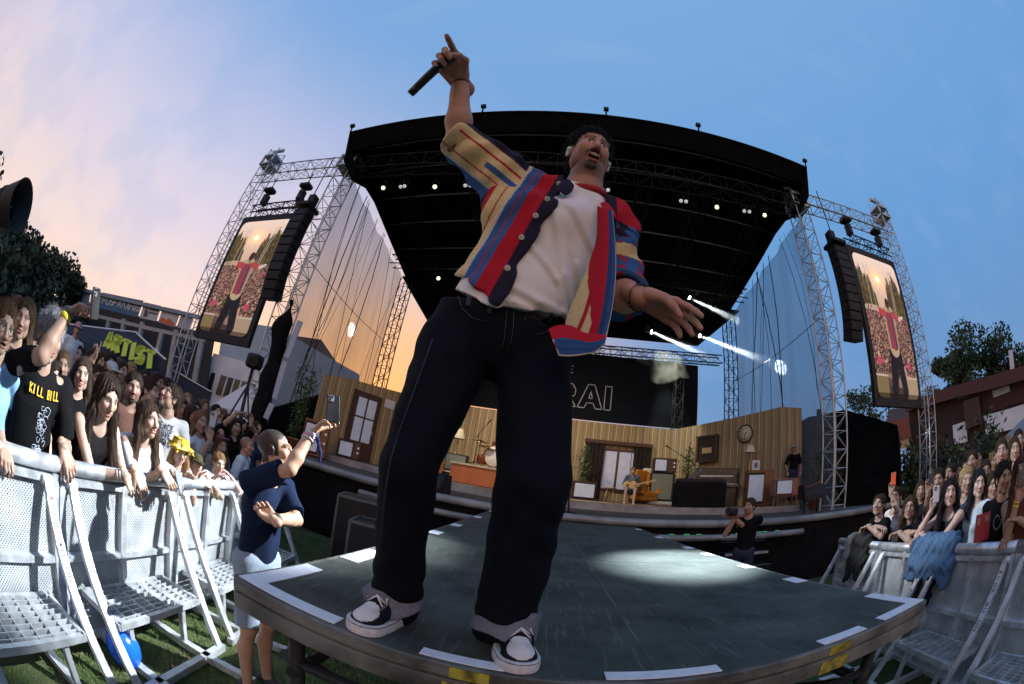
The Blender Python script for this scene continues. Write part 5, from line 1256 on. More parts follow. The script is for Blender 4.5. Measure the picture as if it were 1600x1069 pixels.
for px, py, qx, qy in ((103, 446, 96, 500), (116, 449, 108, 500), (130, 453, 122, 505), (170, 498, 160, 545), (193, 498, 187, 550), (222, 503, 210, 560), (253, 515, 238, 585), (315, 530, 300, 615), (275, 515, 262, 590)):
    a_, za = F.hit(px, py); b2, zb_ = F.hit(qx, qy); m.bar(F(a_, -.1, za), F(b2, -.1, zb_), .28, .28, up=F.n)
for px, py, qx, qy in ((98, 480, 320, 532), (96, 466, 158, 480)):
    a_, za = F.hit(px, py); b2, zb_ = F.hit(qx, qy); m.bar(F(a_, -.05, za), F(b2, -.05, zb_), .22, .2, up=F.n)
m.build('post', CONC, t)
m = MB()
for px0, px1 in ((104, 115), (117, 129), (131, 143), (145, 160)):
    quad_on(F, m, [(px0, 447+(px0-104)*.25), (px1, 447+(px1-104)*.25), (px1-3, 468+(px1-104)*.25), (px0-3, 468+(px0-104)*.25)], .12, .05)
m.build('glass_panel', M('pale glass', (.36, .40, .45), .3, 0, .3, .6), t)
bn = MB(); quad_on(F, bn, [(163, 459), (226, 472), (217, 497), (156, 483)], .16, .06); bno = bn.build('name_banner', M('teal banner', (.05, .13, .24), .7, 0, .05), t)
(a0, z0), (a1, z1) = F.hit(162, 476), F.hit(190, 482); m = MB(); o3 = F(a0, .235, z0); xd = (F(a1, .235, z1)-o3); u_ = (F(*[F.hit(165, 466)[0], .235, F.hit(165, 466)[1]])-o3)
text_mb(m, 'FOSFA', o3, xd, Vector((0, 0, 1)), u_.length*.95, .02, weight=.16, fit=xd.length)
(a0, z0), (a1, z1) = F.hit(199, 485), F.hit(221, 490); o3 = F(a0, .235, z0); xd = F(a1, .235, z1)-o3
text_mb(m, 'Aréna', o3, xd, Vector((0, 0, 1)), u_.length*.95, .02, weight=.14, fit=xd.length)
(a0, z0), (a1, z1) = F.hit(192, 483), F.hit(197, 470); m.bar(F(a0, .24, z0), F(a1, .24, z1), .06, .02, up=F.n); m.bar(F(F.hit(197, 484)[0], .24, F.hit(197, 484)[1]), F(a1, .24, z1), .06, .02, up=F.n)
m.build('lettering', M('banner white', (.6, .65, .68), .6, 0, 0), bno)
for k, (pp, col) in enumerate((([(228, 474), (254, 480), (246, 504), (220, 498)], (.42, .46, .52)), ([(257, 481), (285, 487), (275, 513), (249, 505)], (.45, .48, .53)), ([(287, 488), (305, 492), (296, 517), (278, 513)], (.32, .35, .4)))):
    m = MB(); quad_on(F, m, pp, .16, .05); bo = m.build('advert_board', M('advert board %s' % 'abc'[k], col, .7, 0, .12, 2), t)
    m = MB()
    if k == 1: quad_on(F, m, [(250, 504), (256, 497), (262, 502), (268, 499), (275, 508), (274, 512)], .22, .02); m.build('red_mountain_print', M('print red', (.5, .12, .06), .7), bo)
    if k == 0:
        quad_on(F, m, [(229, 487), (233, 484), (233, 496), (226, 497)], .22, .02); quad_on(F, m, [(237, 484), (250, 487), (249, 489), (236, 486)], .22, .02); quad_on(F, m, [(235, 489), (248, 492), (247, 494), (234, 491)], .22, .02); m.build('dark_print', M('print dark', (.07, .08, .1), .7), bo)
# white building with ribbon windows, red roof
a = atd(322, 560, 27); b_ = atd(520, 640, 24); F2 = Facade(a, b_)
t = empty('white_building', F2(F2.L/2, 0, 0), 'white flat building with dark windows and a red roof behind the screen', 'building')
m = MB(); quad_on(F2, m, [(334, 552), (420, 575), (425, 660), (300, 655), (312, 600)], -.25, .25); m.build('wall', BW, t)
m = MB(); quad_on(F2, m, [(345, 492), (432, 505), (560, 580), (560, 660), (410, 650), (415, 578), (334, 550)], -1.2, .3); m.build('upper_wall', M('blue grey render', (.34, .42, .50), .85, 0, .1, .6), t)
m = MB(); quad_on(F2, m, [(388, 503), (430, 511), (498, 521), (522, 557), (560, 585), (455, 540)], -1.6, .3); m.build('roof', REDR, t)
for pts in ([(331, 582), (337, 584), (329, 616), (322, 613)], [(346, 586), (400, 601), (392, 628), (337, 616)]):
    m = MB(); quad_on(F2, m, pts, .02, .04); wo = m.build('window', GLASS, t)
    if pts[0][0] > 340:
        m = MB()
        for i in range(1, 5):
            f = i/5; p0 = F2.hit(346+54*f, 586+15*f); p1 = F2.hit(337+55*f, 616+12*f); m.bar(F2(p0[0], .09, p0[1]), F2(p1[0], .09, p1[1]), .10, .04, up=F2.n)
        m.build('mullion', BW, wo)
# tents
def tent_poly(name, pts, mat, label, thick=.12, valance=None):
    P = [atd(*p) for p in pts]; n = np.cross(P[1]-P[0], P[2]-P[0]); n = n if n@(CAMPOS-P[0]) > 0 else -n
    t = empty(name, (P[0][0], P[0][1], 0), label, 'tent'); MB().slab(P, -n, thick).build('roof', mat, t); return t, P, nrm(n)
NAVY = M('navy tent cloth', (.016, .024, .048), .8, 0, .3, 1.2)
t, P, n_ = tent_poly('artist_tent', [(90, 506, 15.0), (212, 521, 13.2), (258, 563, 11.6), (252, 598, 11.4), (112, 552, 14.0)], NAVY, 'navy marquee roof lettered ARTIST in yellow green')
m = MB()
def on_plane(px, py, off=.14):
    d = ray(px, py); k = (n_@(P[0]-CAMPOS))/(n_@d); return V(CAMPOS+d*k+n_*off)
o3 = on_plane(165, 547); e3 = on_plane(238, 583); u3 = on_plane(171, 527)-o3; text_mb(m, 'ARTIST', o3, e3-o3, u3, u3.length, .02, weight=.22, fit=(e3-o3).length, gap=.22)
m.build('lettering', M('yellow green print', (.50, .55, .03), .7, 0, .05), t)
m = MB()
for a_, c_ in (((90, 505), (212, 520)), ((212, 520), (259, 563))): m.bar(on_plane(*a_, .02), on_plane(*c_, .02), .05, .03, up=V(n_))
m.build('edge_trim', WHITEP, t)
m = MB()
for px, py, D in ((130, 556, 13.9), (250, 596, 11.5), (190, 575, 12.6)): q = atd(px, py, D); m.cyl((q[0], q[1], 0), q, .03)
m.build('pole', ALU2, t)
t, P, n_ = tent_poly('dark_tent', [(283, 586, 12.5), (330, 612, 12.0), (322, 640, 12.0), (268, 616, 12.5)], NAVY, 'small navy tent roof beside the white building')
m = MB(); m.bar(V(atd(283, 585, 12.45)), V(atd(330, 612, 11.95)), .05, .03); m.build('edge_trim', WHITEP, t)
m = MB(); q = atd(322, 640, 12.1); m.cyl((q[0], q[1], 0), q, .03); m.build('pole', ALU2, t)
WT = M('white tent cloth', (.60, .66, .76), .8, 0, .08, 1)
q = [atd(328, 634, 12), atd(391, 597, 12), atd(410, 648, 11.6), atd(404, 640, 14)]
t = empty('white_tent', (q[1][0], q[1][1], 0), 'white peaked tent behind the filming crowd', 'tent'); m = MB(); m._add([V(q[0]), V(q[1]), V(q[2]), V(q[3])+Vector((0, 1.5, 0))], [(0, 2, 1), (1, 2, 3), (0, 1, 3), (0, 3, 2)]); m.build('roof', WT, t)
m = MB(); m.cyl((q[2][0], q[2][1], 0), q[2], .04); m.cyl((q[0][0], q[0][1], 0), q[0], .04); m.build('pole', ALU2, t)
# dark lighting stand in the left crowd
q = atd(398, 565, 8.5); t = empty('followspot_stand', (q[0], q[1], 0), 'black tripod lamp stand behind the crowd before the white tent', 'lamp stand')
m = MB(); m.cyl((q[0], q[1], 0), q, .035, n=8); m.build('pole', BLACKM, t); m = MB(); m.box(q, (.35, .3, .3), bev=.05); m.cyl(V(q), V(q)+Vector((.2, -.25, -.05)), .09, .11); m.build('lamp_head', BLACKM, t)
m = MB()
for dx, dy in ((-.9, -.3), (.7, -.5), (.1, .9)): m.cyl(V((q[0], q[1], q[2]-.5)), (q[0]+dx, q[1]+dy, .0), .02)
m.build('leg', BLACKM, t)
# houses on the right
a = atd(1300, 700, 34); b_ = atd(1610, 640, 27); F3 = Facade(a, b_)
t = empty('brown_house', F3(F3.L/2, 0, 0), 'long brown brick house with red roof beyond the right crowd', 'building')
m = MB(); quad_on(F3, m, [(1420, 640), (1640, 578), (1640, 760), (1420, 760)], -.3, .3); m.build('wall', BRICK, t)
m = MB(); quad_on(F3, m, [(1418, 633), (1470, 612), (1510, 600), (1640, 560), (1640, 583), (1500, 622), (1420, 644)], .1, .6); m.build('roof', REDR, t)
m = MB(); quad_on(F3, m, [(1489, 665), (1510, 658), (1512, 690), (1491, 695)], .06, .05); quad_on(F3, m, [(1537, 650), (1640, 618), (1640, 655), (1541, 680)], .06, .05); m.build('white_base', BW, t)
m = MB(); quad_on(F3, m, [(1532, 612), (1640, 582), (1640, 612), (1536, 648)], .08, .05); m.build('dark_boarding', M('dark red boards', (.05, .014, .016), .8, 0, .3, 4), t)
m = MB(); quad_on(F3, m, [(1507, 628), (1531, 620), (1536, 662), (1511, 672)], .16, .3); m.build('brick_pier', M('lit brick', (.075, .042, .034), .9, 0, .3, 3, .4, 25), t)  # brighter copy of the brown brick, the light is put into its colour
m = MB(); quad_on(F3, m, [(1551, 611), (1577, 602), (1579, 612), (1553, 622)], .16, .05); m.build('window', M('pale glass', (.36, .40, .45)), t)
c0 = F3.hit(1579, 582); c1 = F3.hit(1572, 548); m = MB(); m.cyl(F3(c0[0], -.6, c0[1]-1), F3(c1[0]+.3, -.6, c1[1]), .2, n=10); m.build('chimney', M('white flue', (.55, .5, .5), .5, 0, .1), t)
t = empty('ochre_house', F3(1, -9, 0), 'ochre house with grey red roof behind the right video screen', 'building')
m = MB(); quad_on(F3, m, [(1335, 668), (1470, 615), (1470, 700), (1335, 700)], -6, .3); m.build('wall', OCH, t)
m = MB(); quad_on(F3, m, [(1338, 660), (1348, 632), (1425, 622), (1428, 640), (1340, 668)], -5.5, .4); m.build('roof', M('grey violet roof', (.10, .085, .11), .8, 0, .2, 1), t)
m = MB(); quad_on(F3, m, [(1445, 612), (1474, 598), (1500, 604), (1490, 618), (1448, 632)], -7, .4); m.build('gable', M('pale gable', (.35, .28, .22), .85, 0, .1), t)
t = empty('red_shutter_door', F3(4, 1, 0), 'red slatted gate panel below the right video screen', 'gate'); m = MB(); quad_on(F3, m, [(1400, 660), (1428, 653), (1432, 684), (1404, 694)], 1.0, .1); m.build('panel', M('red slats', (.22, .055, .035), .7, 0, .2, 1, stretch=(12, 12, 1)), t)
# black tent / dark backstage at right
t, P, n_ = tent_poly('black_marquee', [(1236, 668, 18), (1262, 652, 18), (1292, 646, 17.5), (1320, 640, 17), (1402, 664, 16), (1405, 700, 15), (1405, 800, 15), (1232, 800, 17)], BLACK, 'black backstage marquee right of the wallpaper set', .5)
q = atd(1279, 640, 17); m = MB(); m.cyl((q[0], q[1], 0), q, .1); m.build('pole', BLACKM, t)
t, P, n_ = tent_poly('black_backing', [(420, 640, 12.5), (560, 600, 17), (560, 800, 17), (400, 800, 12.5)], BLACK, 'black cloth masking left of the stage set behind the tall plant', .2)
q = [atd(1565, 690, 13), atd(1600, 655, 13), atd(1650, 640, 13), atd(1640, 690, 12)]
t = empty('white_tent', (q[1][0], q[1][1], 0), 'pale tent corner at the right picture edge above the crowd', 'tent'); m = MB(); m.slab(q, (.3, .6, .2), .1); m.build('roof', M('grey tent cloth', (.30, .31, .33), .8, 0, .1), t); m = MB(); m.cyl((q[3][0], q[3][1], 0), q[3], .04); m.build('pole', ALU2, t)
for k, (px, py, D, h, w, lbx) in enumerate(((1553, 668, 18, 1.0, 2.4, 'dark bush before the white base of the brown house'), (1478, 700, 17, 1.0, 2.2, 'green bush behind the outer right truss tower'), (1425, 705, 17, 1.0, 2.2, 'green bush below the red gate panel'), (1290, 720, 16, 1.0, 2.0, 'bush in the dark beside the black marquee'))):
    q = atd(px, py, D); plant('bush', (q[0], q[1], 0), q[2]+h*.4, w, lbx, 60+k, False, 'bush', (.03, .05, .018), 1200, 'bushes on the right')
# big camera lens hanging into the picture at the left edge
q = atd(8, 322, 2.2); ax_ = V(atd(46, 322, 2.05))-V(q); ax_.normalize(); bpos = V(q)-ax_*.12
t = empty('video_camera', q, 'black camera lens with petal hood poking in at the left edge', 'camera'); m = MB()
m.lathe(bpos-ax_*.15, [(.075, 0), (.08, .02), (.08, .22), (.092, .25), (.092, .27)], ax_, 22); m.build('lens_barrel', BLACKM, t)
MB().lathe(bpos+ax_*.12, [(.088, 0), (.095, .02), (.118, .14), (.122, .145), (.112, .143), (.085, .03)], ax_, 26).build('lens_hood', RUBBER, t)
MB().lathe(bpos+ax_*.15, [(.08, 0), (.07, .018), (.001, .03)], ax_, 24).build('lens_glass', M('coated glass', (.01, .012, .02), .05, 0, 0, spec=1.0), t)
m = MB(); m.box(bpos-ax_*.3, (.3, .2, .24), bev=.03); m.box(bpos-ax_*.3+Vector((0, 0, .17)), (.26, .07, .05), bev=.015); m.build('camera_body', BLACKM, t)
m = MB(); m.cyl(bpos-ax_*.32-Vector((0, 0, .1)), Vector((bpos.x-.4, bpos.y-.15, 0)), .03); m.build('support_pole', BLACKM, t)
# ================================================================ people
SKIN = MC('skin', .5, .12, 160, .06, 30, sss=.12, spec=.35)
HAIRM = MC('hair', .6, .5, 60, .35, 30, spec=.12, stretch=(6, 6, .8))
CLOTH = MC('woven cloth', .92, .25, 260, .08, 40, spec=.07)
DENIM = MC('denim', .9, .35, 320, .14, 60, spec=.15)
def rotm(f, u=(0, 0, 1)):
    """columns: person's right, forward, up"""
    f = nrm(f); r = nrm(np.cross(f, u)); u2 = np.cross(r, f); return np.stack([r, f, u2], 1)
def ae(az, el=0): return np.array(dir_ae(az, el))
def head_sdf(c, Rm, s=1.0, open_mouth=0.0, fem=False, ears=True, jaw=1.0):
    S = Sdf(); P = lambda x, y, z: c+Rm@(np.array([x, y, z])*s)
    E = lambda p, r, k=.02, sub=False: S.ell(P(*p), np.array(r)*s, Rm.T, k*s, sub)
    Cn = lambda a, b, ra, rb, k=.012, sub=False: S.cone(P(*a), P(*b), ra*s, rb*s, k*s, sub)
    E((0, -.018, .038), (.074, .094, .082)); E((0, .022, -.022), (.063*jaw, .068, .088), .03)
    E((0, .058, -.098), (.026*jaw, .024, .022), .03)
    for x in (-1, 1):
        E((x*.046*jaw, .012, -.066), (.022, .03, .03), .03)
        E((x*.036, .066, -.018), (.022, .018, .02), .025)
        Cn((x*.012, .088, .028), (x*.045, .074, .030), .009, .008, .014)
        E((x*.032, .102, .008), (.017, .018, .012), .012, True)
        S.cone(P(x*.0315, .0735, .009), P(x*.0315, .0735, .009), .0135*s, None, .003*s)
        Cn((x*.016, .079, .0), (x*.046, .074, .003), .0035, .003, .004)
        Cn((x*.010, .096, -.034), (x*.012, .097, -.033), .0085, .0085, .008)
        if ears:
            E((x*.077, -.008, -.004), (.010, .020, .032), .008); E((x*.084, -.002, -.004), (.006, .011, .019), .004, True)
    Cn((0, .090, .020), (0, .110, -.026), .0085, .0125, .012)
    Cn((-.018, .088, -.056), (.018, .088, -.056), .0065, .0065, .006); Cn((0, .092, -.055), (0, .092, -.055), .008, .008, .006)
    zl = -.071-open_mouth*.012
    Cn((-.014, .086, zl), (.014, .086, zl), .008, .008, .006)
    if open_mouth: E((0, .094, -.064-open_mouth*.006), (.021, .028, .006+open_mouth*.006), .003, True)
    else: E((0, .099, -.0633), (.026, .012, .0022), .002, True)
    for x in (-1, 1): E((x*.0075, .102, -.046), (.0035, .006, .004), .002, True)
    return S
def skin_colors(v, c, Rm, s, skin, hairc, beard=0.0, scalp=False, lips=1.0, brow=1.0, eyes=(.05, .03, .02), mouth=0.0):
    L = (v-c)@Rm/s; x, y, z = np.abs(L[:, 0]), L[:, 1], L[:, 2]
    skin = np.array(skin, float); C = np.tile(skin, (len(v), 1)); hd = (z > -.14) & (np.linalg.norm(L, axis=1) < .19)
    def blend(m, col): C[:] = C*(1-m[:, None])+np.array(col)*m[:, None]
    sm = lambda a, b, q: np.clip((q-a)/(b-a), 0, 1)
    fr = hd & (y > .03)
    blend(np.where(fr, np.exp(-(((x-.042)/.02)**2+((z+.022)/.02)**2))*.28, 0), skin*np.array([1.15, .72, .7]))
    blend(np.where(fr, np.exp(-((x/.014)**2+((z+.03)/.018)**2))*.25, 0), skin*np.array([1.1, .75, .72]))
    if beard > 0:
        jawm = sm(-.035, -.06, z)*sm(.0, .03, y)*hd; must = np.exp(-(((z+.046)/.008)**2))*(x < .032)*(y > .07)
        goat = np.exp(-((x/.028)**2+((z+.095)/.03)**2))*(y > .02)
        b = np.clip((jawm*.5+must*.9+goat*.9)*beard, 0, .92)*np.where((x < .024) & (np.abs(z+.063-(-.008*mouth)) < .012+.01*mouth) & (y > .07), .12, 1)
        blend(b, np.array(hairc)*.8+.004)
    lm = fr & (x < .024) & (y > .078) & (((z < -.049) & (z > -.062)) | ((z < -.0645) & (z > -.08-.012*mouth)))
    blend(np.where(lm, .62*lips, 0), skin*np.array([.95, .42, .42]))
    im = fr & (x < .021) & (z < -.0575) & (z > -.070-.012*mouth) & (y < .086) & (y > .05) if mouth else fr & (x < .027) & (np.abs(z+.0633) < .0022) & (y > .07)
    blend(np.where(im, .9, 0), (.035, .008, .008))
    bz = .0285+.006*np.sin(np.clip((x-.012)/.036, 0, 1)*2.6)
    blend(np.where(fr & (x > .010) & (x < .050) & (y > .05), np.exp(-((z-bz)/.0068)**2)*.93*brow, 0), np.array(hairc)*.7+.004)
    ex = np.sqrt((x-.0315)**2+(z-.009)**2)
    eye = fr & (y > .070) & (x > .017) & (x < .046) & (np.abs(z-.0085) < .0062-.22*np.abs(x-.0315))
    blend(np.where(eye, .92, 0), (.62, .6, .58)); blend(np.where(eye & (ex < .0068), .95, 0), eyes)
    lash = fr & (y > .066) & (x > .015) & (x < .048) & ~eye & (np.abs(z-.0165+.18*np.abs(x-.0315)) < .0022)
    blend(np.where(lash, .8, 0), (.012, .008, .006))
    nz = fr & (y > .088) & (np.abs(x-.0075) < .004) & (np.abs(z+.046) < .005); blend(np.where(nz, .8, 0), (.03, .01, .008))
    if scalp:
        hl = hd & ((z > .062+.02*(y > .06)) | ((y < .035) & (z > -.03) & (x > .05)) | ((y < -.03) & (z > -.07)))
        blend(np.where(hl, scalp if scalp is not True else .8, 0), hairc)
    return np.clip(C, 0, 1)
def hair_mesh(c, Rm, s, style, seed, h, down=(0, 0, -1), length=.36, thick=1.0, fringe=0.0):
    S = Sdf(); P = lambda x, y, z: c+Rm@(np.array([x, y, z])*s); dn = np.array(down, float)
    t = .010*thick
    S.ell(P(0, -.026, .046), np.array([.079+t, .098+t, .084+t])*s, Rm.T, .02*s)
    if style in ('short', 'curly'):
        S.ell(P(0, -.07, -.01), np.array([.07, .05, .06])*s, Rm.T, .03*s)
        if style == 'curly':
            rg = np.random.RandomState(seed)
            for i in range(60):
                a, b = rg.uniform(0, 6.28), rg.uniform(-.25, 1.5); d = np.array([math.cos(a)*math.cos(b)*(.074+.008*thick), math.sin(a)*math.cos(b)*(.090+.008*thick)-.03, math.sin(b)*(.086+.01*thick)+.036])
                if d[1] > .05 and d[2] < .085: continue
                S.ell(P(*d), np.array([.017, .017, .017])*s*rg.uniform(.7, 1.25), Rm.T, .008*s)
    elif style in ('long', 'half'):
        ln = length*s
        S.ell(P(0, -.075, -.03), np.array([.075, .05, .09])*s, Rm.T, .03*s)
        for x in (-1, 1):
            a = P(x*.078, -.01, .02); b = P(x*.090, .004, -.09)+dn*.0; e = b+dn*ln*.55+Rm@(np.array([x*.03, .02, 0])*s); g = e+dn*ln*.42+Rm@(np.array([-x*.01, .045, 0])*s)
            S.chain([a, b, e, g], [.026*s, .032*s, .034*s, .012*s], .025*s)
        a = P(0, -.085, -.02); b = a+dn*ln*.45; e = a+dn*ln*1.0
        S.cone(a, b, .07*s, .078*s, .03*s, flat=(Rm[:, 1], 1.5)); S.cone(b, e, .078*s, .045*s, .03*s, flat=(Rm[:, 1], 1.6))
    elif style in ('bun', 'pony'):
        S.ell(P(0, -.075, -.01), np.array([.065, .04, .06])*s, Rm.T, .03*s)
        if style == 'bun': S.ell(P(0, -.06, .135), np.array([.036, .036, .032])*s, Rm.T, .015*s)
        else: S.chain([P(0, -.115, .05), P(0, -.15, .0), P(.0, -.15, 0)+dn*.2*s], [.03*s, .032*s, .012*s], .015*s)
    # keep the face free
    S.ell(P(0, .112, -.055+fringe*-.0), np.array([.076, .088, .125-fringe])*s, Rm.T, .012*s, True)
    S.ell(P(0, .108, .004), np.array([.066, .062, .084-fringe])*s, Rm.T, .012*s, True)
    if style in ('short', 'curly', 'bun', 'pony'):
        for x in (-1, 1): S.ell(P(x*.09, -.008, -.035), np.array([.03, .034, .05])*s, Rm.T, .008*s, True)
    rg = np.random.RandomState(seed); ph = rg.rand(6)*6.28
    def nz(X, Y, Z):
        x = ((X-c[0])*Rm[0, 0]+(Y-c[1])*Rm[1, 0]+(Z-c[2])*Rm[2, 0])/s; y = ((X-c[0])*Rm[0, 1]+(Y-c[1])*Rm[1, 1]+(Z-c[2])*Rm[2, 1])/s; z = ((X-c[0])*Rm[0, 2]+(Y-c[1])*Rm[1, 2]+(Z-c[2])*Rm[2, 2])/s
        a = np.arctan2(x, y+.02+0*z)
        return (.0032*np.sin(a*23+np.sin(z*22+ph[0])*1.6+ph[1])+.0022*np.sin(a*51+z*14*np.sin(a*3)+ph[2])+.0025*np.sin(x*90+ph[3])*np.sin(z*60+y*70+ph[4]))*s
    return S.mesh(h, nz)
def add_strands(hv, hq, c, Rm, s, style, seed, n, length):
    """loose locks laid along the hair surface so that its outline breaks up"""
    rg = np.random.RandomState(seed); P = hv[hq]; fn = np.cross(P[:, 2]-P[:, 0], P[:, 3]-P[:, 1]); vn = np.zeros_like(hv)
    for k in range(4): np.add.at(vn, hq[:, k], fn)
    vn /= np.linalg.norm(vn, axis=1)[:, None]+1e-12
    i = rg.randint(0, len(hv), n); p = hv[i].copy(); nn = vn[i]; crown = c+Rm@(np.array([0.01, -.06, .12])*s)
    fl_ = (p-crown); fl_ /= np.linalg.norm(fl_, axis=1)[:, None]+1e-9
    low = np.clip((c[2]-.0*s-p[:, 2])/(.08*s), 0, 1)[:, None]
    d = fl_*(1-low)+np.array([0, 0, -1.0])*low
    if style in ('curly',): d = d*.4+rg.normal(size=p.shape)*.8
    else: d = d+rg.normal(size=p.shape)*(.16 if style == 'long' else .28)
    d -= nn*(d*nn).sum(1)[:, None]; d /= np.linalg.norm(d, axis=1)[:, None]+1e-9
    if style == 'long': L = length*rg.uniform(.14, .5, n); lift = .004
    else: L = s*rg.uniform(.018, .04, n); lift = .006 if style != 'curly' else .012
    K = 5; w = np.cross(d, nn); W = s*rg.uniform(.0007, .0019, n); pts = []
    for k in range(K+1):
        f = k/K; l = (L*f)[:, None]; q = p+d*l+nn*(lift*s*math.sin(f*2.4)+.0015*s)-nn*(l*l)*(1-low)*(4.2/s)
        if style == 'curly': q = q+w*(.006*s*math.sin(f*5))
        ww = w*(W*(1-.75*f))[:, None]; pts.append(np.stack([q-ww, q+ww], 1))
    A = np.stack(pts, 1); LL = (A-c)@Rm/s; bad = ((LL[..., 1] > .055) & (np.abs(LL[..., 0]) < .062) & (LL[..., 2] < .064) & (LL[..., 2] > -.17)).any((1, 2)); A = A[~bad]; n = len(A)
    N0 = n*(K+1)*2; idx = np.arange(N0).reshape(n, K+1, 2); q = np.stack([idx[:, :-1, 0], idx[:, :-1, 1], idx[:, 1:, 1], idx[:, 1:, 0]], -1).reshape(-1, 4)
    return A.reshape(-1, 3), q, np.repeat(rg.uniform(.5, 1.7, n), (K+1)*2)
def ik(Sx, T, la, lb, hint):
    d = T-Sx; L = np.linalg.norm(d)
    if L > (la+lb)*.985: T = Sx+d*((la+lb)*.985/L); d = T-Sx; L = np.linalg.norm(d)
    a = (la*la-lb*lb+L*L)/(2*L); hgt = math.sqrt(max(la*la-a*a, 1e-6)); n = d/L; hv = np.asarray(hint, float); hv = hv-n*(hv@n); hv = nrm(hv)
    return Sx+n*a+hv*hgt, T
def rod(v, k, a):
    v = np.asarray(v, float); k = nrm(k); return v*math.cos(a)+np.cross(k, v)*math.sin(a)+k*(k@v)*(1-math.cos(a))
def hand_sdf(S, wr, d, pn, side, s=1.0, curls=(.5, .5, .55, .6), spread=.12, thumb=(.6, .3), rf=.0085, base_r=.028):
    """palm, four unequal bent fingers and a thumb. d: towards the fingers, pn: the way the palm faces, side +1 right hand, -1 left"""
    d = nrm(d); pn = np.asarray(pn, float); pn = nrm(pn-d*(pn@d)); w = np.cross(d, pn)*side     # towards the thumb
    S.cone(wr-d*.03*s, wr+d*.012*s, base_r*s, .025*s, .015*s, flat=(pn, 1.25))
    lens = (.078, .088, .082, .064)
    for i in range(4):
        o = (.031-.0205*i)*s; kn = wr+d*((.092, .096, .091, .082)[i])*s+w*o*1.05
        S.cone(wr+d*.012*s+w*o*.55, kn, .0155*s, .0115*s, .012*s, flat=(pn, 1.05))
        fd = nrm(d+w*spread*(1.5-i)*.5); p = kn; ax = np.cross(pn, fd)*-1; ang = 0
        for j, fr in enumerate((.45, .31, .24)):
            ang += curls[i]*(.8, 1.15, .75)[j]; q = p+rod(fd, ax, ang)*lens[i]*fr*s
            r0 = rf*s*(1.06, 1.0, .9, .78)[j]; S.cone(p, q, r0, rf*s*(1.0, .9, .74)[j], .004*s if j else .007*s); p = q
    tb = wr+d*.022*s+w*.022*s; t1 = nrm(d*math.cos(thumb[0])+w*math.sin(thumb[0])+pn*.35); k1 = tb+t1*.048*s
    S.cone(tb, k1, .017*s, .0125*s, .014*s); t2 = nrm(t1-w*thumb[1]+pn*thumb[1]*.4); k2 = k1+t2*.034*s; S.cone(k1, k2, .0115*s, .0105*s, .005*s)
    t3 = nrm(t2-w*thumb[1]*.8); S.cone(k2, k2+t3*.028*s, .0105*s, .008*s, .004*s)
    return S
PEOPLE_N = [0]
def glasses(c, Rm, s, par, mat=BLACKM):
    m = MB(); P = lambda x, y, z: V(c+Rm@(np.array([x, y, z])*s))
    for x in (-1, 1):
        m.tube([P(x*.033+.023*math.cos(a), .097-.004*abs(math.cos(a)), .006+.018*math.sin(a)) for a in np.linspace(0, 6.28, 15)[:-1]], .0018*s, 5, closed=True)
        m.tube([P(x*.056, .093, .01), P(x*.076, .03, .012), P(x*.082, -.01, .008)], .0018*s, 5)
    m.tube([P(-.010, .100, .008), P(.010, .100, .008)], .0018*s, 5); m.build('glasses', mat, par)
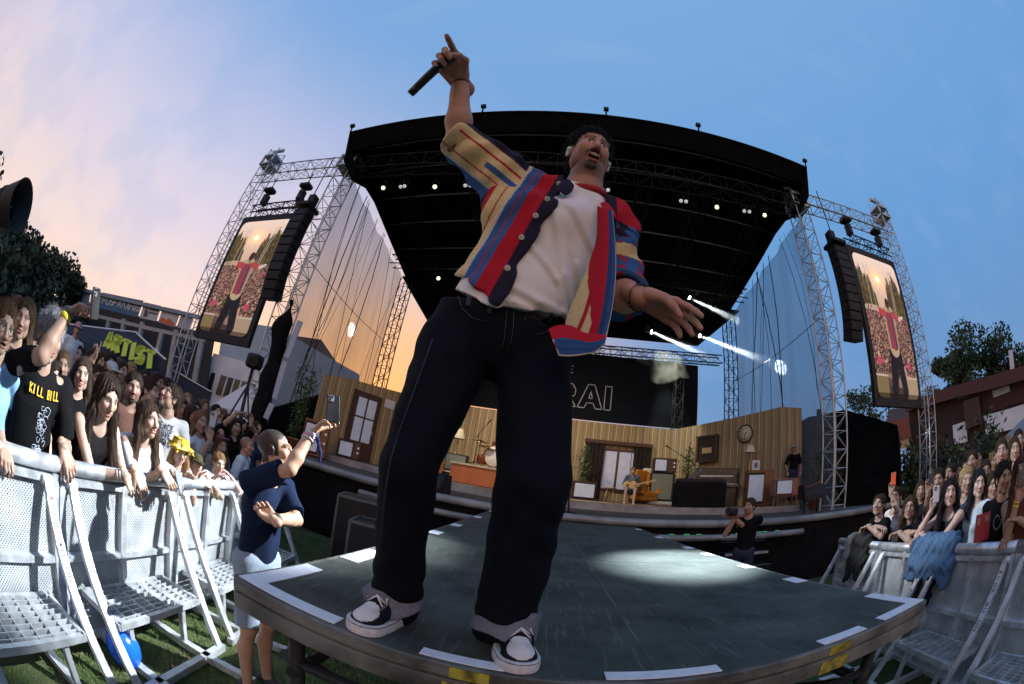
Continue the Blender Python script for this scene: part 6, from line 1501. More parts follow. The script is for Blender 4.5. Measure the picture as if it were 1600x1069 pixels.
def person(head, label, body=90, face=(90, 0), s=None, lean=0.0, arms=(None, None), hints=(None, None), hands=({}, {}), skin=(.42, .25, .175), hair=('short', (.03, .02, .014)), top=(.02, .02, .022), bottom=(.03, .035, .06),
           sleeve=.45, fem=False, beard=0.0, mouth=0.0, near=2, extras=(), z0=0.0, roll=0.0, group='people in the crowd', bulk=1.0, neckcut='round', hair_len=.36, shorts=False, loose=1.0, scalp=False, tcol=None, name='person', shoes=True, gl=False, hairthick=1.0, fringe=0.0, hipfwd=0.0):
    PEOPLE_N[0] += 1; seed = PEOPLE_N[0]*7+1
    head = np.array(head, float); f = ae(body); up = np.array([0, 0, 1.0]); l = np.cross(up, f)
    if s is None: s = (head[2]-z0)/(1.055+.52*math.cos(lean)); s = min(1.12, max(.55, s))
    t = nrm(up*math.cos(lean)+f*math.sin(lean)); hf = ae(*face); Rm = rotm(hf, nrm(up+l*math.tan(roll)))
    hd = nrm(t*.5+up*.6); nb = head-hd*.155*s-hf*.012*s; hip = nb-t*.53*s; sh = .172*s*(.92 if fem else 1.04)*bulk
    cen = nb-t*.05*s; SL, SR = cen+l*sh, cen-l*sh; chest = nb-t*.16*s
    hB = {3: .0085, 2: .011, 1: .016}[near]; hH = {3: .0036, 2: .0055, 1: .0085}[near]; hD = {3: .0038, 2: .005, 1: .008}[near]
    root = empty(name, (hip[0], hip[1], z0), label, 'person', group)
    B = Sdf(); parts = []
    B.cone(hip, chest, .115*s*bulk, .125*s*bulk, .04, flat=(f, 1.35)); B.cone(SL-l*.01, SR+l*.01, .05*s, .05*s, .04)
    B.chain([nb-t*.06*s, nb+hd*.02*s, head-hd*.07*s-hf*.02*s], [.062*s*bulk**.5, .053*s*(.9 if fem else 1.05), .050*s*(.9 if fem else 1.05)], .03)
    legs = []
    for sg in (1, -1):
        h0 = hip+l*sg*.085*s; foot = np.array([h0[0]+l[0]*sg*.02, h0[1]+l[1]*sg*.02, z0+.06*s])+f*(hipfwd+.0); kn = (h0+foot)/2+f*.03*s
        B.chain([h0, kn, kn+(foot-kn)*.33-f*.022*s, foot], [.075*s*bulk, .050*s*bulk, .055*s*bulk, .034*s], .03); B.cone(foot-up*.02*s, foot+f*.13*s-up*.03*s, .032*s, .024*s, .02); legs.append((h0, kn, foot))
    armj = []
    for i, (Sx, sg) in enumerate(((SL, 1), (SR, -1))):
        T = arms[i]; hint = hints[i]
        if T is None: T = Sx+np.array([0, 0, -.50*s])+f*.10*s+l*sg*.06*s
        if hint is None: hint = -up*1.0-f*.5+l*sg*.5
        T = np.array(T, float); el, T = ik(Sx, T, .295*s, .262*s, hint); armj.append((Sx, el, T))
        ab = .92 if fem else 1.0; ab *= bulk**.6
        B.cone(Sx, el, .048*s*ab, .039*s*ab, .03); fm = el+(T-el)*.3; B.cone(el, fm, .039*s*ab, .042*s*ab, .015); B.cone(fm, T, .042*s*ab, .0275*s*ab, .015)
    parts.append(B.mesh(hB))
    for i, (Sx, el, T) in enumerate(armj):
        hk = dict(hands[i] or {}); d = hk.pop('d', None); pn = hk.pop('pn', None); fd = nrm(T-el)
        if d is None: d = nrm(fd+np.array([0, 0, -.25]))
        if pn is None: pn = np.array([0, 0, -1.0])
        H = Sdf(); hand_sdf(H, T, d, pn, -1 if i == 0 else 1, s*(.93 if fem else 1.0), **hk); parts.append(H.mesh(hD))
    HS = head_sdf(head, Rm, s, mouth, fem, True, .93 if fem else 1.0); HS.chain([head-hd*.05*s-hf*.022*s, nb], [.047*s*(.92 if fem else 1.05), .050*s*(.92 if fem else 1.05)], .02*s); parts.append(HS.mesh(hH))
    v, q = merge(parts); hc = hair[1]
    C = skin_colors(v, head, Rm, s, skin, hc, beard, scalp, 1.0, 1.0, mouth=mouth)
    mesh_obj('body', v, q, SKIN, root, colors=C)
    if hair[0] not in (None, 'none'):
        hv, hq = hair_mesh(head, Rm, s, hair[0], seed, max(hH*1.15, .005), length=hair_len, thick=hairthick, fringe=fringe)
        rg = np.random.RandomState(seed); L = (hv-head)@Rm; a = np.arctan2(L[:, 0], L[:, 1]+.02)
        st = .5+.5*np.sin(a*37+np.sin(L[:, 2]*25)*2); k = (.65+.7*st)[:, None]*(1+np.clip(-L[:, 2:3]/.4, 0, 1)*.9*(hair[0] == 'long')); cc = np.clip(np.array(hc)*k, 0, 1)
        ns = {3: 1500, 2: 700, 1: 0}[near]
        if ns:
            a_, b_, kk = add_strands(hv, hq, head, Rm, s, hair[0], seed, ns, hair_len); ca = np.clip(np.array(hc)*kk[:, None]*(1+np.clip(-((a_-head)@Rm)[:, 2:3]/.4, 0, 1)*.9*(hair[0] == 'long')), 0, 1)
            hq = np.concatenate([hq, b_+len(hv)]); hv = np.concatenate([hv, a_]); cc = np.concatenate([cc, ca])
        mesh_obj('hair', hv, hq, HAIRM, root, colors=cc)
    # top
    if top is not None:
        T_ = Sdf(); gb = .018*loose
        T_.cone(hip-t*.02*s, chest, (.125*bulk+gb)*s, (.132*bulk+gb)*s, .05, flat=(f, 1.3)); T_.cone(chest, nb-t*.09*s, (.13*bulk+gb)*s, .10*s, .05, flat=(f, 1.3)); T_.cone(SL-l*.012, SR+l*.012, .058*s, .058*s, .05)
        if fem:
            for sg in (1, -1): T_.ell(chest+l*sg*.065*s+f*.075*s-t*.02*s, np.array([.06, .06, .06])*s, None, .04)
        if sleeve > 0:
            for Sx, el, T in armj:
                a, b = Sx, Sx+(el-Sx)*min(1, sleeve*2); r = .058*s*loose**.5
                T_.cone(a, b, r, r*1.06, .03, cap=sleeve <= .5)
                if sleeve > .5: e2 = el+(T-el)*min(.95, (sleeve-.5)*2); T_.cone(el, e2, r, r*.85, .02, cap=True)
        else:
            for sg, Sx in ((1, SL), (-1, SR)): T_.ell(Sx+l*sg*.05*s, np.array([.075, .075, .085])*s, None, .02, True)
        T_.cone(nb-t*.015*s+hf*.012*s, nb+hd*.2*s, .062*s, .075*s, .01, True)
        if neckcut == 'v': T_.ell(nb+f*.10*s-t*.06*s, np.array([.06, .09, .10])*s, None, .015, True)
        if neckcut == 'scoop': T_.ell(nb+f*.08*s-t*.03*s, np.array([.085, .085, .07])*s, None, .015, True)
        T_.cutplane(hip-t*.10*s, -t)
        tv_, tq = T_.mesh(hB*1.05, wav(seed, 27, .0075*s, 6, (1, 1, .5)))
        tc_ = np.tile(np.array(top, float), (len(tv_), 1))
        if tcol is not None: tc_ = tcol(tv_, tc_, dict(nb=nb, t=t, f=f, l=l, s=s, chest=chest))
        to = mesh_obj('shirt', tv_, tq, CLOTH, root, colors=tc_)
    else: to = None
    Bt = Sdf()
    Bt.ell(hip-t*.02*s, np.array([.165, .13, .13])*s*bulk**.7, np.stack([l, f, up]), .05)
    for h0, kn, foot in legs:
        if shorts: Bt.cone(h0, kn+(h0-kn)*.1, .098*s*bulk, .088*s*bulk, .04, cap=True)
        else: Bt.chain([h0, kn, foot+up*.02], [.092*s*bulk, .070*s*bulk, .058*s], .03)
    bv, bq = Bt.mesh(hB*1.2, wav(seed+3, 22, .006*s)); mesh_obj('shorts' if shorts else 'trousers', bv, bq, DENIM, root, colors=np.tile(np.array(bottom, float), (len(bv), 1)))
    for h0, kn, foot in legs if shoes else ():
        F_ = Sdf().cone(foot-up*.025*s-f*.04*s, foot+f*.14*s-up*.035*s, .042*s, .032*s, .02); fv, fq = F_.mesh(.009); mesh_obj('shoe', fv, fq, CLOTH, root, colors=np.tile(np.array([.05, .05, .055]), (len(fv), 1)))
    if gl: glasses(head, Rm, s, root)
    for e in extras: e(root, dict(head=head, Rm=Rm, s=s, arms=armj, nb=nb, t=t, f=f, l=l, hip=hip, chest=chest, shirt=to))
    return root, dict(head=head, Rm=Rm, s=s, arms=armj, nb=nb, t=t, f=f, l=l, hip=hip, chest=chest, shirt=to)
def band(i, frac, col, r=.034, w=.012, name='wristband'):
    def fn(root, J):
        Sx, el, T = J['arms'][i]; p = el+(T-el)*frac; d = V(nrm(T-el)); m = MB(); rr = r*J['s']; m.lathe(V(p)-d*w/2, [(rr, 0), (rr*1.06, w*.3), (rr*1.06, w*.7), (rr, w)], d, 16); m.build(name, M('band %.2f %.2f %.2f' % col, col, .6, 0, .05), root)
    return fn
def bucket_hat(col):
    def fn(root, J):
        c, Rm, s = J['head'], J['Rm'], J['s']; S = Sdf(); P = lambda x, y, z: c+Rm@(np.array([x, y, z])*s)
        S.cone(P(0, -.02, .055), P(0, -.026, .135), .108*s, .088*s, .01, cap=True); S.ell(P(0, -.015, .052), np.array([.15, .165, .012])*s, Rm.T, .02*s)
        for a in range(12):
            x, y = math.cos(a*.5236), math.sin(a*.5236); S.cone(P(x*.11, y*.12-.015, .055), P(x*.165, y*.175-.015, .012), .012*s, .006*s, .016*s)
        S.ell(P(0, -.02, .02), np.array([.085, .10, .06])*s, Rm.T, .005, True)
        v, q = S.mesh(.005, wav(5, 40, .003)); n = wav(9, 75, 1.0, 6)(v[:, 0], v[:, 1], v[:, 2])
        cc = np.where((np.abs(n) < .22)[:, None], np.array([.10, .075, .03]), np.array(col)); cc = np.where((n > .85)[:, None], np.array([.5, .42, .2]), cc)
        mesh_obj('bucket_hat', v, q, CLOTH, root, colors=cc)
    return fn
def cap_hat(col, back=False):
    def fn(root, J):
        c, Rm, s = J['head'], J['Rm'], J['s']; S = Sdf(); P = lambda x, y, z: c+Rm@(np.array([x, y, z])*s); sg = -1 if back else 1
        S.ell(P(0, -.02, .052), np.array([.090, .108, .092])*s, Rm.T, .01); S.ell(P(0, .105*sg, .052), np.array([.072, .095, .010])*s, Rm.T, .012*s)
        S.ell(P(0, -.02, -.02), np.array([.11, .2, .07])*s, Rm.T, .004, True)
        v, q = S.mesh(.0055); mesh_obj('cap', v, q, CLOTH, root, colors=np.tile(np.array(col, float), (len(v), 1)))
    return fn
def phone(p, nrm_, up, label, col=(.02, .02, .022), w=.074, h=.155, cams=3, screen=None, group='phones held up in the crowd'):
    """p centre, nrm_ the way its back (lenses) points"""
    n = nrm(nrm_); u = np.asarray(up, float); u = nrm(u-n*(u@n)); x = np.cross(u, n); rot = Matrix((V(x), V(n), V(u))).transposed()
    t = empty('phone', p, label, 'phone', group); MB().box(p, (w, .009, h), rot=rot, bev=.004).build('case', M('phone case %.2f %.2f %.2f' % col, col, .35, 0, .05), t)
    m = MB(); c = V(p+n*.005+u*(h*.34)-x*w*.2); m.box(c, (w*.45, .004, w*.5), rot=rot, bev=.002); m.build('camera_bump', M('phone bump', (.25, .25, .27), .3, .2, .05), t)
    m = MB()
    for k in range(cams): q = c+V(x)*(w*.11*(1 if k % 2 else -1))+V(u)*(w*.12*(1 if k < 2 else -1)); m.cyl(q, q+V(n)*.004, w*.085, n=12)
    m.build('camera_lens', M('phone lens', (.01, .01, .012), .1), t)
    MB().box(V(p-n*.0052), (w*.92, .001, h*.95), rot=rot).build('screen', M('phone screen lit', (.35, .38, .42), .2, 0, .1, emit=.6) if screen else M('phone screen off', (.01, .01, .012), .1), t)
    return t
def rail_x(nodes, y):
    for (x0, y0), (x1, y1) in zip(nodes, nodes[1:]):
        if y <= y1 or (x1, y1) == nodes[-1]: return x0+(x1-x0)*(y-y0)/(y1-y0)
def onrail(side, px, py, off):
    """survey: the point of a sight line that stands off metres behind the rail (crowd side positive)"""
    d = ray(px, py); hz = math.hypot(d[0], d[1]); nodes = LN if side < 0 else RN; last = None
    for k in range(1, 1200):
        D = .6+k*.01; p = CAMPOS+d*(D/hz); g = (p[0]-rail_x(nodes, p[1]))*side
        if g >= off: return p
    return p
Lr = lambda px, py, off: onrail(-1, px, py, off)
Rr = lambda px, py, off: onrail(1, px, py, off)
DK = (.020, .013, .009); BRN = (.036, .021, .012); BLD = (.26, .17, .08); GRY = (.22, .22, .23); LBR = (.10, .06, .03)
S1 = (.40, .265, .20); S2 = (.33, .21, .155); S3 = (.46, .31, .24); S4 = (.27, .165, .12)
WHT = (.66, .67, .70); BLK = (.007, .007, .008)
GLc = 'people behind the left barrier'; GRc = 'people behind the right barrier'
def shirt_print(fn):
    return fn
def lettering_on_chest(rows, col, size, dy=0.0, extra=None, dx=0.0):
    """letters laid on the front of a shirt"""
    def fn(root, J):
        sh = J['shirt']; me = sh.data; co = np.zeros(len(me.vertices)*3, np.float32); me.vertices.foreach_get('co', co); co = co.reshape(-1, 3)
        f, l, t, s = J['f'], J['l'], J['t'], J['s']; fw = nrm(f-t*(f@t)); x = l
        def drop(P):   # lay the point onto the cloth
            d = co-P; lat = np.hypot(d@x, d@t); k = lat < .03
            return P+fw*((d[k]@fw).max()+.003) if k.any() else P+fw*.14
        c0 = J['chest']-fw*0+t*dy*s
        m = MB()
        for r, txt in enumerate(rows):
            if callable(txt): continue
            w = sum(.78 if c not in 'I ' else .45 for c in txt)*size
            for i, ch in enumerate(txt):
                if ch == ' ': continue
                off = -w/2+w*(i+.1)/len(txt)+dx; P = c0+x*off-t*(r*size*1.35)
                o = drop(P); a = drop(P+x*size*.6); xd = nrm(a-o); yd = nrm(drop(P+t*size)-o)
                text_mb(m, ch, o, xd, yd, size, .002, weight=.17, font_w=w/len(txt)/size/1.0)
        m.build('shirt_lettering', M('shirt print %.2f %.2f %.2f' % col, col, .8, 0, .1, 30), sh)
        if extra: extra(sh, J, drop, c0, x, t)
    return fn
def squiggle(sh, J, drop, c0, x, t):
    rg = np.random.RandomState(12); m = MB()
    for k in range(26):
        z = -.05-.29*rg.rand(); px_ = .03+rg.normal(0, .028); pts = []
        a = rg.rand()*6.28; r = rg.uniform(.008, .026)
        for i in range(9): b = a+i*.6; pts.append(drop(c0+x*(px_+r*math.cos(b)*(1+.3*math.sin(3*b)))+t*(z+r*1.2*math.sin(b))))
        m.tube(pts, .0016, 4)
    m.build('shirt_drawing', M('pale print', (.55, .62, .72), .8, 0, .05), sh)
HD_RAIL = dict(curls=(.35, .4, .45, .5), spread=.1)
GRIP = dict(curls=(.75, .8, .85, .9), spread=.05, thumb=(.5, .5))
# ---- left front row
H = Lr(78, 528, .30)
W1 = Lr(108, 488, .10); ph1 = Lr(147, 474, -.02)
person(H, 'grey haired man in black yellow lettered shirt holding a phone high over the rail', 84, (80, 2), lean=.16, arms=(Lr(100, 700, -.02), W1), hints=(None, np.array([.1, -.45, -1.0])), hands=(dict(d=(.6, .3, -.6), pn=(-.4, .2, -1), curls=(.5, .6, .7, .7)), dict(d=nrm(ph1-W1)+np.array([0, 0, .1]), pn=(.3, .3, -1), curls=(.5, .7, .8, .8))),
       skin=(.34, .215, .155), hair=('curly', (.20, .20, .21)), top=BLK, near=3, beard=.35, bulk=1.12, sleeve=.42, group=GLc, mouth=.0,
       extras=(lettering_on_chest([' KILL BILL'], (.62, .40, .03), .045, .06, squiggle, dx=.02), band(1, .86, (.62, .50, .03), .037, .03), band(1, .97, (.10, .10, .10), .036, .034, 'wrist_strap'), band(1, 1.02, (.25, .27, .12), .034, .012)), hairthick=1.2)
phone(ph1+np.array([.03, 0, .0]), (.55, .35, .2), (.2, -.1, 1), 'black phone in the raised hand of the grey haired man', w=.09, h=.16)
H = Lr(6, 512, .38)
person(H, 'man with glasses and pale blue shirt at the far left edge', 85, (78, 0), lean=.05, arms=(None, Lr(4, 690, -.02)), hands=({}, dict(d=(.7, .2, -.5), curls=(.6, .7, .7, .8))), skin=S1, hair=('short', LBR), top=(.20, .36, .52), near=3, group=GLc, gl=True, mouth=.4)
H = Lr(167, 622, .14)
person(H, 'dark long haired woman in black top leaning far over the rail with bare arms', 82, (86, -10), lean=.42, arms=(Lr(212, 738, -.20), Lr(196, 742, -.17)), hints=(np.array([-.4, .3, -1]), np.array([-.4, -.5, -.8])), hands=(dict(d=(.5, .35, -.6), pn=(-.8, 0, -.6), curls=(.35, .4, .45, .5)), dict(d=(.5, .45, -.6), pn=(-.8, .2, -.5), curls=(.3, .4, .45, .5))),
       skin=(.43, .29, .22), hair=('long', (.022, .014, .010)), top=(.011, .010, .011), sleeve=0, fem=True, near=3, group=GLc, hair_len=.42, hairthick=1.5, neckcut='scoop', extras=(band(1, .80, (.62, .60, .55), .032, .008), band(1, .88, (.60, .58, .52), .031, .014), band(1, .93, (.02, .02, .02), .030, .006), band(0, .92, (.55, .30, .05), .030, .012)))
H = Lr(232, 657, .17)
person(H, 'brown long haired woman in white T-shirt leaning on the rail with a grey phone', 86, (82, 8), lean=.36, arms=(Lr(272, 742, -.14), Lr(254, 738, -.16)), hints=(None, np.array([-.4, -.3, -1])), hands=(dict(d=(.7, .3, -.5), curls=(.5, .6, .6, .7)), dict(d=(.6, .5, -.5), pn=(-.5, .3, -.7), curls=(.5, .6, .65, .7))),
       skin=(.42, .28, .21), hair=('long', (.035, .02, .012)), top=WHT, sleeve=.36, fem=True, near=3, group=GLc, hair_len=.36, hairthick=1.2, extras=(band(1, .8, (.40, .34, .14), .031, .016),))
q = Lr(280, 752, -.23); phone(q, (.6, .3, .3), (.4, .3, -.6), 'grey phone hanging in the hand of the woman in white', (.20, .22, .24))
# children at the rail
H = Lr(281, 706, .10)
person(H, 'child in a yellow patterned bucket hat resting chin over crossed arms on the rail', 92, (108, -4), s=.80, lean=.25, arms=(Lr(300, 752, -.03), Lr(318, 757, -.05)), hints=(None, np.array([.2, -.6, -.6])), hands=(HD_RAIL, dict(d=(.2, .9, -.2), curls=(.4, .5, .5, .6))), skin=S3, hair=('long', (.20, .12, .055)), top=(.66, .68, .74), sleeve=.4, near=3, fem=True, group=GLc, hair_len=.2, z0=.15, extras=(bucket_hat((.55, .36, .035)),))
H = Lr(306, 726, .09)
person(H, 'small child in a dark green cap peeping over the rail', 95, (100, 0), s=.70, lean=.1, arms=(Lr(326, 748, -.02), Lr(312, 752, -.0)), hands=(HD_RAIL, HD_RAIL), skin=S3, hair=('short', BLD), top=(.35, .30, .18), near=3, group=GLc, z0=.28, extras=(cap_hat((.035, .038, .022)),))
H = Lr(342, 724, .10)
person(H, 'fair haired child in white with both hands on the rail', 95, (112, -4), s=.74, lean=.12, arms=(Lr(362, 747, -.02), Lr(334, 747, -.02)), hands=(HD_RAIL, HD_RAIL), skin=S3, hair=('short', (.17, .10, .045)), top=WHT, near=3, group=GLc, z0=.22)
H = Lr(345, 697, .55)
person(H, 'girl with brown hair and pink sunglasses pushed up on her head', 95, (105, 0), s=.86, skin=S1, hair=('long', (.08, .045, .022)), top=(.30, .26, .24), near=2, fem=True, group=GLc, hair_len=.2, z0=.1,
       extras=(lambda root, J: (lambda m: (m.tube([V(J['head']+J['Rm']@np.array([x, .085-abs(x)*.6, .10])) for x in np.linspace(-.08, .08, 9)], .008, 6), m.build('sunglasses', M('pink frame', (.45, .05, .16), .3), root)))(MB()),))
H = Lr(266, 622, .75)
person(H, 'man in a grey lettered T-shirt turning his face up to the left', 112, (178, 24), lean=.0, arms=(None, None), skin=S2, hair=('short', (.045, .03, .02)), top=(.36, .36, .36), near=3, group=GLc, beard=.12, loose=1.3, extras=(lettering_on_chest(['PEACE', 'LOVE', 'MUSIC'], (.02, .025, .05), .052, .06, None, dx=-.02),))
H = Lr(314, 660, .85); pw = Lr(333, 656, .55)
person(H, 'woman with light brown bob in white filming with a pale phone', 100, (108, 6), arms=(Lr(344, 690, .62), Lr(328, 688, .60)), hints=(None, None), hands=(dict(d=(0, .1, 1), pn=(-1, -.2, 0), curls=(.5, .6, .6, .7)), dict(d=(0, -.1, 1), pn=(-.8, .5, 0), curls=(.5, .6, .6, .7))), skin=S1, hair=('long', (.16, .085, .04)), top=WHT, fem=True, near=2, sleeve=.2, group=GLc, hair_len=.12)
phone(pw, (.8, -.5, 0), (0, 0, 1), 'pale phone held upright by the woman with the bob', (.5, .52, .54))
H = Lr(368, 668, 1.25); pc = Lr(386, 650, 1.0)
person(H, 'dark haired woman in black raising both arms with a small camera', 100, (110, 5), arms=(Lr(392, 662, 1.0), Lr(372, 645, 1.05)), hints=(np.array([0, .6, .3]), np.array([-.2, -1, .4])), hands=(dict(d=(0, 0, 1), pn=(0, -1, 0), curls=(.6, .6, .6, .7)), dict(d=(.2, .8, .2), pn=(.3, 0, -1), curls=(.5, .6, .6, .7))), skin=S1, hair=('long', DK), top=BLK, fem=True, near=2, group=GLc, hair_len=.2)
phone(pc, (.7, -.6, 0), (0, .2, 1), 'black compact camera in the raised hands left of the white tent', w=.1, h=.09, cams=1)
H = Lr(386, 697, .60)
person(H, 'balding man in white shirt looking to the stage', 60, (75, 4), skin=(.45, .24, .17), hair=('none', (.10, .07, .05)), scalp=.55, top=WHT, near=2, group=GLc, loose=1.3, lean=.1)
H = Lr(128, 586, .95)
person(H, 'pale woman with long straight dark hair in a black top, second row', 92, (108, 2), skin=(.40, .25, .19), hair=('long', (.03, .02, .014)), top=BLK, fem=True, near=2, group=GLc, hair_len=.4)
H = Lr(208, 607, .80)
person(H, 'dark bearded man close behind the leaning women', 92, (110, 2), skin=S4, hair=('short', DK), top=(.10, .05, .04), near=2, group=GLc, beard=1.0)
H = Lr(233, 612, 1.15)
person(H, 'man in profile with strongly lit face behind the leaning women', 80, (55, 8), skin=S3, hair=('short', BRN), top=(.05, .05, .06), near=2, group=GLc)
H = Lr(37, 500, 1.0)
person(H, 'brown haired woman between the man with glasses and the grey haired man', 90, (105, 0), skin=S2, hair=('long', BRN), top=(.04, .03, .035), fem=True, near=2, group=GLc, hair_len=.15)
H = Lr(24, 492, 1.6)
person(H, 'person with red brown hair peeping over at the far left', 90, (100, 0), skin=S2, hair=('long', (.10, .04, .025)), top=BLK, fem=True, near=1, group=GLc, hair_len=.15)
H = Lr(120, 556, 2.1)
person(H, 'man carrying a child on his shoulders, bright cheek', 92, (88, 4), skin=S3, hair=('curly', DK), top=(.08, .05, .04), near=2, group=GLc)
H2 = Lr(121, 516, 2.1)
person(H2, 'child in pink cap and white shirt sitting high on shoulders', 96, (100, 0), s=.62, skin=S1, hair=('short', BRN), top=(.62, .66, .74), near=2, group=GLc, z0=H2[2]-.98, extras=(cap_hat((.52, .26, .36)),), shorts=True, bottom=(.3, .3, .35), shoes=False)
H = Lr(150, 592, 1.6); hp = Lr(147, 560, 1.35)
person(H, 'person in the crowd pointing one finger up', 92, (95, 5), arms=(None, hp), hints=(None, np.array([0, -1, -.3])), hands=({}, dict(d=(.1, .1, 1), pn=(0, -1, .2), curls=(.05, 1.1, 1.2, 1.2))), skin=S1, hair=('short', BRN), top=(.10, .05, .05), near=2, group=GLc)
H = Lr(174, 586, 1.9)
person(H, 'person in a white cap turned away in the crowd', 92, (70, 5), skin=S2, hair=('short', BRN), top=(.3, .08, .07), near=2, group=GLc, extras=(cap_hat((.55, .55, .53)),))
# ---- the rows behind, simpler figures
rg = np.random.RandomState(77); k = 0
hairs = [('short', DK), ('long', DK), ('short', BRN), ('long', BRN), ('long', LBR), ('short', LBR), ('curly', DK), ('long', BLD), ('bun', BRN)]
hn = {'short': 'short', 'long': 'long', 'curly': 'curly', 'bun': 'tied up'}; cn = {DK: 'black', BRN: 'brown', LBR: 'light brown', BLD: 'fair'}
tops = [((.02, .02, .022), 'black'), ((.5, .5, .52), 'pale'), ((.10, .03, .03), 'dark red'), ((.03, .05, .10), 'navy'), ((.16, .15, .14), 'grey'), ((.07, .09, .06), 'olive')]
FILL = [(52, 548, 1.5), (98, 572, 1.5), (84, 590, 1.2), (172, 570, 2.6), (190, 582, 2.2), (205, 582, 2.9), (158, 566, 3.2), (100, 552, 3.2), (82, 540, 2.8), (62, 528, 2.8), (44, 520, 2.6), (246, 600, 2.0), (262, 606, 2.8), (285, 640, 1.6), (292, 628, 2.6), (300, 650, 1.2), (305, 640, 2.2), (320, 636, 3.0), (338, 645, 2.2), (350, 650, 3.0), (358, 660, 2.0), (396, 676, 1.6), (402, 668, 2.6), (276, 618, 3.4), (225, 592, 3.4), (142, 560, 4.0), (184, 572, 4.2), (240, 592, 4.4), (312, 634, 4.2), (380, 664, 3.4), (60, 515, 4.4), (20, 482, 3.0)]
where = lambda px: ('at the far left' if px < 60 else 'under the navy marquee' if px < 110 else 'below the marquee lettering' if px < 200 else 'below the outer truss tower' if px < 270 else 'before the white building' if px < 330 else 'before the white tent')
for px, py, off in FILL:
    p = Lr(px, py, off); hr = hairs[k*5 % len(hairs)]; tp = tops[k*7 % 6]; fem = hr[0] in ('long', 'bun'); el = rg.uniform(0, 10)
    person(p, '%s with %s %s hair, %s top, %s row %s' % ('woman' if fem else 'man', hn[hr[0]], cn[hr[1]], tp[1], 'third' if off < 2 else 'fourth' if off < 3 else 'last', where(px)), 90+rg.uniform(-15, 15), (95+rg.uniform(-25, 20), el), skin=(S1, S2, S3, S4)[k % 4], hair=hr, top=tp[0], fem=fem, near=1, group=GLc, hair_len=.22); k += 1
# ---- right front row
H = Rr(1373, 790, .20)
person(H, 'woman with tied back hair leaning on the right rail, gazing up', -78, (-112, 14), lean=.32, arms=(Rr(1356, 822, -.05), Rr(1378, 826, -.08)), hints=(np.array([.3, -.8, -.4]), np.array([.3, .9, -.4])), hands=(dict(d=(-.2, .9, -.2), curls=(.5, .6, .6, .7)), dict(d=(-.2, -.9, -.1), curls=(.5, .6, .6, .7))), skin=S1, hair=('pony', (.045, .026, .016)), top=BLK, fem=True, near=3, group=GRc, sleeve=.45)
H = Rr(1422, 794, .18)
person(H, 'woman with long hair and round glasses leaning on the right rail', -80, (-116, 6), lean=.34, arms=(Rr(1404, 832, -.06), Rr(1432, 834, -.08)), hints=(np.array([.3, -.8, -.4]), np.array([.3, .9, -.4])), hands=(dict(d=(-.2, .9, -.1), curls=(.5, .6, .6, .7)), dict(d=(-.2, -.9, .2), curls=(.5, .6, .6, .7))), skin=S1, hair=('long', (.05, .03, .018)), top=BLK, fem=True, near=3, group=GRc, hair_len=.34, gl=True, extras=(band(1, .9, (.5, .3, .05), .03, .01),))
H = Rr(1400, 778, .62); pp = Rr(1396, 748, .45)
person(H, 'brightly lit woman in white holding up an orange phone', -80, (-112, 10), arms=(None, Rr(1392, 770, .48)), hints=(None, np.array([.2, -.5, -.8])), hands=({}, dict(d=(0, 0, 1), pn=(-.7, -.7, 0), curls=(.6, .7, .7, .7))), skin=S3, hair=('pony', BRN), top=(.62, .58, .56), fem=True, near=3, group=GRc, sleeve=.2)
phone(pp, (-.8, -.5, .1), (0, 0, 1), 'orange phone held up on the right side', (.62, .08, .015))
H = Rr(1484, 772, .20); q1 = Rr(1461, 790, .02); q2 = Rr(1463, 772, .0)
person(H, 'young woman with long black hair and dark tank top, phone raised beside her face', -82, (-128, 10), lean=.28, arms=(Rr(1438, 836, -.06), Rr(1456, 796, .06)), hints=(np.array([.1, -1, -.5]), np.array([.1, .4, -1])), hands=(dict(d=(-.3, .8, -.4), curls=(.4, .45, .5, .55)), dict(d=(0, -.1, 1), pn=(-.7, -.7, 0), curls=(.55, .7, .75, .8))), skin=(.50, .32, .27), hair=('long', (.010, .008, .009)), top=(.02, .022, .023), sleeve=0, fem=True, near=3, group=GRc, hair_len=.36, hairthick=1.4, neckcut='scoop')
phone(q2, (-.7, -.7, .1), (0, 0, 1), 'pale phone with square lens block beside the black haired woman', (.55, .52, .52), cams=4)
H = Rr(1466, 752, .75)
person(H, 'dark haired person hidden behind a raised dark phone', -80, (-115, 5), arms=(None, Rr(1450, 770, .45)), hints=(None, None), hands=({}, dict(d=(0, 0, 1), pn=(-.7, -.7, 0), curls=(.5, .65, .7, .75))), skin=S2, hair=('short', DK), top=BLK, near=2, group=GRc)
phone(Rr(1455, 745, .42), (-.7, -.7, .1), (0, 0, 1), 'dark phone with three lenses in the highest hand on the right', (.03, .03, .035))
H = Rr(1510, 752, .62)
person(H, 'fair woman with hair in a top knot, right crowd', -80, (-130, 2), skin=S3, hair=('bun', (.32, .22, .11)), top=(.10, .10, .11), fem=True, near=2, group=GRc)
H = Rr(1529, 757, .50)
person(H, 'pale woman with black shoulder hair in a light blue top', -80, (-128, 4), skin=(.56, .40, .33), hair=('long', (.012, .011, .013)), top=(.42, .50, .56), fem=True, near=3, group=GRc, hair_len=.2)
H = Rr(1551, 760, .62)
person(H, 'brown haired woman between the light blue top and the man in black', -80, (-128, 2), skin=S1, hair=('long', BRN), top=BLK, fem=True, near=2, group=GRc, hair_len=.25)
H = Rr(1568, 748, .32)
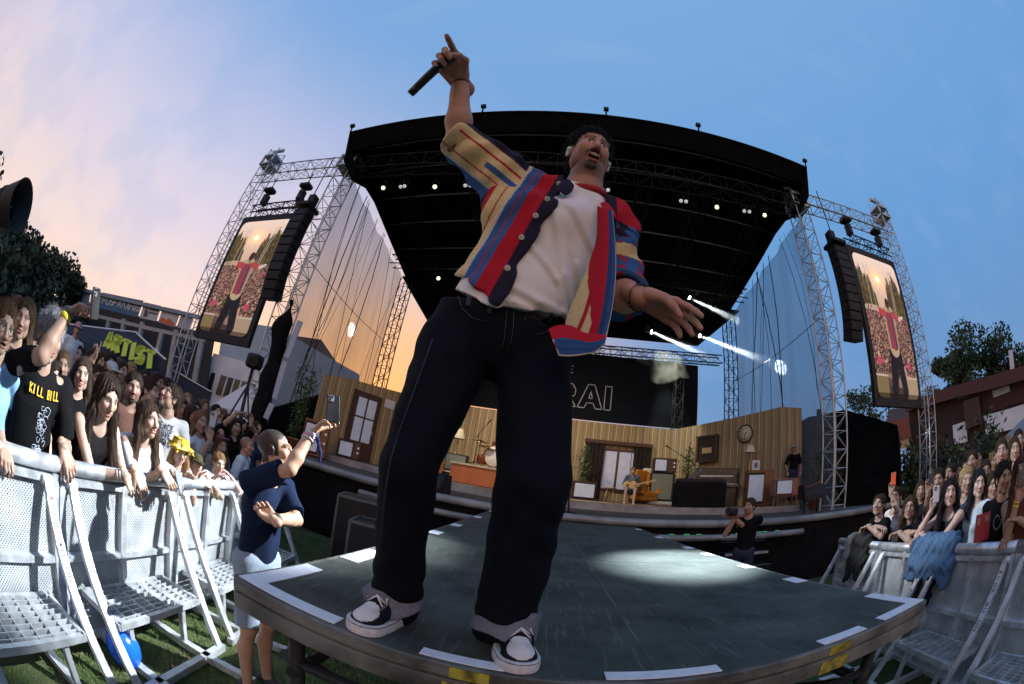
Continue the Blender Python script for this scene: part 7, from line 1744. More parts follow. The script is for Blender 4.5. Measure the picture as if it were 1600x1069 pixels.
person(H, 'tanned man with short black hair and black printed T-shirt', -85, (-135, 0), skin=(.34, .19, .12), hair=('short', (.010, .008, .007)), top=BLK, near=3, group=GRc, sleeve=.42, lean=.06, arms=(Rr(1578, 838, .02), None), extras=(lettering_on_chest([], (.3, .3, .32), .03, 0, lambda sh, J, drop, c0, x, t: (lambda m: ([m.tube([drop(c0+x*(.02+.05*math.cos(a+i*.5)*(.6+.1*r))+t*(.02+.07*math.sin(a+i*.5)*(.6+.1*r))) for i in range(5)], .002, 4) for r, a in enumerate((.2, 1.4, 2.5, 3.3, 4.4, 5.2))], m.build('shirt_drawing', M('grey print', (.3, .3, .32), .8), sh)))(MB())),))
H = Rr(1596, 742, .18)
person(H, 'person at the right edge with auburn hair raising a dark phone', -85, (-125, 5), arms=(Rr(1592, 812, .0), Rr(1590, 778, .0)), hints=(np.array([0, -1, -.6]), np.array([.3, .5, -1])), hands=({}, dict(d=(0, 0, 1), pn=(-.7, -.7, 0), curls=(.55, .7, .75, .8))), skin=(.44, .24, .16), hair=('long', (.07, .025, .012)), top=(.12, .04, .03), fem=True, near=2, group=GRc, sleeve=0, extras=(band(1, .8, (.62, .46, .02), .032, .016), band(1, .9, (.62, .46, .02), .031, .012)))
phone(Rr(1596, 742, -.03), (-.7, -.7, .1), (0, 0, 1), 'dark phone with pale lens block at the right picture edge', (.04, .04, .045))
FILR = [(1519, 722, 1.5, DK, 'short'), (1484, 742, 1.3, DK, 'short'), (1565, 708, 1.1, BRN, 'short'), (1585, 704, 1.6, BRN, 'long'), (1592, 690, 2.2, DK, 'short'), (1540, 738, 1.5, DK, 'short'), (1438, 768, 1.3, BRN, 'long'), (1448, 772, 1.8, DK, 'short'), (1500, 738, 2.4, BRN, 'short'), (1553, 722, 2.6, LBR, 'long'), (1528, 716, 3.4, DK, 'short'), (1573, 696, 3.4, BLD, 'long'), (1470, 752, 2.6, BRN, 'long')]
whr = ['red faced, behind the fair woman', 'behind the raised dark phone', 'topmost behind the man in black', 'above the auburn person', 'highest at the right edge', 'between the light blue top and the tanned man', 'behind the glasses woman', 'half hidden behind the raised phones', 'between the top knot and the raised phones', 'far behind the light blue top', 'farthest behind the fair woman', 'far behind the tanned man', 'far back left of the top knot']
for i, (px, py, off, hc_, st_) in enumerate(FILR):
    p = Rr(px, py, off); tp = tops[i*5 % 6]; fem = st_ == 'long'
    person(p, '%s with %s %s hair, %s' % ('woman' if fem else 'man', st_, cn[hc_], whr[i]), -80, (-112+rg.uniform(-18, 15), rg.uniform(0, 8)), skin=(S2, S4, S1, S3)[i % 4], hair=(st_, hc_), top=tp[0], fem=fem, near=1, group=GRc, hair_len=.22)
# red tablet case held over the rail
q = Rr(1535, 824, .0); t = empty('tablet_case', q, 'red tablet in its case held upright on the right rail', 'tablet'); n_ = nrm(np.array([-.75, -.66, .1])); x_ = nrm(np.cross((0, 0, 1), n_)); rot = Matrix((V(x_), V(n_), V(np.cross(n_, x_)*-1)*-1)).transposed()
m = MB(); m.box(q, (.17, .014, .215), rot=rot, bev=.006); m.build('case', M('red leather', (.42, .018, .02), .45, 0, .12, 12, .1, 90), t); m = MB(); m.box(V(q+n_*.009+np.array([0, 0, .06])+x_*.04), (.05, .004, .05), rot=rot, bev=.002); m.box(V(q+n_*.009+np.array([0, 0, .05])-x_*.055), (.035, .004, .06), rot=rot, bev=.002); m.build('camera_patch', M('pink patch', (.45, .16, .14), .5), t)
S_ = Sdf(); hand_sdf(S_, q+n_*.02+np.array([0, 0, -.13]), (0, 0, 1), -n_, 1, .9, curls=(.15, .15, .2, .25)); 
def cloth_over(side, pts, drop, depth, seed, name, label, cat, col, mat=CLOTH, thick=.03):
    """cloth slung over the rail: pts = rail points it covers, drop = hanging length on the pit side"""
    S = Sdf(); rg = np.random.RandomState(seed); n = len(pts)
    for i, p in enumerate(pts):
        p = np.array(p); dr = drop*(.75+.4*rg.rand()); o = np.array([-side*1.0, -.15, 0])
        S.chain([p+np.array([side*.07, 0, -.12]), p+np.array([side*.03, 0, .055]), p+o*.05+np.array([0, 0, .04]), p+o*.085+np.array([0, 0, -dr*.5]), p+o*.10+np.array([rg.normal(0, .02), rg.normal(0, .02), -dr])], [thick, thick*1.15, thick*1.2, thick*1.35, thick], .075)
    v, q = S.mesh(.008, lambda X, Y, Z: .007*np.sin(Y*34+X*20+3.0*np.sin(Z*7+seed)+2*np.sin(Y*13+Z*11))+.006*np.sin(Z*42+Y*25+2.5*np.sin(Y*21))+.0035*np.sin(Y*95-Z*66+2*np.sin(Z*23+Y*9))); o = mesh_obj(name, v, q, mat, None, colors=np.tile(np.array(col), (len(v), 1))); tag(o, label, cat); return o
RL = lambda px, py: np.array([*Rr(px, py, 0)[:2], 1.175])
ra = lambda px: Rr(px, 850, 0)
cloth_over(1, [RL(x, 852) for x in (1436, 1442, 1448, 1454, 1460, 1466, 1472, 1478, 1484, 1490)], .26, 0, 3, 'denim_jacket', 'blue denim jacket slung over the right rail', 'jacket', (.075, .14, .24), DENIM, .044)
cloth_over(1, [RL(x, 852)+np.array([.0, 0, -.02]) for x in (1447, 1452, 1457, 1462, 1467, 1471)], .50, 0, 5, 'dark_scarf', 'dark spotted cloth hanging below the denim jacket', 'cloth', (.016, .018, .024), CLOTH, .03)
cloth_over(1, [RL(x, 846) for x in (1340, 1345, 1350, 1355, 1360)], .40, 0, 8, 'grey_jacket', 'dark grey jacket hanging over the far end of the right rail', 'jacket', (.035, .034, .032), CLOTH, .036)
cloth_over(1, [RL(x, 846) for x in (1332, 1335)], .46, 0, 9, 'pale_sleeve', 'pale grey hooded top hanging beside the dark grey jacket', 'jacket', (.22, .21, .19), CLOTH, .034)
# ---- man filming in the pit
H = atd(430, 704, 2.36); W = atd(487, 676, 2.22)
WL = atd(428, 812, 2.02)
pr, PJ = person(H, 'man in navy T-shirt and grey shorts filming the singer from the pit', 92, (64, 14), s=1.0, lean=.02, arms=(WL, W), hints=(np.array([1.0, -.2, -.7]), np.array([.1, -.6, -.9])), hands=(dict(d=(-.5, .1, .12), pn=(.1, -.6, .5), curls=(1.1, 1.2, 1.25, 1.3), thumb=(.3, .6)), dict(d=(.55, .25, .85), pn=(.4, .2, -.8), curls=(.25, .5, .65, .75), thumb=(.7, .1))),
       skin=(.45, .27, .18), hair=('none', (.009, .006, .004)), scalp=.95, bulk=.93, top=(.010, .017, .042), bottom=(.20, .25, .31), shorts=True, near=3, group=None, sleeve=.42, loose=1.15,
       extras=(band(0, .93, (.015, .015, .018), .034, .03, 'watch'), band(1, .86, (.55, .22, .24), .036, .02), band(1, .93, (.45, .47, .5), .034, .022, 'watch'), band(1, .80, (.5, .5, .52), .037, .012),
       lambda root, J: (lambda S: (lambda v, q: mesh_obj('lanyard', v, q, CLOTH, root, colors=np.tile(np.array([.02, .03, .09]), (len(v), 1))))(*S.mesh(.005)))(Sdf().chain([J['arms'][1][2]+np.array(p) for p in ((0, 0, 0), (.05, .0, -.03), (.08, 0, -.09), (.09, 0, -.14))], [.01, .010, .010, .008], .01))))
phone(W+np.array([.085, .03, .16]), (.62, -.7, .25), (-.2, 0, 1), 'black phone raised by the man in the pit', (.015, .015, .017))
# ---- cameraman right of the runway, far side
H = atd(1171, 792, 6.2)
person(H, 'cameraman in black T-shirt in the dark pit right of the runway', -150, (-125, 4), s=1.0, arms=(atd(1142, 806, 6.0), atd(1148, 812, 6.0)), hints=(None, None), hands=(GRIP, GRIP), skin=(.40, .22, .15), hair=('short', (.04, .025, .016)), top=BLK, near=2, group=None, beard=.5)
q = atd(1146, 800, 5.95); t = empty('photo_camera', q, 'black camera with long lens before the face of the cameraman', 'camera'); m = MB(); m.box(q, (.15, .09, .11), rz=.4, bev=.015); m.build('camera_body', BLACKM, t); m = MB(); m.cyl(q, V(q)+Vector((-.16, -.14, .02)), .042, .05, n=14); m.build('lens_barrel', BLACKM, t)
# ---- guitarist on the set, seated
def seated(p, face, label):
    f = ae(face); l = np.cross((0, 0, 1), f); up = np.array([0, 0, 1.0]); p = np.array(p, float)
    hip = p+up*.5; t = nrm(up*.93+f*.25); nb = hip+t*.5; head = nb+up*.14+f*.06; root = empty('person', p, label, 'person')
    B = Sdf(); chest = hip+t*.34; B.cone(hip, chest, .12, .13, .04, flat=(f, 1.3)).cone(chest+t*.1+l*.15, chest+t*.1-l*.15, .05, .05, .04).chain([nb-t*.06, head], [.06, .05], .03)
    wr = [chest-t*.16+f*.22+l*.26, chest-t*.22+f*.2-l*.10]; el = []
    for i, sg in ((0, 1), (1, -1)):
        Sx = chest+t*.12+l*sg*.18; e, T = ik(Sx, wr[i], .29, .26, -up-f*.4+l*sg*.4); B.chain([Sx, e, T], [.048, .04, .028], .02); el.append((Sx, e, T))
    for sg in (1, -1):
        h0 = hip+l*sg*.09; kn = h0+f*.40+l*sg*.06+up*.02; ft = kn-up*.46+f*(.04+.12*(sg > 0)); B.chain([h0, kn, ft], [.08, .055, .036], .02); B.cone(ft-up*.02, ft+f*.15-up*.02, .035, .025, .02)
    parts = [B.mesh(.012)]
    for i, (Sx, e, T) in enumerate(el): Hh = Sdf(); hand_sdf(Hh, T, T-e, (0, 0, -1) if i else -f, -1 if i == 0 else 1, 1, curls=(.7, .8, .8, .8)); parts.append(Hh.mesh(.006))
    Rm = rotm(ae(face+8, -8)); parts.append(head_sdf(head, Rm).mesh(.006)); v, q = merge(parts); mesh_obj('body', v, q, SKIN, root, colors=skin_colors(v, head, Rm, 1, S1, BRN, .4))
    hv, hq = hair_mesh(head, Rm, 1, 'short', 5, .007); mesh_obj('hair', hv, hq, HAIRM, root, colors=np.tile(np.array([.14, .07, .03]), (len(hv), 1)))
    T_ = Sdf().cone(hip, chest, .145, .15, .04, flat=(f, 1.25)).cone(chest+t*.12+l*.15, chest+t*.12-l*.15, .062, .062, .04)
    for Sx, e, T in el: T_.cone(Sx, e, .062, .056, .03).cone(e, e+(T-e)*.5, .055, .048, .02, cap=True)
    T_.cone(nb, nb+up*.2, .06, .07, .01, True); v, q = T_.mesh(.012, wav(3, 25, .006)); mesh_obj('shirt', v, q, CLOTH, root, colors=np.tile(np.array([.10, .12, .15]), (len(v), 1)))
    T_ = Sdf().ell(hip, (.17, .15, .12), None, .04)
    for sg in (1, -1): h0 = hip+l*sg*.09; kn = h0+f*.40+l*sg*.06+up*.02; T_.cone(h0, kn-f*.04, .095, .085, .03, cap=True)
    v, q = T_.mesh(.012); mesh_obj('shorts', v, q, DENIM, root, colors=np.tile(np.array([.10, .13, .18]), (len(v), 1)))
    for sg in (1, -1):
        kn = hip+l*sg*.09+f*.40+l*sg*.06+up*.02; ft = kn-up*.46+f*(.04+.12*(sg > 0)); v, q = Sdf().cone(ft-up*.02, ft+f*.16-up*.02, .044, .034, .02).mesh(.01); mesh_obj('shoe', v, q, CLOTH, root, colors=np.tile(np.array([.55, .55, .55]), (len(v), 1)))
    return chest, f, l, t
q = fl(982, 800, 13.1); c_, f_, l_, t_ = seated((q[0], q[1], Z2-.05), 196, 'seated guitarist in a grey shirt and shorts before the ochre armchair')
guitar(c_-t_*.2+f_*.16-l_*.06, nrm(l_*1.0+t_*.28), f_, M('blonde guitar wood', (.50, .33, .12), .35, 0, .15, 3), 'blonde guitar on the lap of the seated guitarist', .95)
# figure in the dark at the right of the set
p = at(1241, 702, 10.6); person(p, 'stagehand with a pale cap in the dark right of the set', 200, (200, 0), s=1.0, skin=S2, hair=('short', DK), top=BLK, near=1, group=None, z0=max(1.4, p[2]-1.6), extras=(cap_hat((.25, .27, .3)),))
# ================================================================ the singer
SK = (.45, .225, .15); HB = (.012, .009, .008)
sg = empty('person', (-.19, .99, RZ), 'singer in open striped shirt and wide dark jeans, one arm raised, on the runway', 'person')
hip = atd(792, 487, 1.07); chest = atd(857, 385, 1.08); nb = atd(910, 303, 1.085)
headc = atd(921, 243, 1.03); HSC = .95; hface = ae(164, -13); HRm = rotm(hface, nrm(np.array([.06, .10, 1])))
shR = atd(815, 300, 1.10); elR = atd(716, 220, 1.0)
def reach(A, px, py, L, far):
    d = ray(px, py); a = CAMPOS-A; b = a@d; D = max(0, b*b-(a@a-L*L)); t = -b+(math.sqrt(D) if far else -math.sqrt(D)); return CAMPOS+d*t
wrR = reach(elR, 719, 128, .262, True)
shL = atd(955, 352, 1.10); elL = atd(968, 462, 1.12); wrL = reach(elL, 1001, 466, .245, False)
tipL = atd(1101, 508, .93)
kneeR, kneeL = atd(640, 726, .985), atd(833, 752, .985); tr_, tl_ = atz(553, 990, RZ), atz(812, 1055, RZ); ankR, ankL = tr_+nrm(np.array([.06, .28, 0]))*.185+np.array([.008, 0, .10]), tl_+nrm(np.array([-.05, .26, 0]))*.19+np.array([-.032, 0, .10])
hipR, hipL = atd(714, 538, 1.075), atd(835, 555, 1.085)
fwd = np.array([0, -1.0, 0]); left = np.array([1.0, 0, 0])
def singer_body():
    B = Sdf(); B.cone(hip, chest, .10, .13, .04, flat=(fwd, 1.4)).cone(shL, shR, .055, .055, .05)
    B.chain([hipR, kneeR, ankR-np.array([0, 0, .06])], [.07, .055, .04], .03).chain([hipL, kneeL, ankL-np.array([0, 0, .06])], [.07, .055, .04], .03); B.cone(hipR, hipL, .06, .06, .03)
    B.chain([chest, nb, headc-np.array([0, 0, .08])], [.08, .068, .058], .03)
    P = [B.mesh(.011)]
    A = Sdf(); fm = elR+(wrR-elR)*.32; A.cone(shR, elR, .054, .044, .02).cone(elR, fm, .043, .047, .02).cone(fm, wrR, .047, .029, .02).cone(elR+(wrR-elR)*.75, wrR, .034, .029, .015, flat=(fwd, 1.15))
    fm = elL+(wrL-elL)*.3; A.cone(shL, elL, .054, .046, .02).cone(elL, fm, .045, .049, .02).cone(fm, wrL, .049, .031, .02); P.append(A.mesh(.005))
    H = Sdf(); dR = nrm(CAMPOS+ray(694, 88)*np.linalg.norm(wrR-CAMPOS)*.985-wrR); hand_sdf(H, wrR, dR, nrm(CAMPOS-wrR), 1, 1.24, curls=(.22, .95, 1.02, 1.08), spread=.10, thumb=(.55, .75), rf=.0095, base_r=.031); P.append(H.mesh(.003))
    H = Sdf(); dL = nrm(tipL-wrL); hand_sdf(H, wrL, dL, np.array([-.1, -.45, -1]), -1, 1.0, curls=(.18, .26, .32, .38), spread=.10, thumb=(.42, .4), rf=.0094, base_r=.030); P.append(H.mesh(.003))
    HS = head_sdf(headc, HRm, HSC, .55, False, True, 1.06); HS.ell(headc+HRm@(np.array([0, .092, -.068])*HSC), (.028, .02, .0085), HRm.T, .003, True); HS.chain([headc+HRm@np.array([0, -.035, -.050]), nb+np.array([0, 0, .0]), nb+(chest-nb)*.25], [.050, .058, .075], .02); HS.cone(headc+HRm@np.array([0, .02, -.092]), nb+np.array([0, -.045, .0]), .020, .034, .02)
    HS.ell(headc+HRm@np.array([0, .087, -.056]), (.012, .005, .0028), HRm.T, .001); P.append(HS.mesh(.0026))
    v, q = merge(P); C = skin_colors(v, headc, HRm, HSC, SK, HB, .85, False, .8, 1.0, mouth=.6)
    L = (v-headc)@HRm/HSC; te = (np.abs(L[:, 0]) < .013) & (np.abs(L[:, 2]+.060) < .0036) & (L[:, 1] > .088) & (L[:, 1] < .102); C[te] = (.6, .57, .5)
    pr = np.exp(-((np.linalg.norm(v-(wrL+dL*.05), axis=1)/.10)**2))[:, None]*.25; C = C*(1-pr)+pr*np.array([.46, .16, .11])
    return mesh_obj('body', v, q, SKIN, sg, colors=C), dR, dL
sbody, dR, dL = singer_body()
hv, hq = hair_mesh(headc+HRm@np.array([0, -.006, .003]), HRm, HSC*1.0, 'curly', 4, .0042, thick=.45)
a_, b_, kk = add_strands(hv, hq, headc, HRm, .85, 'curly', 9, 5200, .05); a2_, b2_, kk2 = add_strands(hv, hq, headc, HRm, .85, 'short', 19, 2600, .05)
mesh_obj('hair', np.concatenate([hv, a_, a2_]), np.concatenate([hq, b_+len(hv), b2_+len(hv)+len(a_)]), HAIRM, sg, colors=np.concatenate([np.tile(np.array(HB), (len(hv), 1)), np.array(HB)*kk[:, None], np.array(HB)*kk2[:, None]]))
hb = Sdf(); rg = np.random.RandomState(2)
for i in range(16): hb.ell(headc+HRm@np.array([rg.uniform(-.075, .03)-.01, -.09+rg.uniform(-.02, .02), rg.uniform(-.13, -.02)]), np.array([.022, .02, .026]), None, .01)
v, q = hb.mesh(.005); mesh_obj('hair', v, q, HAIRM, sg, colors=np.tile(np.array(HB), (len(v), 1)))
for x in (-1, 1):
    S = Sdf().ell(headc+HRm@np.array([x*.080, .004, -.008]), np.array([.009, .010, .012])).cone(headc+HRm@np.array([x*.080, .0, -.012]), headc+HRm@np.array([x*.082, -.006, -.034]), .0085, .006, .004); v, q = S.mesh(.0025); mesh_obj('earpiece', v, q, M('earpiece white', (.62, .65, .72), .25, 0, .03), sg)
# T-shirt
T_ = Sdf(); T_.cone(hip+(hip-chest)*.25, chest, .168, .172, .05, flat=(fwd, 1.28)).cone(chest, nb+(chest-nb)*.35, .168, .12, .05, flat=(fwd, 1.3)).cone(shL+(shR-shL)*.04, shR, .070, .070, .05).cone(shL, elL+(shL-elL)*.55, .068, .07, .03)
T_.ell(chest+fwd*.06+np.array([.06, 0, .04]), np.array([.10, .10, .09]), None, .05).ell(chest+fwd*.06+np.array([-.05, 0, .04]), np.array([.10, .10, .09]), None, .05)
T_.cone(nb+np.array([0, .0, -.012])+fwd*.012, nb+np.array([.0, -.02, .2]), .071, .085, .008, True)
hemn = nrm(np.array([-.16, .10, 1.0])); 
for h0, h1 in (((700, 447), (775, 483)), ((775, 483), (893, 497))):
    hp = nrm(np.cross(ray(*h0), ray(*h1))); hp = hp if hp@ray(760, 520) > 0 else -hp; T_.func(lambda X, Y, Z, hp=hp: -(X*hp[0]+Y*hp[1]+(Z-CAM_Z)*hp[2]))
FOLDS = [((822, 372), (872, 428), .006, .012), ((872, 428), (892, 478), .007, .012), ((868, 335), (884, 420), .005, .014), ((884, 420), (908, 474), .006, .013), ((800, 446), (845, 468), .008, .013), ((845, 468), (888, 470), .008, .012), ((806, 470), (850, 482), .006, .010), ((832, 300), (824, 400), .004, .016), ((905, 400), (922, 470), .008, .012), ((770, 455), (800, 470), .006, .012), ((895, 330), (930, 372), .005, .014), ((760, 400), (790, 440), .006, .014)]
def folds(X, Y, Z):
    s = .0025*np.sin((X*.6-Z*.8)*40+np.sin(X*30))
    for p0, p1, am, wd in FOLDS:
        a, b = atd(*p0, .93), atd(*p1, .93); ab = b-a; t = np.clip(((X-a[0])*ab[0]+(Y-a[1])*ab[1]*.2+(Z-a[2])*ab[2])/(ab[0]**2+ab[2]**2), 0, 1)
        dx, dz = X-a[0]-t*ab[0], Z-a[2]-t*ab[2]; sd = (dx*ab[2]-dz*ab[0])/math.hypot(ab[0], ab[2]); d = np.sqrt(dx*dx+dz*dz)
        s = s-am*np.exp(-(d/wd)**2)+am*.9*np.exp(-(((sd-wd*1.5)/(wd*.9))**2+(np.maximum(d-np.abs(sd), 0)/.02)**2))*(d < .08)
    return s
v, q = T_.mesh(.005, folds)
tshirt = mesh_obj('t_shirt', v, q, MC('white jersey', .8, .12, 420, .04, 30, spec=.2), sg, colors=np.tile(np.array([.74, .69, .67]), (len(v), 1)))
# collar: ring lofted round the neck opening
cv = []; nbp = nb+np.array([0, 0, -.010])+fwd*.012; ax = nrm(np.array([.0, -.10, 1.0])); e1 = nrm(np.cross(ax, [0, 1, 0])); e2 = np.cross(ax, e1)
S = Sdf()
for i in range(26):
    a0, a1 = i/26*6.283, (i+1)/26*6.283; p = lambda a: nbp+e1*math.cos(a)*.076+e2*math.sin(a)*.072+ax*(.004-.030*max(0, -math.sin(a)*np.sign(e2[1]))*-1*(-1) if (e2*math.sin(a))[1] < 0 else .012)
    S.cone(p(a0), p(a1), .0125, .0125, .006)
v, q = S.mesh(.004); mesh_obj('collar', v, q, M('red rib', (.36, .012, .014), .85, 0, .1, 200, .2, 300), sg)
# striped shirt
def plane_through(p1, p2, inside):
    """plane through the camera stand and two sight lines; positive on the side of the third"""
    n = nrm(np.cross(ray(*p1), ray(*p2))); return n if n@ray(*inside) > 0 else -n
nl = plane_through((884, 286), (779, 480), (720, 350)); nr = plane_through((948, 322), (958, 500), (1000, 400))
hemp = plane_through((706, 421), (783, 481), (740, 300))
S = Sdf(); S.cone(hip+(chest-hip)*-.05, chest, .186, .192, .05, flat=(fwd, 1.25)).cone(chest, nb+(chest-nb)*.3, .188, .13, .05, flat=(fwd, 1.25)).cone(shL, shR, .080, .082, .05)
S.ell(chest+fwd*.06+np.array([-.05, 0, .04]), np.array([.115, .115, .10]), None, .05)
nE = nrm(elR-shR); S.cone(shR+nE*.0, elR+nE*.030, .088, .070, .05, cap=True); S.cone(elR+nE*.008, elR+nE*.09, .054, .058, .006, True)
S.cone(chest+np.array([-.13, .0, .02]), shR+nE*.12, .07, .075, .08)
nF = nrm(wrL-elL); S.cone(shL, elL, .082, .080, .05).cone(elL, elL+nF*.085, .080, .082, .03, cap=True); S.cone(elL+nF*.05, elL+nF*.16, .060, .064, .006, True)
S.cone(nb+np.array([0, .0, -.02])+fwd*.01, nb+np.array([.0, -.02, .25]), .080, .10, .008, True)
def opening(X, Y, Z):
    a = (X*nl[0]+Y*nl[1]+(Z-CAM_Z)*nl[2]); b = (X*nr[0]+Y*nr[1]+(Z-CAM_Z)*nr[2]); yc = 1.075
    return np.maximum(np.maximum(a, b), Y-yc+.0*X)
S.func(opening)
def below_hem(X, Y, Z): return (X*hemp[0]+Y*hemp[1]+(Z-CAM_Z)*hemp[2])+np.maximum(0, Y-1.08)*.0
S.func(lambda X, Y, Z: np.maximum(below_hem(X, Y, Z), X-.0))
S.func(lambda X, Y, Z: np.maximum(Z-(2.36+0*X), -(X-.0)))
def sfold(X, Y, Z):
    t = ((X-shR[0])*nE[0]+(Y-shR[1])*nE[1]+(Z-shR[2])*nE[2]); return .005*np.sin(t*70+X*20+Z*14)+.004*np.sin(X*48-Z*33+2*np.sin(Z*21))+.0035*np.sin(Y*60+Z*46)
v, q = S.mesh(.0034, sfold)
NV, RD, BL, BG, PK = (.018, .014, .030), (.42, .012, .026), (.034, .10, .26), (.66, .49, .25), (.30, .03, .07)
def stripes(v):
    u = (v-CAMPOS)@nl*1.0; C = np.zeros((len(v), 3))
    tbl = [(-9, NV), (.036, RD), (.083, BL), (.100, PK), (.106, BL), (.128, (.55, .45, .38)), (.136, BG), (.160, RD), (.165, BG), (.195, RD), (.215, NV), (.235, BL), (.26, BG), (.30, RD), (.32, BL), (.36, BG), (.42, RD), (.44, NV)]
    for k, c in tbl: C[u >= k] = c
    # sleeves
    aR = v-shR; tR = aR@nE; rR = aR-tR[:, None]*nE; upv = nrm(np.cross(nE, -ray(760, 290))); upv = upv if upv[2] > 0 else -upv; w = rR@upv
    ln = np.linalg.norm(elR-shR); sl = (tR > .045) & (np.linalg.norm(rR, axis=1) < .13) & (v[:, 2] > shR[2]-.10+.0*tR)
    c = np.zeros((len(v), 3)); tb = [(-9, BL), (-.070, (.55, .45, .38)), (-.060, BG), (-.042, RD), (-.037, BG), (-.018, BL), (.002, BG), (.026, RD), (.034, BG), (.062, (.07, .03, .06)), (.068, NV)]
    for k, cc in tb: c[w >= k] = cc
    wedge = (w > -.03) & (w < .002) & (tR > .17); c[wedge] = BG
    C[sl] = c[sl]
    hemm = sl & (tR > ln+.018); C[hemm & (w > -.02) & (w < .045)] = BG
    aL = v-shL; dl = nrm(elL-shL); tL = aL@dl; rl = np.linalg.norm(aL-tL[:, None]*dl, axis=1); L2 = np.linalg.norm(elL-shL)
    s2 = (v[:, 0] > .135) & (v[:, 2] < shL[2]+.10); pat = np.sin(v[:, 2]*150+v[:, 0]*60)+np.sin(v[:, 0]*110-v[:, 1]*40)
    c2 = np.tile(np.array(BL), (len(v), 1)); c2[pat > .75] = PK; top_ = tL < .10; c2[top_ & (pat > -.3)] = NV; c2[tL < .045] = RD; c2[(tL > .125) & (tL < .165)] = BG; c2[(v[:, 0] > .255)] = RD
    C[s2] = c2[s2]
    return C
striped = mesh_obj('striped_shirt', v, q, MC('shirt cotton', .88, .2, 380, .08, 60, spec=.15), sg, colors=stripes(v))
sv = v
def on_cloth(px, py, verts=None, tol=.006, lift=.002):
    vv = sv if verts is None else verts; d = ray(px, py); r = vv-CAMPOS; dist = np.linalg.norm(r, axis=1); a = np.linalg.norm(r/dist[:, None]-d, axis=1); k = a < tol
    t = dist[k].min() if k.any() else .95; return CAMPOS+d*(t-lift)
m = MB()
for px, py in ((871, 287), (853, 311), (835, 337), (813, 371), (791, 419)):
    p = on_cloth(px+2, py); n_ = V(-ray(px, py)); bmb = MB(); bmb.lathe(V(p)-n_*.001, [(.0075, 0), (.0085, .002), (.0075, .0035), (.005, .0028), (.001, .0028)], n_, 16); bo = bmb.build('button', M('shell button', (.68, .64, .55), .35, 0, .05), striped)
    for sx in (-1, 1): m.cyl(V(p)+n_*.0028+Vector((sx*.0018, 0, 0)), V(p)+n_*.0034+Vector((sx*.0018, 0, 0)), .0009, n=6)
m.build('thread', BLACKM, striped)
def patch(rows, name, colf, mat, parent, nu=40, nv=60, thick=.0035, wavey=.0):
    """cloth sheet through surveyed rows of points, with real thickness; colf(u, v) -> colour"""
    G = np.array([[atd(*p) for p in r] for r in rows]); Rn, Cn = G.shape[:2]
    def cr(P, t):
        n = len(P); x = t*(n-1); i = min(int(x), n-2); f = x-i; p0, p1, p2, p3 = P[max(i-1, 0)], P[i], P[i+1], P[min(i+2, n-1)]
        return .5*((2*p1)+(-p0+p2)*f+(2*p0-5*p1+4*p2-p3)*f*f+(-p0+3*p1-3*p2+p3)*f**3)
    pts = np.array([[cr(np.array([cr(G[r], u) for r in range(Rn)]), w) for u in np.linspace(0, 1, nu)] for w in np.linspace(0, 1, nv)])
    du = np.gradient(pts, axis=1); dv = np.gradient(pts, axis=0); n = np.cross(du, dv); n /= np.linalg.norm(n, axis=2)[..., None]+1e-9
    uu, ww = np.meshgrid(np.linspace(0, 1, nu), np.linspace(0, 1, nv))
    if wavey: pts = pts+n*(wavey*np.sin(ww*9+uu*3)*np.sin(uu*3.1))[..., None]
    a = (pts+n*thick/2).reshape(-1, 3); b = (pts-n*thick/2).reshape(-1, 3); i = np.arange(nu*nv).reshape(nv, nu); N = nu*nv
    f = [np.stack([i[:-1, :-1], i[:-1, 1:], i[1:, 1:], i[1:, :-1]], -1).reshape(-1, 4), np.stack([i[:-1, :-1], i[1:, :-1], i[1:, 1:], i[:-1, 1:]], -1).reshape(-1, 4)+N]
    rim = np.concatenate([i[0, :], i[1:, -1], i[-1, -2::-1], i[-2:0:-1, 0]]); r2 = np.roll(rim, -1); f.append(np.stack([rim, rim+N, r2+N, r2], 1))
    C = colf(uu.ravel(), ww.ravel()); return mesh_obj(name, np.concatenate([a, b]), np.concatenate(f), mat, parent, colors=np.concatenate([C, C]))
SHM = MC('shirt cotton')
def colA(u, w):
    C = np.tile(np.array(RD), (len(u), 1)); C[u < .50*np.clip((w-.30)/.4, 0, 1)] = BG; C[(np.abs(u-.30) < .035) & (w > .45)] = RD; C[u > .68] = (.020, .05, .15); C[u > .80] = (.028, .075, .20); C[u > .965] = (.58, .47, .36)
    return C
rowsA = [[(934, 322, .955), (941, 325, .935), (950, 327, .925), (957, 331, .925)], [(932, 375, .935), (940, 375, .905), (951, 374, .89), (961, 376, .90)], [(914, 428, .925), (932, 428, .885), (948, 426, .865), (962, 428, .875)],
         [(893, 478, .93), (920, 482, .875), (941, 482, .85), (957, 480, .855)], [(884, 505, .93), (905, 522, .88), (932, 524, .845), (949, 520, .84)], [(888, 515, .93), (905, 531, .885), (927, 536, .85), (944, 541, .835)]]
patch(rowsA, 'open_shirt_front', colA, SHM, sg)
def colB(u, w):
    C = np.tile(np.array(RD), (len(u), 1)); C[w > .50] = (.028, .075, .20); C[(w > .60) & (w < .62)] = (.015, .03, .09); C[(w > .78) & (w < .80)] = (.015, .03, .09); C[w > .95] = (.58, .47, .36); C[(u < .05) & (w > .5)] = (.5, .38, .3); C[(u < .05) & (w > .62) & (w < .78)] = RD
    return C
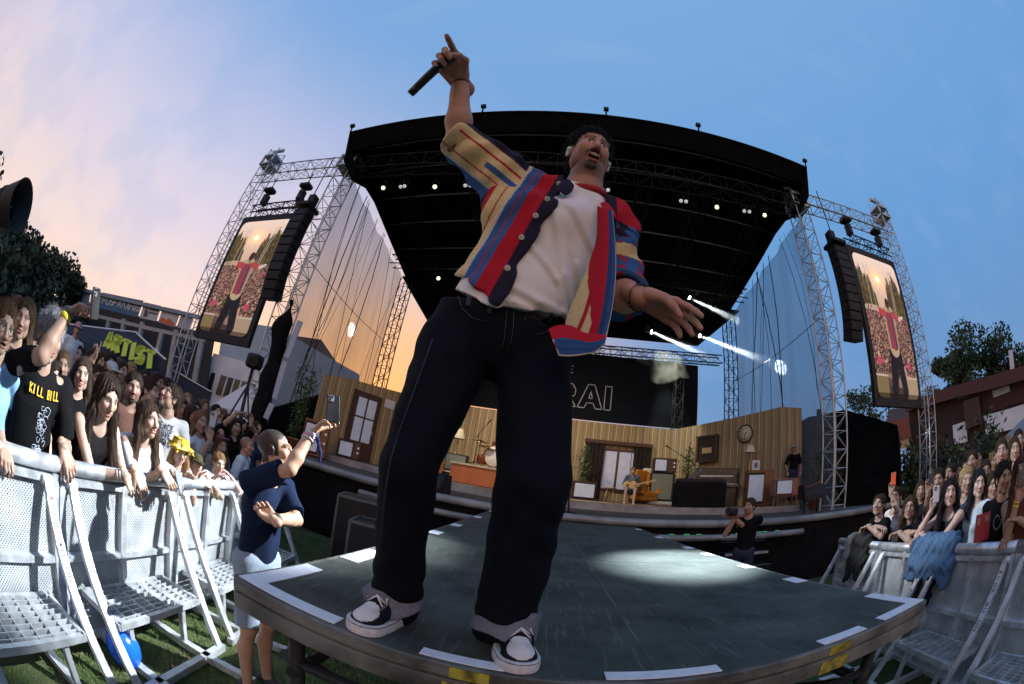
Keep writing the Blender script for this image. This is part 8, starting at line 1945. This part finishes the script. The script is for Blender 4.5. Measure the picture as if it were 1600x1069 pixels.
rowsB = [[(857, 515, .86), (872, 509, .865), (893, 510, .865), (915, 521, .85), (946, 524, .835)], [(861, 525, .85), (878, 521, .852), (898, 524, .85), (920, 531, .838), (947, 527, .828)], [(866, 538, .842), (882, 537, .842), (903, 539, .84), (925, 540, .83), (945, 532, .825)], [(873, 556, .838), (890, 557, .838), (908, 555, .834), (930, 550, .828), (945, 537, .822)]]
patch(rowsB, 'shirt_hem_flap', colB, SHM, sg)
patch([[(880, 282, .945), (888, 281, .96), (897, 290, .97)], [(872, 290, .925), (882, 290, .93), (893, 300, .945)], [(868, 300, .91), (876, 300, .912), (884, 306, .925)]], 'shirt_collar', lambda u, w: np.tile(np.array(NV), (len(u), 1)), SHM, sg, 16, 16)
patch([[(938, 318, .99), (946, 316, 1.0), (955, 322, 1.02)], [(942, 326, .96), (951, 325, .97), (960, 332, .99)], [(948, 334, .94), (955, 335, .945), (963, 342, .97)]], 'shirt_collar', lambda u, w: np.tile(np.array(RD), (len(u), 1)), SHM, sg, 16, 16)
# jeans
JN = (.0036, .0046, .0088); CF = (.15, .155, .185)
S = Sdf(); wl, wr_ = atd(712, 452, 1.07), atd(885, 487, 1.09); S.cone(wl+(wr_-wl)*.30, wr_+(wl-wr_)*.30, .128, .128, .05, flat=(fwd, 1.22)); S.ell((wl+wr_)/2+np.array([0, .0, -.11]), np.array([.165, .108, .13]), None, .03); S.cone((hipR+hipL)/2+np.array([-.03, 0, .005]), (hipR+hipL)/2+np.array([.03, 0, .005]), .098, .098, .02); S.cone(hipR+np.array([.035, 0, .075]), hipL+np.array([-.035, 0, .065]), .118, .118, .03, flat=(fwd, 1.12))
dRl = nrm(ankR-kneeR); dLl = nrm(ankL-kneeL)
S.cone(hipR, kneeR, .110, .071, .016).cone(kneeR, ankR+dRl*.075, .071, .074, .02, cap=True); S.cone(hipL, kneeL, .108, .090, .016).cone(kneeL, ankL+dLl*.07, .090, .086, .02, cap=True)

for h0, h1 in (((698, 438), (775, 472)), ((775, 472), (897, 486))):
    hp = nrm(np.cross(ray(*h0), ray(*h1))); hp = hp if hp@ray(760, 380) > 0 else -hp; S.func(lambda X, Y, Z, hp=hp: -(X*hp[0]+Y*hp[1]+(Z-CAM_Z)*hp[2]))
v, q = S.mesh(.0065, lambda X, Y, Z: .0028*np.sin(Z*44+X*26+2*np.sin(Z*11+X*9))*np.clip((2.05-Z)*3, .25, 1)+.0022*np.sin(X*50-Z*30)+.0035*np.sin(Z*90+X*30+2*np.sin(X*25))*np.clip((1.52-Z)*6, 0, 1)+.003*np.sin(X*70+Z*50)*np.exp(-((Z-2.1)/.06)**2)); jeans = mesh_obj('jeans', v, q, DENIM, sg, colors=np.tile(np.array(JN), (len(v), 1)))
jv = v; m = MB()
for pts in (((793, 483), (790, 505), (788, 530), (783, 548)), ((803, 484), (802, 510), (799, 532), (790, 550))): m.tube([on_cloth(*p, verts=jv, tol=.01) for p in pts], .0011, 4)
for pts in (((716, 462), (722, 482), (738, 497), (757, 502)), ((872, 492), (866, 508), (852, 520), (838, 522))): m.tube([on_cloth(*p, verts=jv, tol=.012) for p in pts], .0011, 4)
m.build('stitching', M('grey thread', (.05, .05, .055), .8), jeans)
m = MB(); m.tube([on_cloth(*p, verts=jv, tol=.014, lift=.001) for p in ((676, 530), (658, 580), (640, 630), (622, 680), (610, 720), (602, 770), (596, 820), (592, 862))], .0022, 5); m.build('side_seam', M('seam denim', (.016, .02, .036), .85), jeans)
for x, y in ((733, 462), (766, 474), (822, 484), (862, 489)):
    a_, b_ = on_cloth(x, y+1, verts=jv, tol=.012), on_cloth(x-2, y+16, verts=jv, tol=.012); lm = MB(); lm.bar(a_, b_, .012, .004, up=V(-ray(x, y))); lm.build('belt_loop', M('seam denim', (.016, .02, .036)), jeans)
for a, d, r, sl in ((ankR+np.array([-.012, 0, -.012]), dRl, .084, np.array([.42, .10, -1.0])), (ankL+np.array([.005, -.005, -.008]), dLl, .093, np.array([-.10, -.22, -1.0]))):
    n = nrm(sl); S = Sdf().cone(a-n*.055, a+n*.045, r, r*1.06, .01, cap=True).cone(a+n*.02, a+n*.10, r-.012, r, .004, True); S.cutplane(a-n*.045, -n*-1*-1)
    v, q = S.mesh(.0045, wav(6, 40, .0035, 5)); mesh_obj('jeans_cuff', v, q, DENIM, sg, colors=np.tile(np.array(CF), (len(v), 1)))
# canvas shoes
def canvas_shoe(toe, heel, par):
    d = toe-heel; d[2] = 0; d = nrm(d); w = np.cross(d, [0, 0, 1]); up = np.array([0, 0, 1.0]); z0 = RZ+.001; P = lambda x, y, z: np.array([toe[0], toe[1], z0])+d*x+w*y+up*z
    S = Sdf()   # rubber sole
    for x, y, r in ((-.055, 0, .053), (-.11, .004, .053), (-.17, -.002, .044), (-.235, 0, .042)): S.cone(P(x, y, .0), P(x, y, .034), r, r, .03, cap=True)
    S.cone(P(-.055, 0, .018), P(-.11, .004, .018), .052, .052, .02); S.cone(P(-.11, .004, .018), P(-.235, 0, .018), .050, .042, .02); S.cutplane(P(0, 0, .036), up); S.cutplane(P(0, 0, 0), -up)
    v, q = S.mesh(.0032); L = (v-P(0, 0, 0)); z = L[:, 2]; C = np.tile(np.array([.60, .575, .57]), (len(v), 1)); C[(z > .030) & (z < .0335)] = (.02, .02, .024); n = wav(8, 260, 1, 6)(v[:, 0], v[:, 1], v[:, 2]); C = C*(1-.16*np.clip(n, 0, 1))[:, None]
    mesh_obj('shoe_sole', v, q, MC('shoe rubber', .6, .25, 300, .12, 60), par, colors=C)
    S = Sdf(); S.chain([P(-.058, 0, .040), P(-.12, .002, .055), P(-.185, 0, .085), P(-.235, 0, .09)], [.034, .040, .040, .036], .03); S.ell(P(-.058, 0, .034), (.047, .047, .026), np.stack([d, w, up]), .02); S.cone(P(-.2, 0, .09), P(-.215, 0, .16), .044, .046, .03); S.cutplane(P(0, 0, .020), -up)
    v, q = S.mesh(.0032); L = v-P(0, 0, 0); x = L@d; y = L@w; C = np.tile(np.array([.013, .013, .017]), (len(v), 1)); cap = ((x+.048)/.036)**2+(y/.036)**2 < 1; C[cap & (x > -.079)] = (.60, .575, .58); st = (np.abs(((x+.11)/.075)**2+(y/.030)**2-1) < .05) & (x < -.06); C[st] = (.25, .25, .26)
    mesh_obj('shoe_upper', v, q, CLOTH, par, colors=C)
    m = MB(); top = lambda x, y: P(x, y, .114+(-.12-x)*.50-abs(y)*.66)
    for k in range(4):
        x = -.086-.02*k; m.tube([top(x, -.026), top(x-.008, 0)+up*.004, top(x-.014, .026)], .0033, 6); m.tube([top(x, .026), top(x-.008, 0)+up*.007, top(x-.014, -.026)], .0033, 6)
    for s_ in (-1, 1): m.tube([top(-.135, s_*.004)+up*.010, top(-.115, s_*.024)+up*.016, top(-.095, s_*.034)+up*.008, top(-.115, s_*.016)+up*.014], .003, 6)
    m.build('shoelace', M('white lace', (.60, .58, .58), .8), par)
canvas_shoe(tr_.copy(), tr_+np.array([.06, .28, 0]), sg); canvas_shoe(tl_.copy(), tl_+np.array([-.05, .26, 0]), sg)
# wrist things
def ring(c, ax, r, t, col, name, beads=0):
    ax = V(nrm(ax)); m = MB(); _, s, u = frame_of(ax)
    if beads:
        for i in range(beads): a = i/beads*6.283; m.ball(V(c)+(s*math.cos(a)+u*math.sin(a))*r, t*1.4, 8)
    else: m.tube([V(c)+(s*math.cos(a)+u*math.sin(a))*r for a in np.linspace(0, 6.283, 25)[:-1]], t, 8, closed=True)
    m.build(name, M('bracelet', col, .5, 0, .1), sg)
ring(wrR+(wrR-elR)*-.03, wrR-elR, .033, .0032, (.012, .010, .010), 'bracelet'); ring(wrL+(wrL-elL)*-.02, wrL-elL, .035, .003, (.02, .014, .012), 'bracelet', 22); ring(wrL+(wrL-elL)*.03, (wrL-elL)+np.array([.05, 0, .03]), .036, .0016, (.02, .014, .012), 'bracelet')
# microphone in the raised hand
kn = wrR+dR*.088; tow = nrm(CAMPOS-kn); mh = CAMPOS+ray(703, 88)*(np.linalg.norm(kn-CAMPOS)-.032); me_ = CAMPOS+ray(641, 147)*(np.linalg.norm(kn-CAMPOS)-.065); ax_ = V(nrm(me_-mh))
t = empty('microphone', mh, 'black wireless microphone in the raised hand of the singer', 'microphone'); Lm = float(np.linalg.norm(me_-mh))
MB().lathe(V(mh)+ax_*.022, [(.020, 0), (.0225, .008), (.0195, .02), (.0175, .06), (.0165, Lm-.06), (.0155, Lm-.045), (.0165, Lm-.043), (.0155, Lm-.022)], ax_, 22).build('handle', M('microphone black', (.018, .018, .02), .32, .2, .08, 30), t)
MB().ball(mh, .0255, 18).build('grille', M('microphone grille', (.10, .075, .07), .4, .7, .3, 240, .6, 420), t); MB().lathe(V(mh)+ax_*.010, [(.0250, 0), (.0262, .003), (.0262, .009), (.025, .012)], ax_, 24).build('ring', M('microphone ring', (.09, .08, .08), .3, .8), t)
# ---------------------------------------------------------------- separate pieces of one kind become parts of their own
def split_pieces(names):
    for o in list(COL.objects):
        if o.type != 'MESH' or o.name.split('.')[0] not in names or o.parent is None: continue
        me = o.data; n = len(me.vertices); root = list(range(n))
        def find(i):
            while root[i] != i: root[i] = root[root[i]]; i = root[i]
            return i
        for e in me.edges:
            a, b = find(e.vertices[0]), find(e.vertices[1])
            if a != b: root[a] = b
        groups = {}
        for p in me.polygons: groups.setdefault(find(p.vertices[0]), []).append(p)
        if len(groups) < 2: continue
        par, mats, nm = o.parent, list(me.materials), o.name.split('.')[0]
        for ps in groups.values():
            ids = sorted({i for p in ps for i in p.vertices}); mp = {i: k for k, i in enumerate(ids)}
            q = mesh_obj(nm, [me.vertices[i].co for i in ids], [[mp[i] for i in p.vertices] for p in ps], mats, par, smooth=False)
            q.data.polygons.foreach_set('use_smooth', [p.use_smooth for p in ps])
            for ch in list(o.children): ch.parent = q if False else par
        bpy.data.objects.remove(o)
split_pieces({'brace', 'purlin', 'green_lamp', 'edge_tube', 'post', 'pole', 'pale_strip', 'glass_panel', 'white_base', 'leg', 'boom_leg', 'step'})
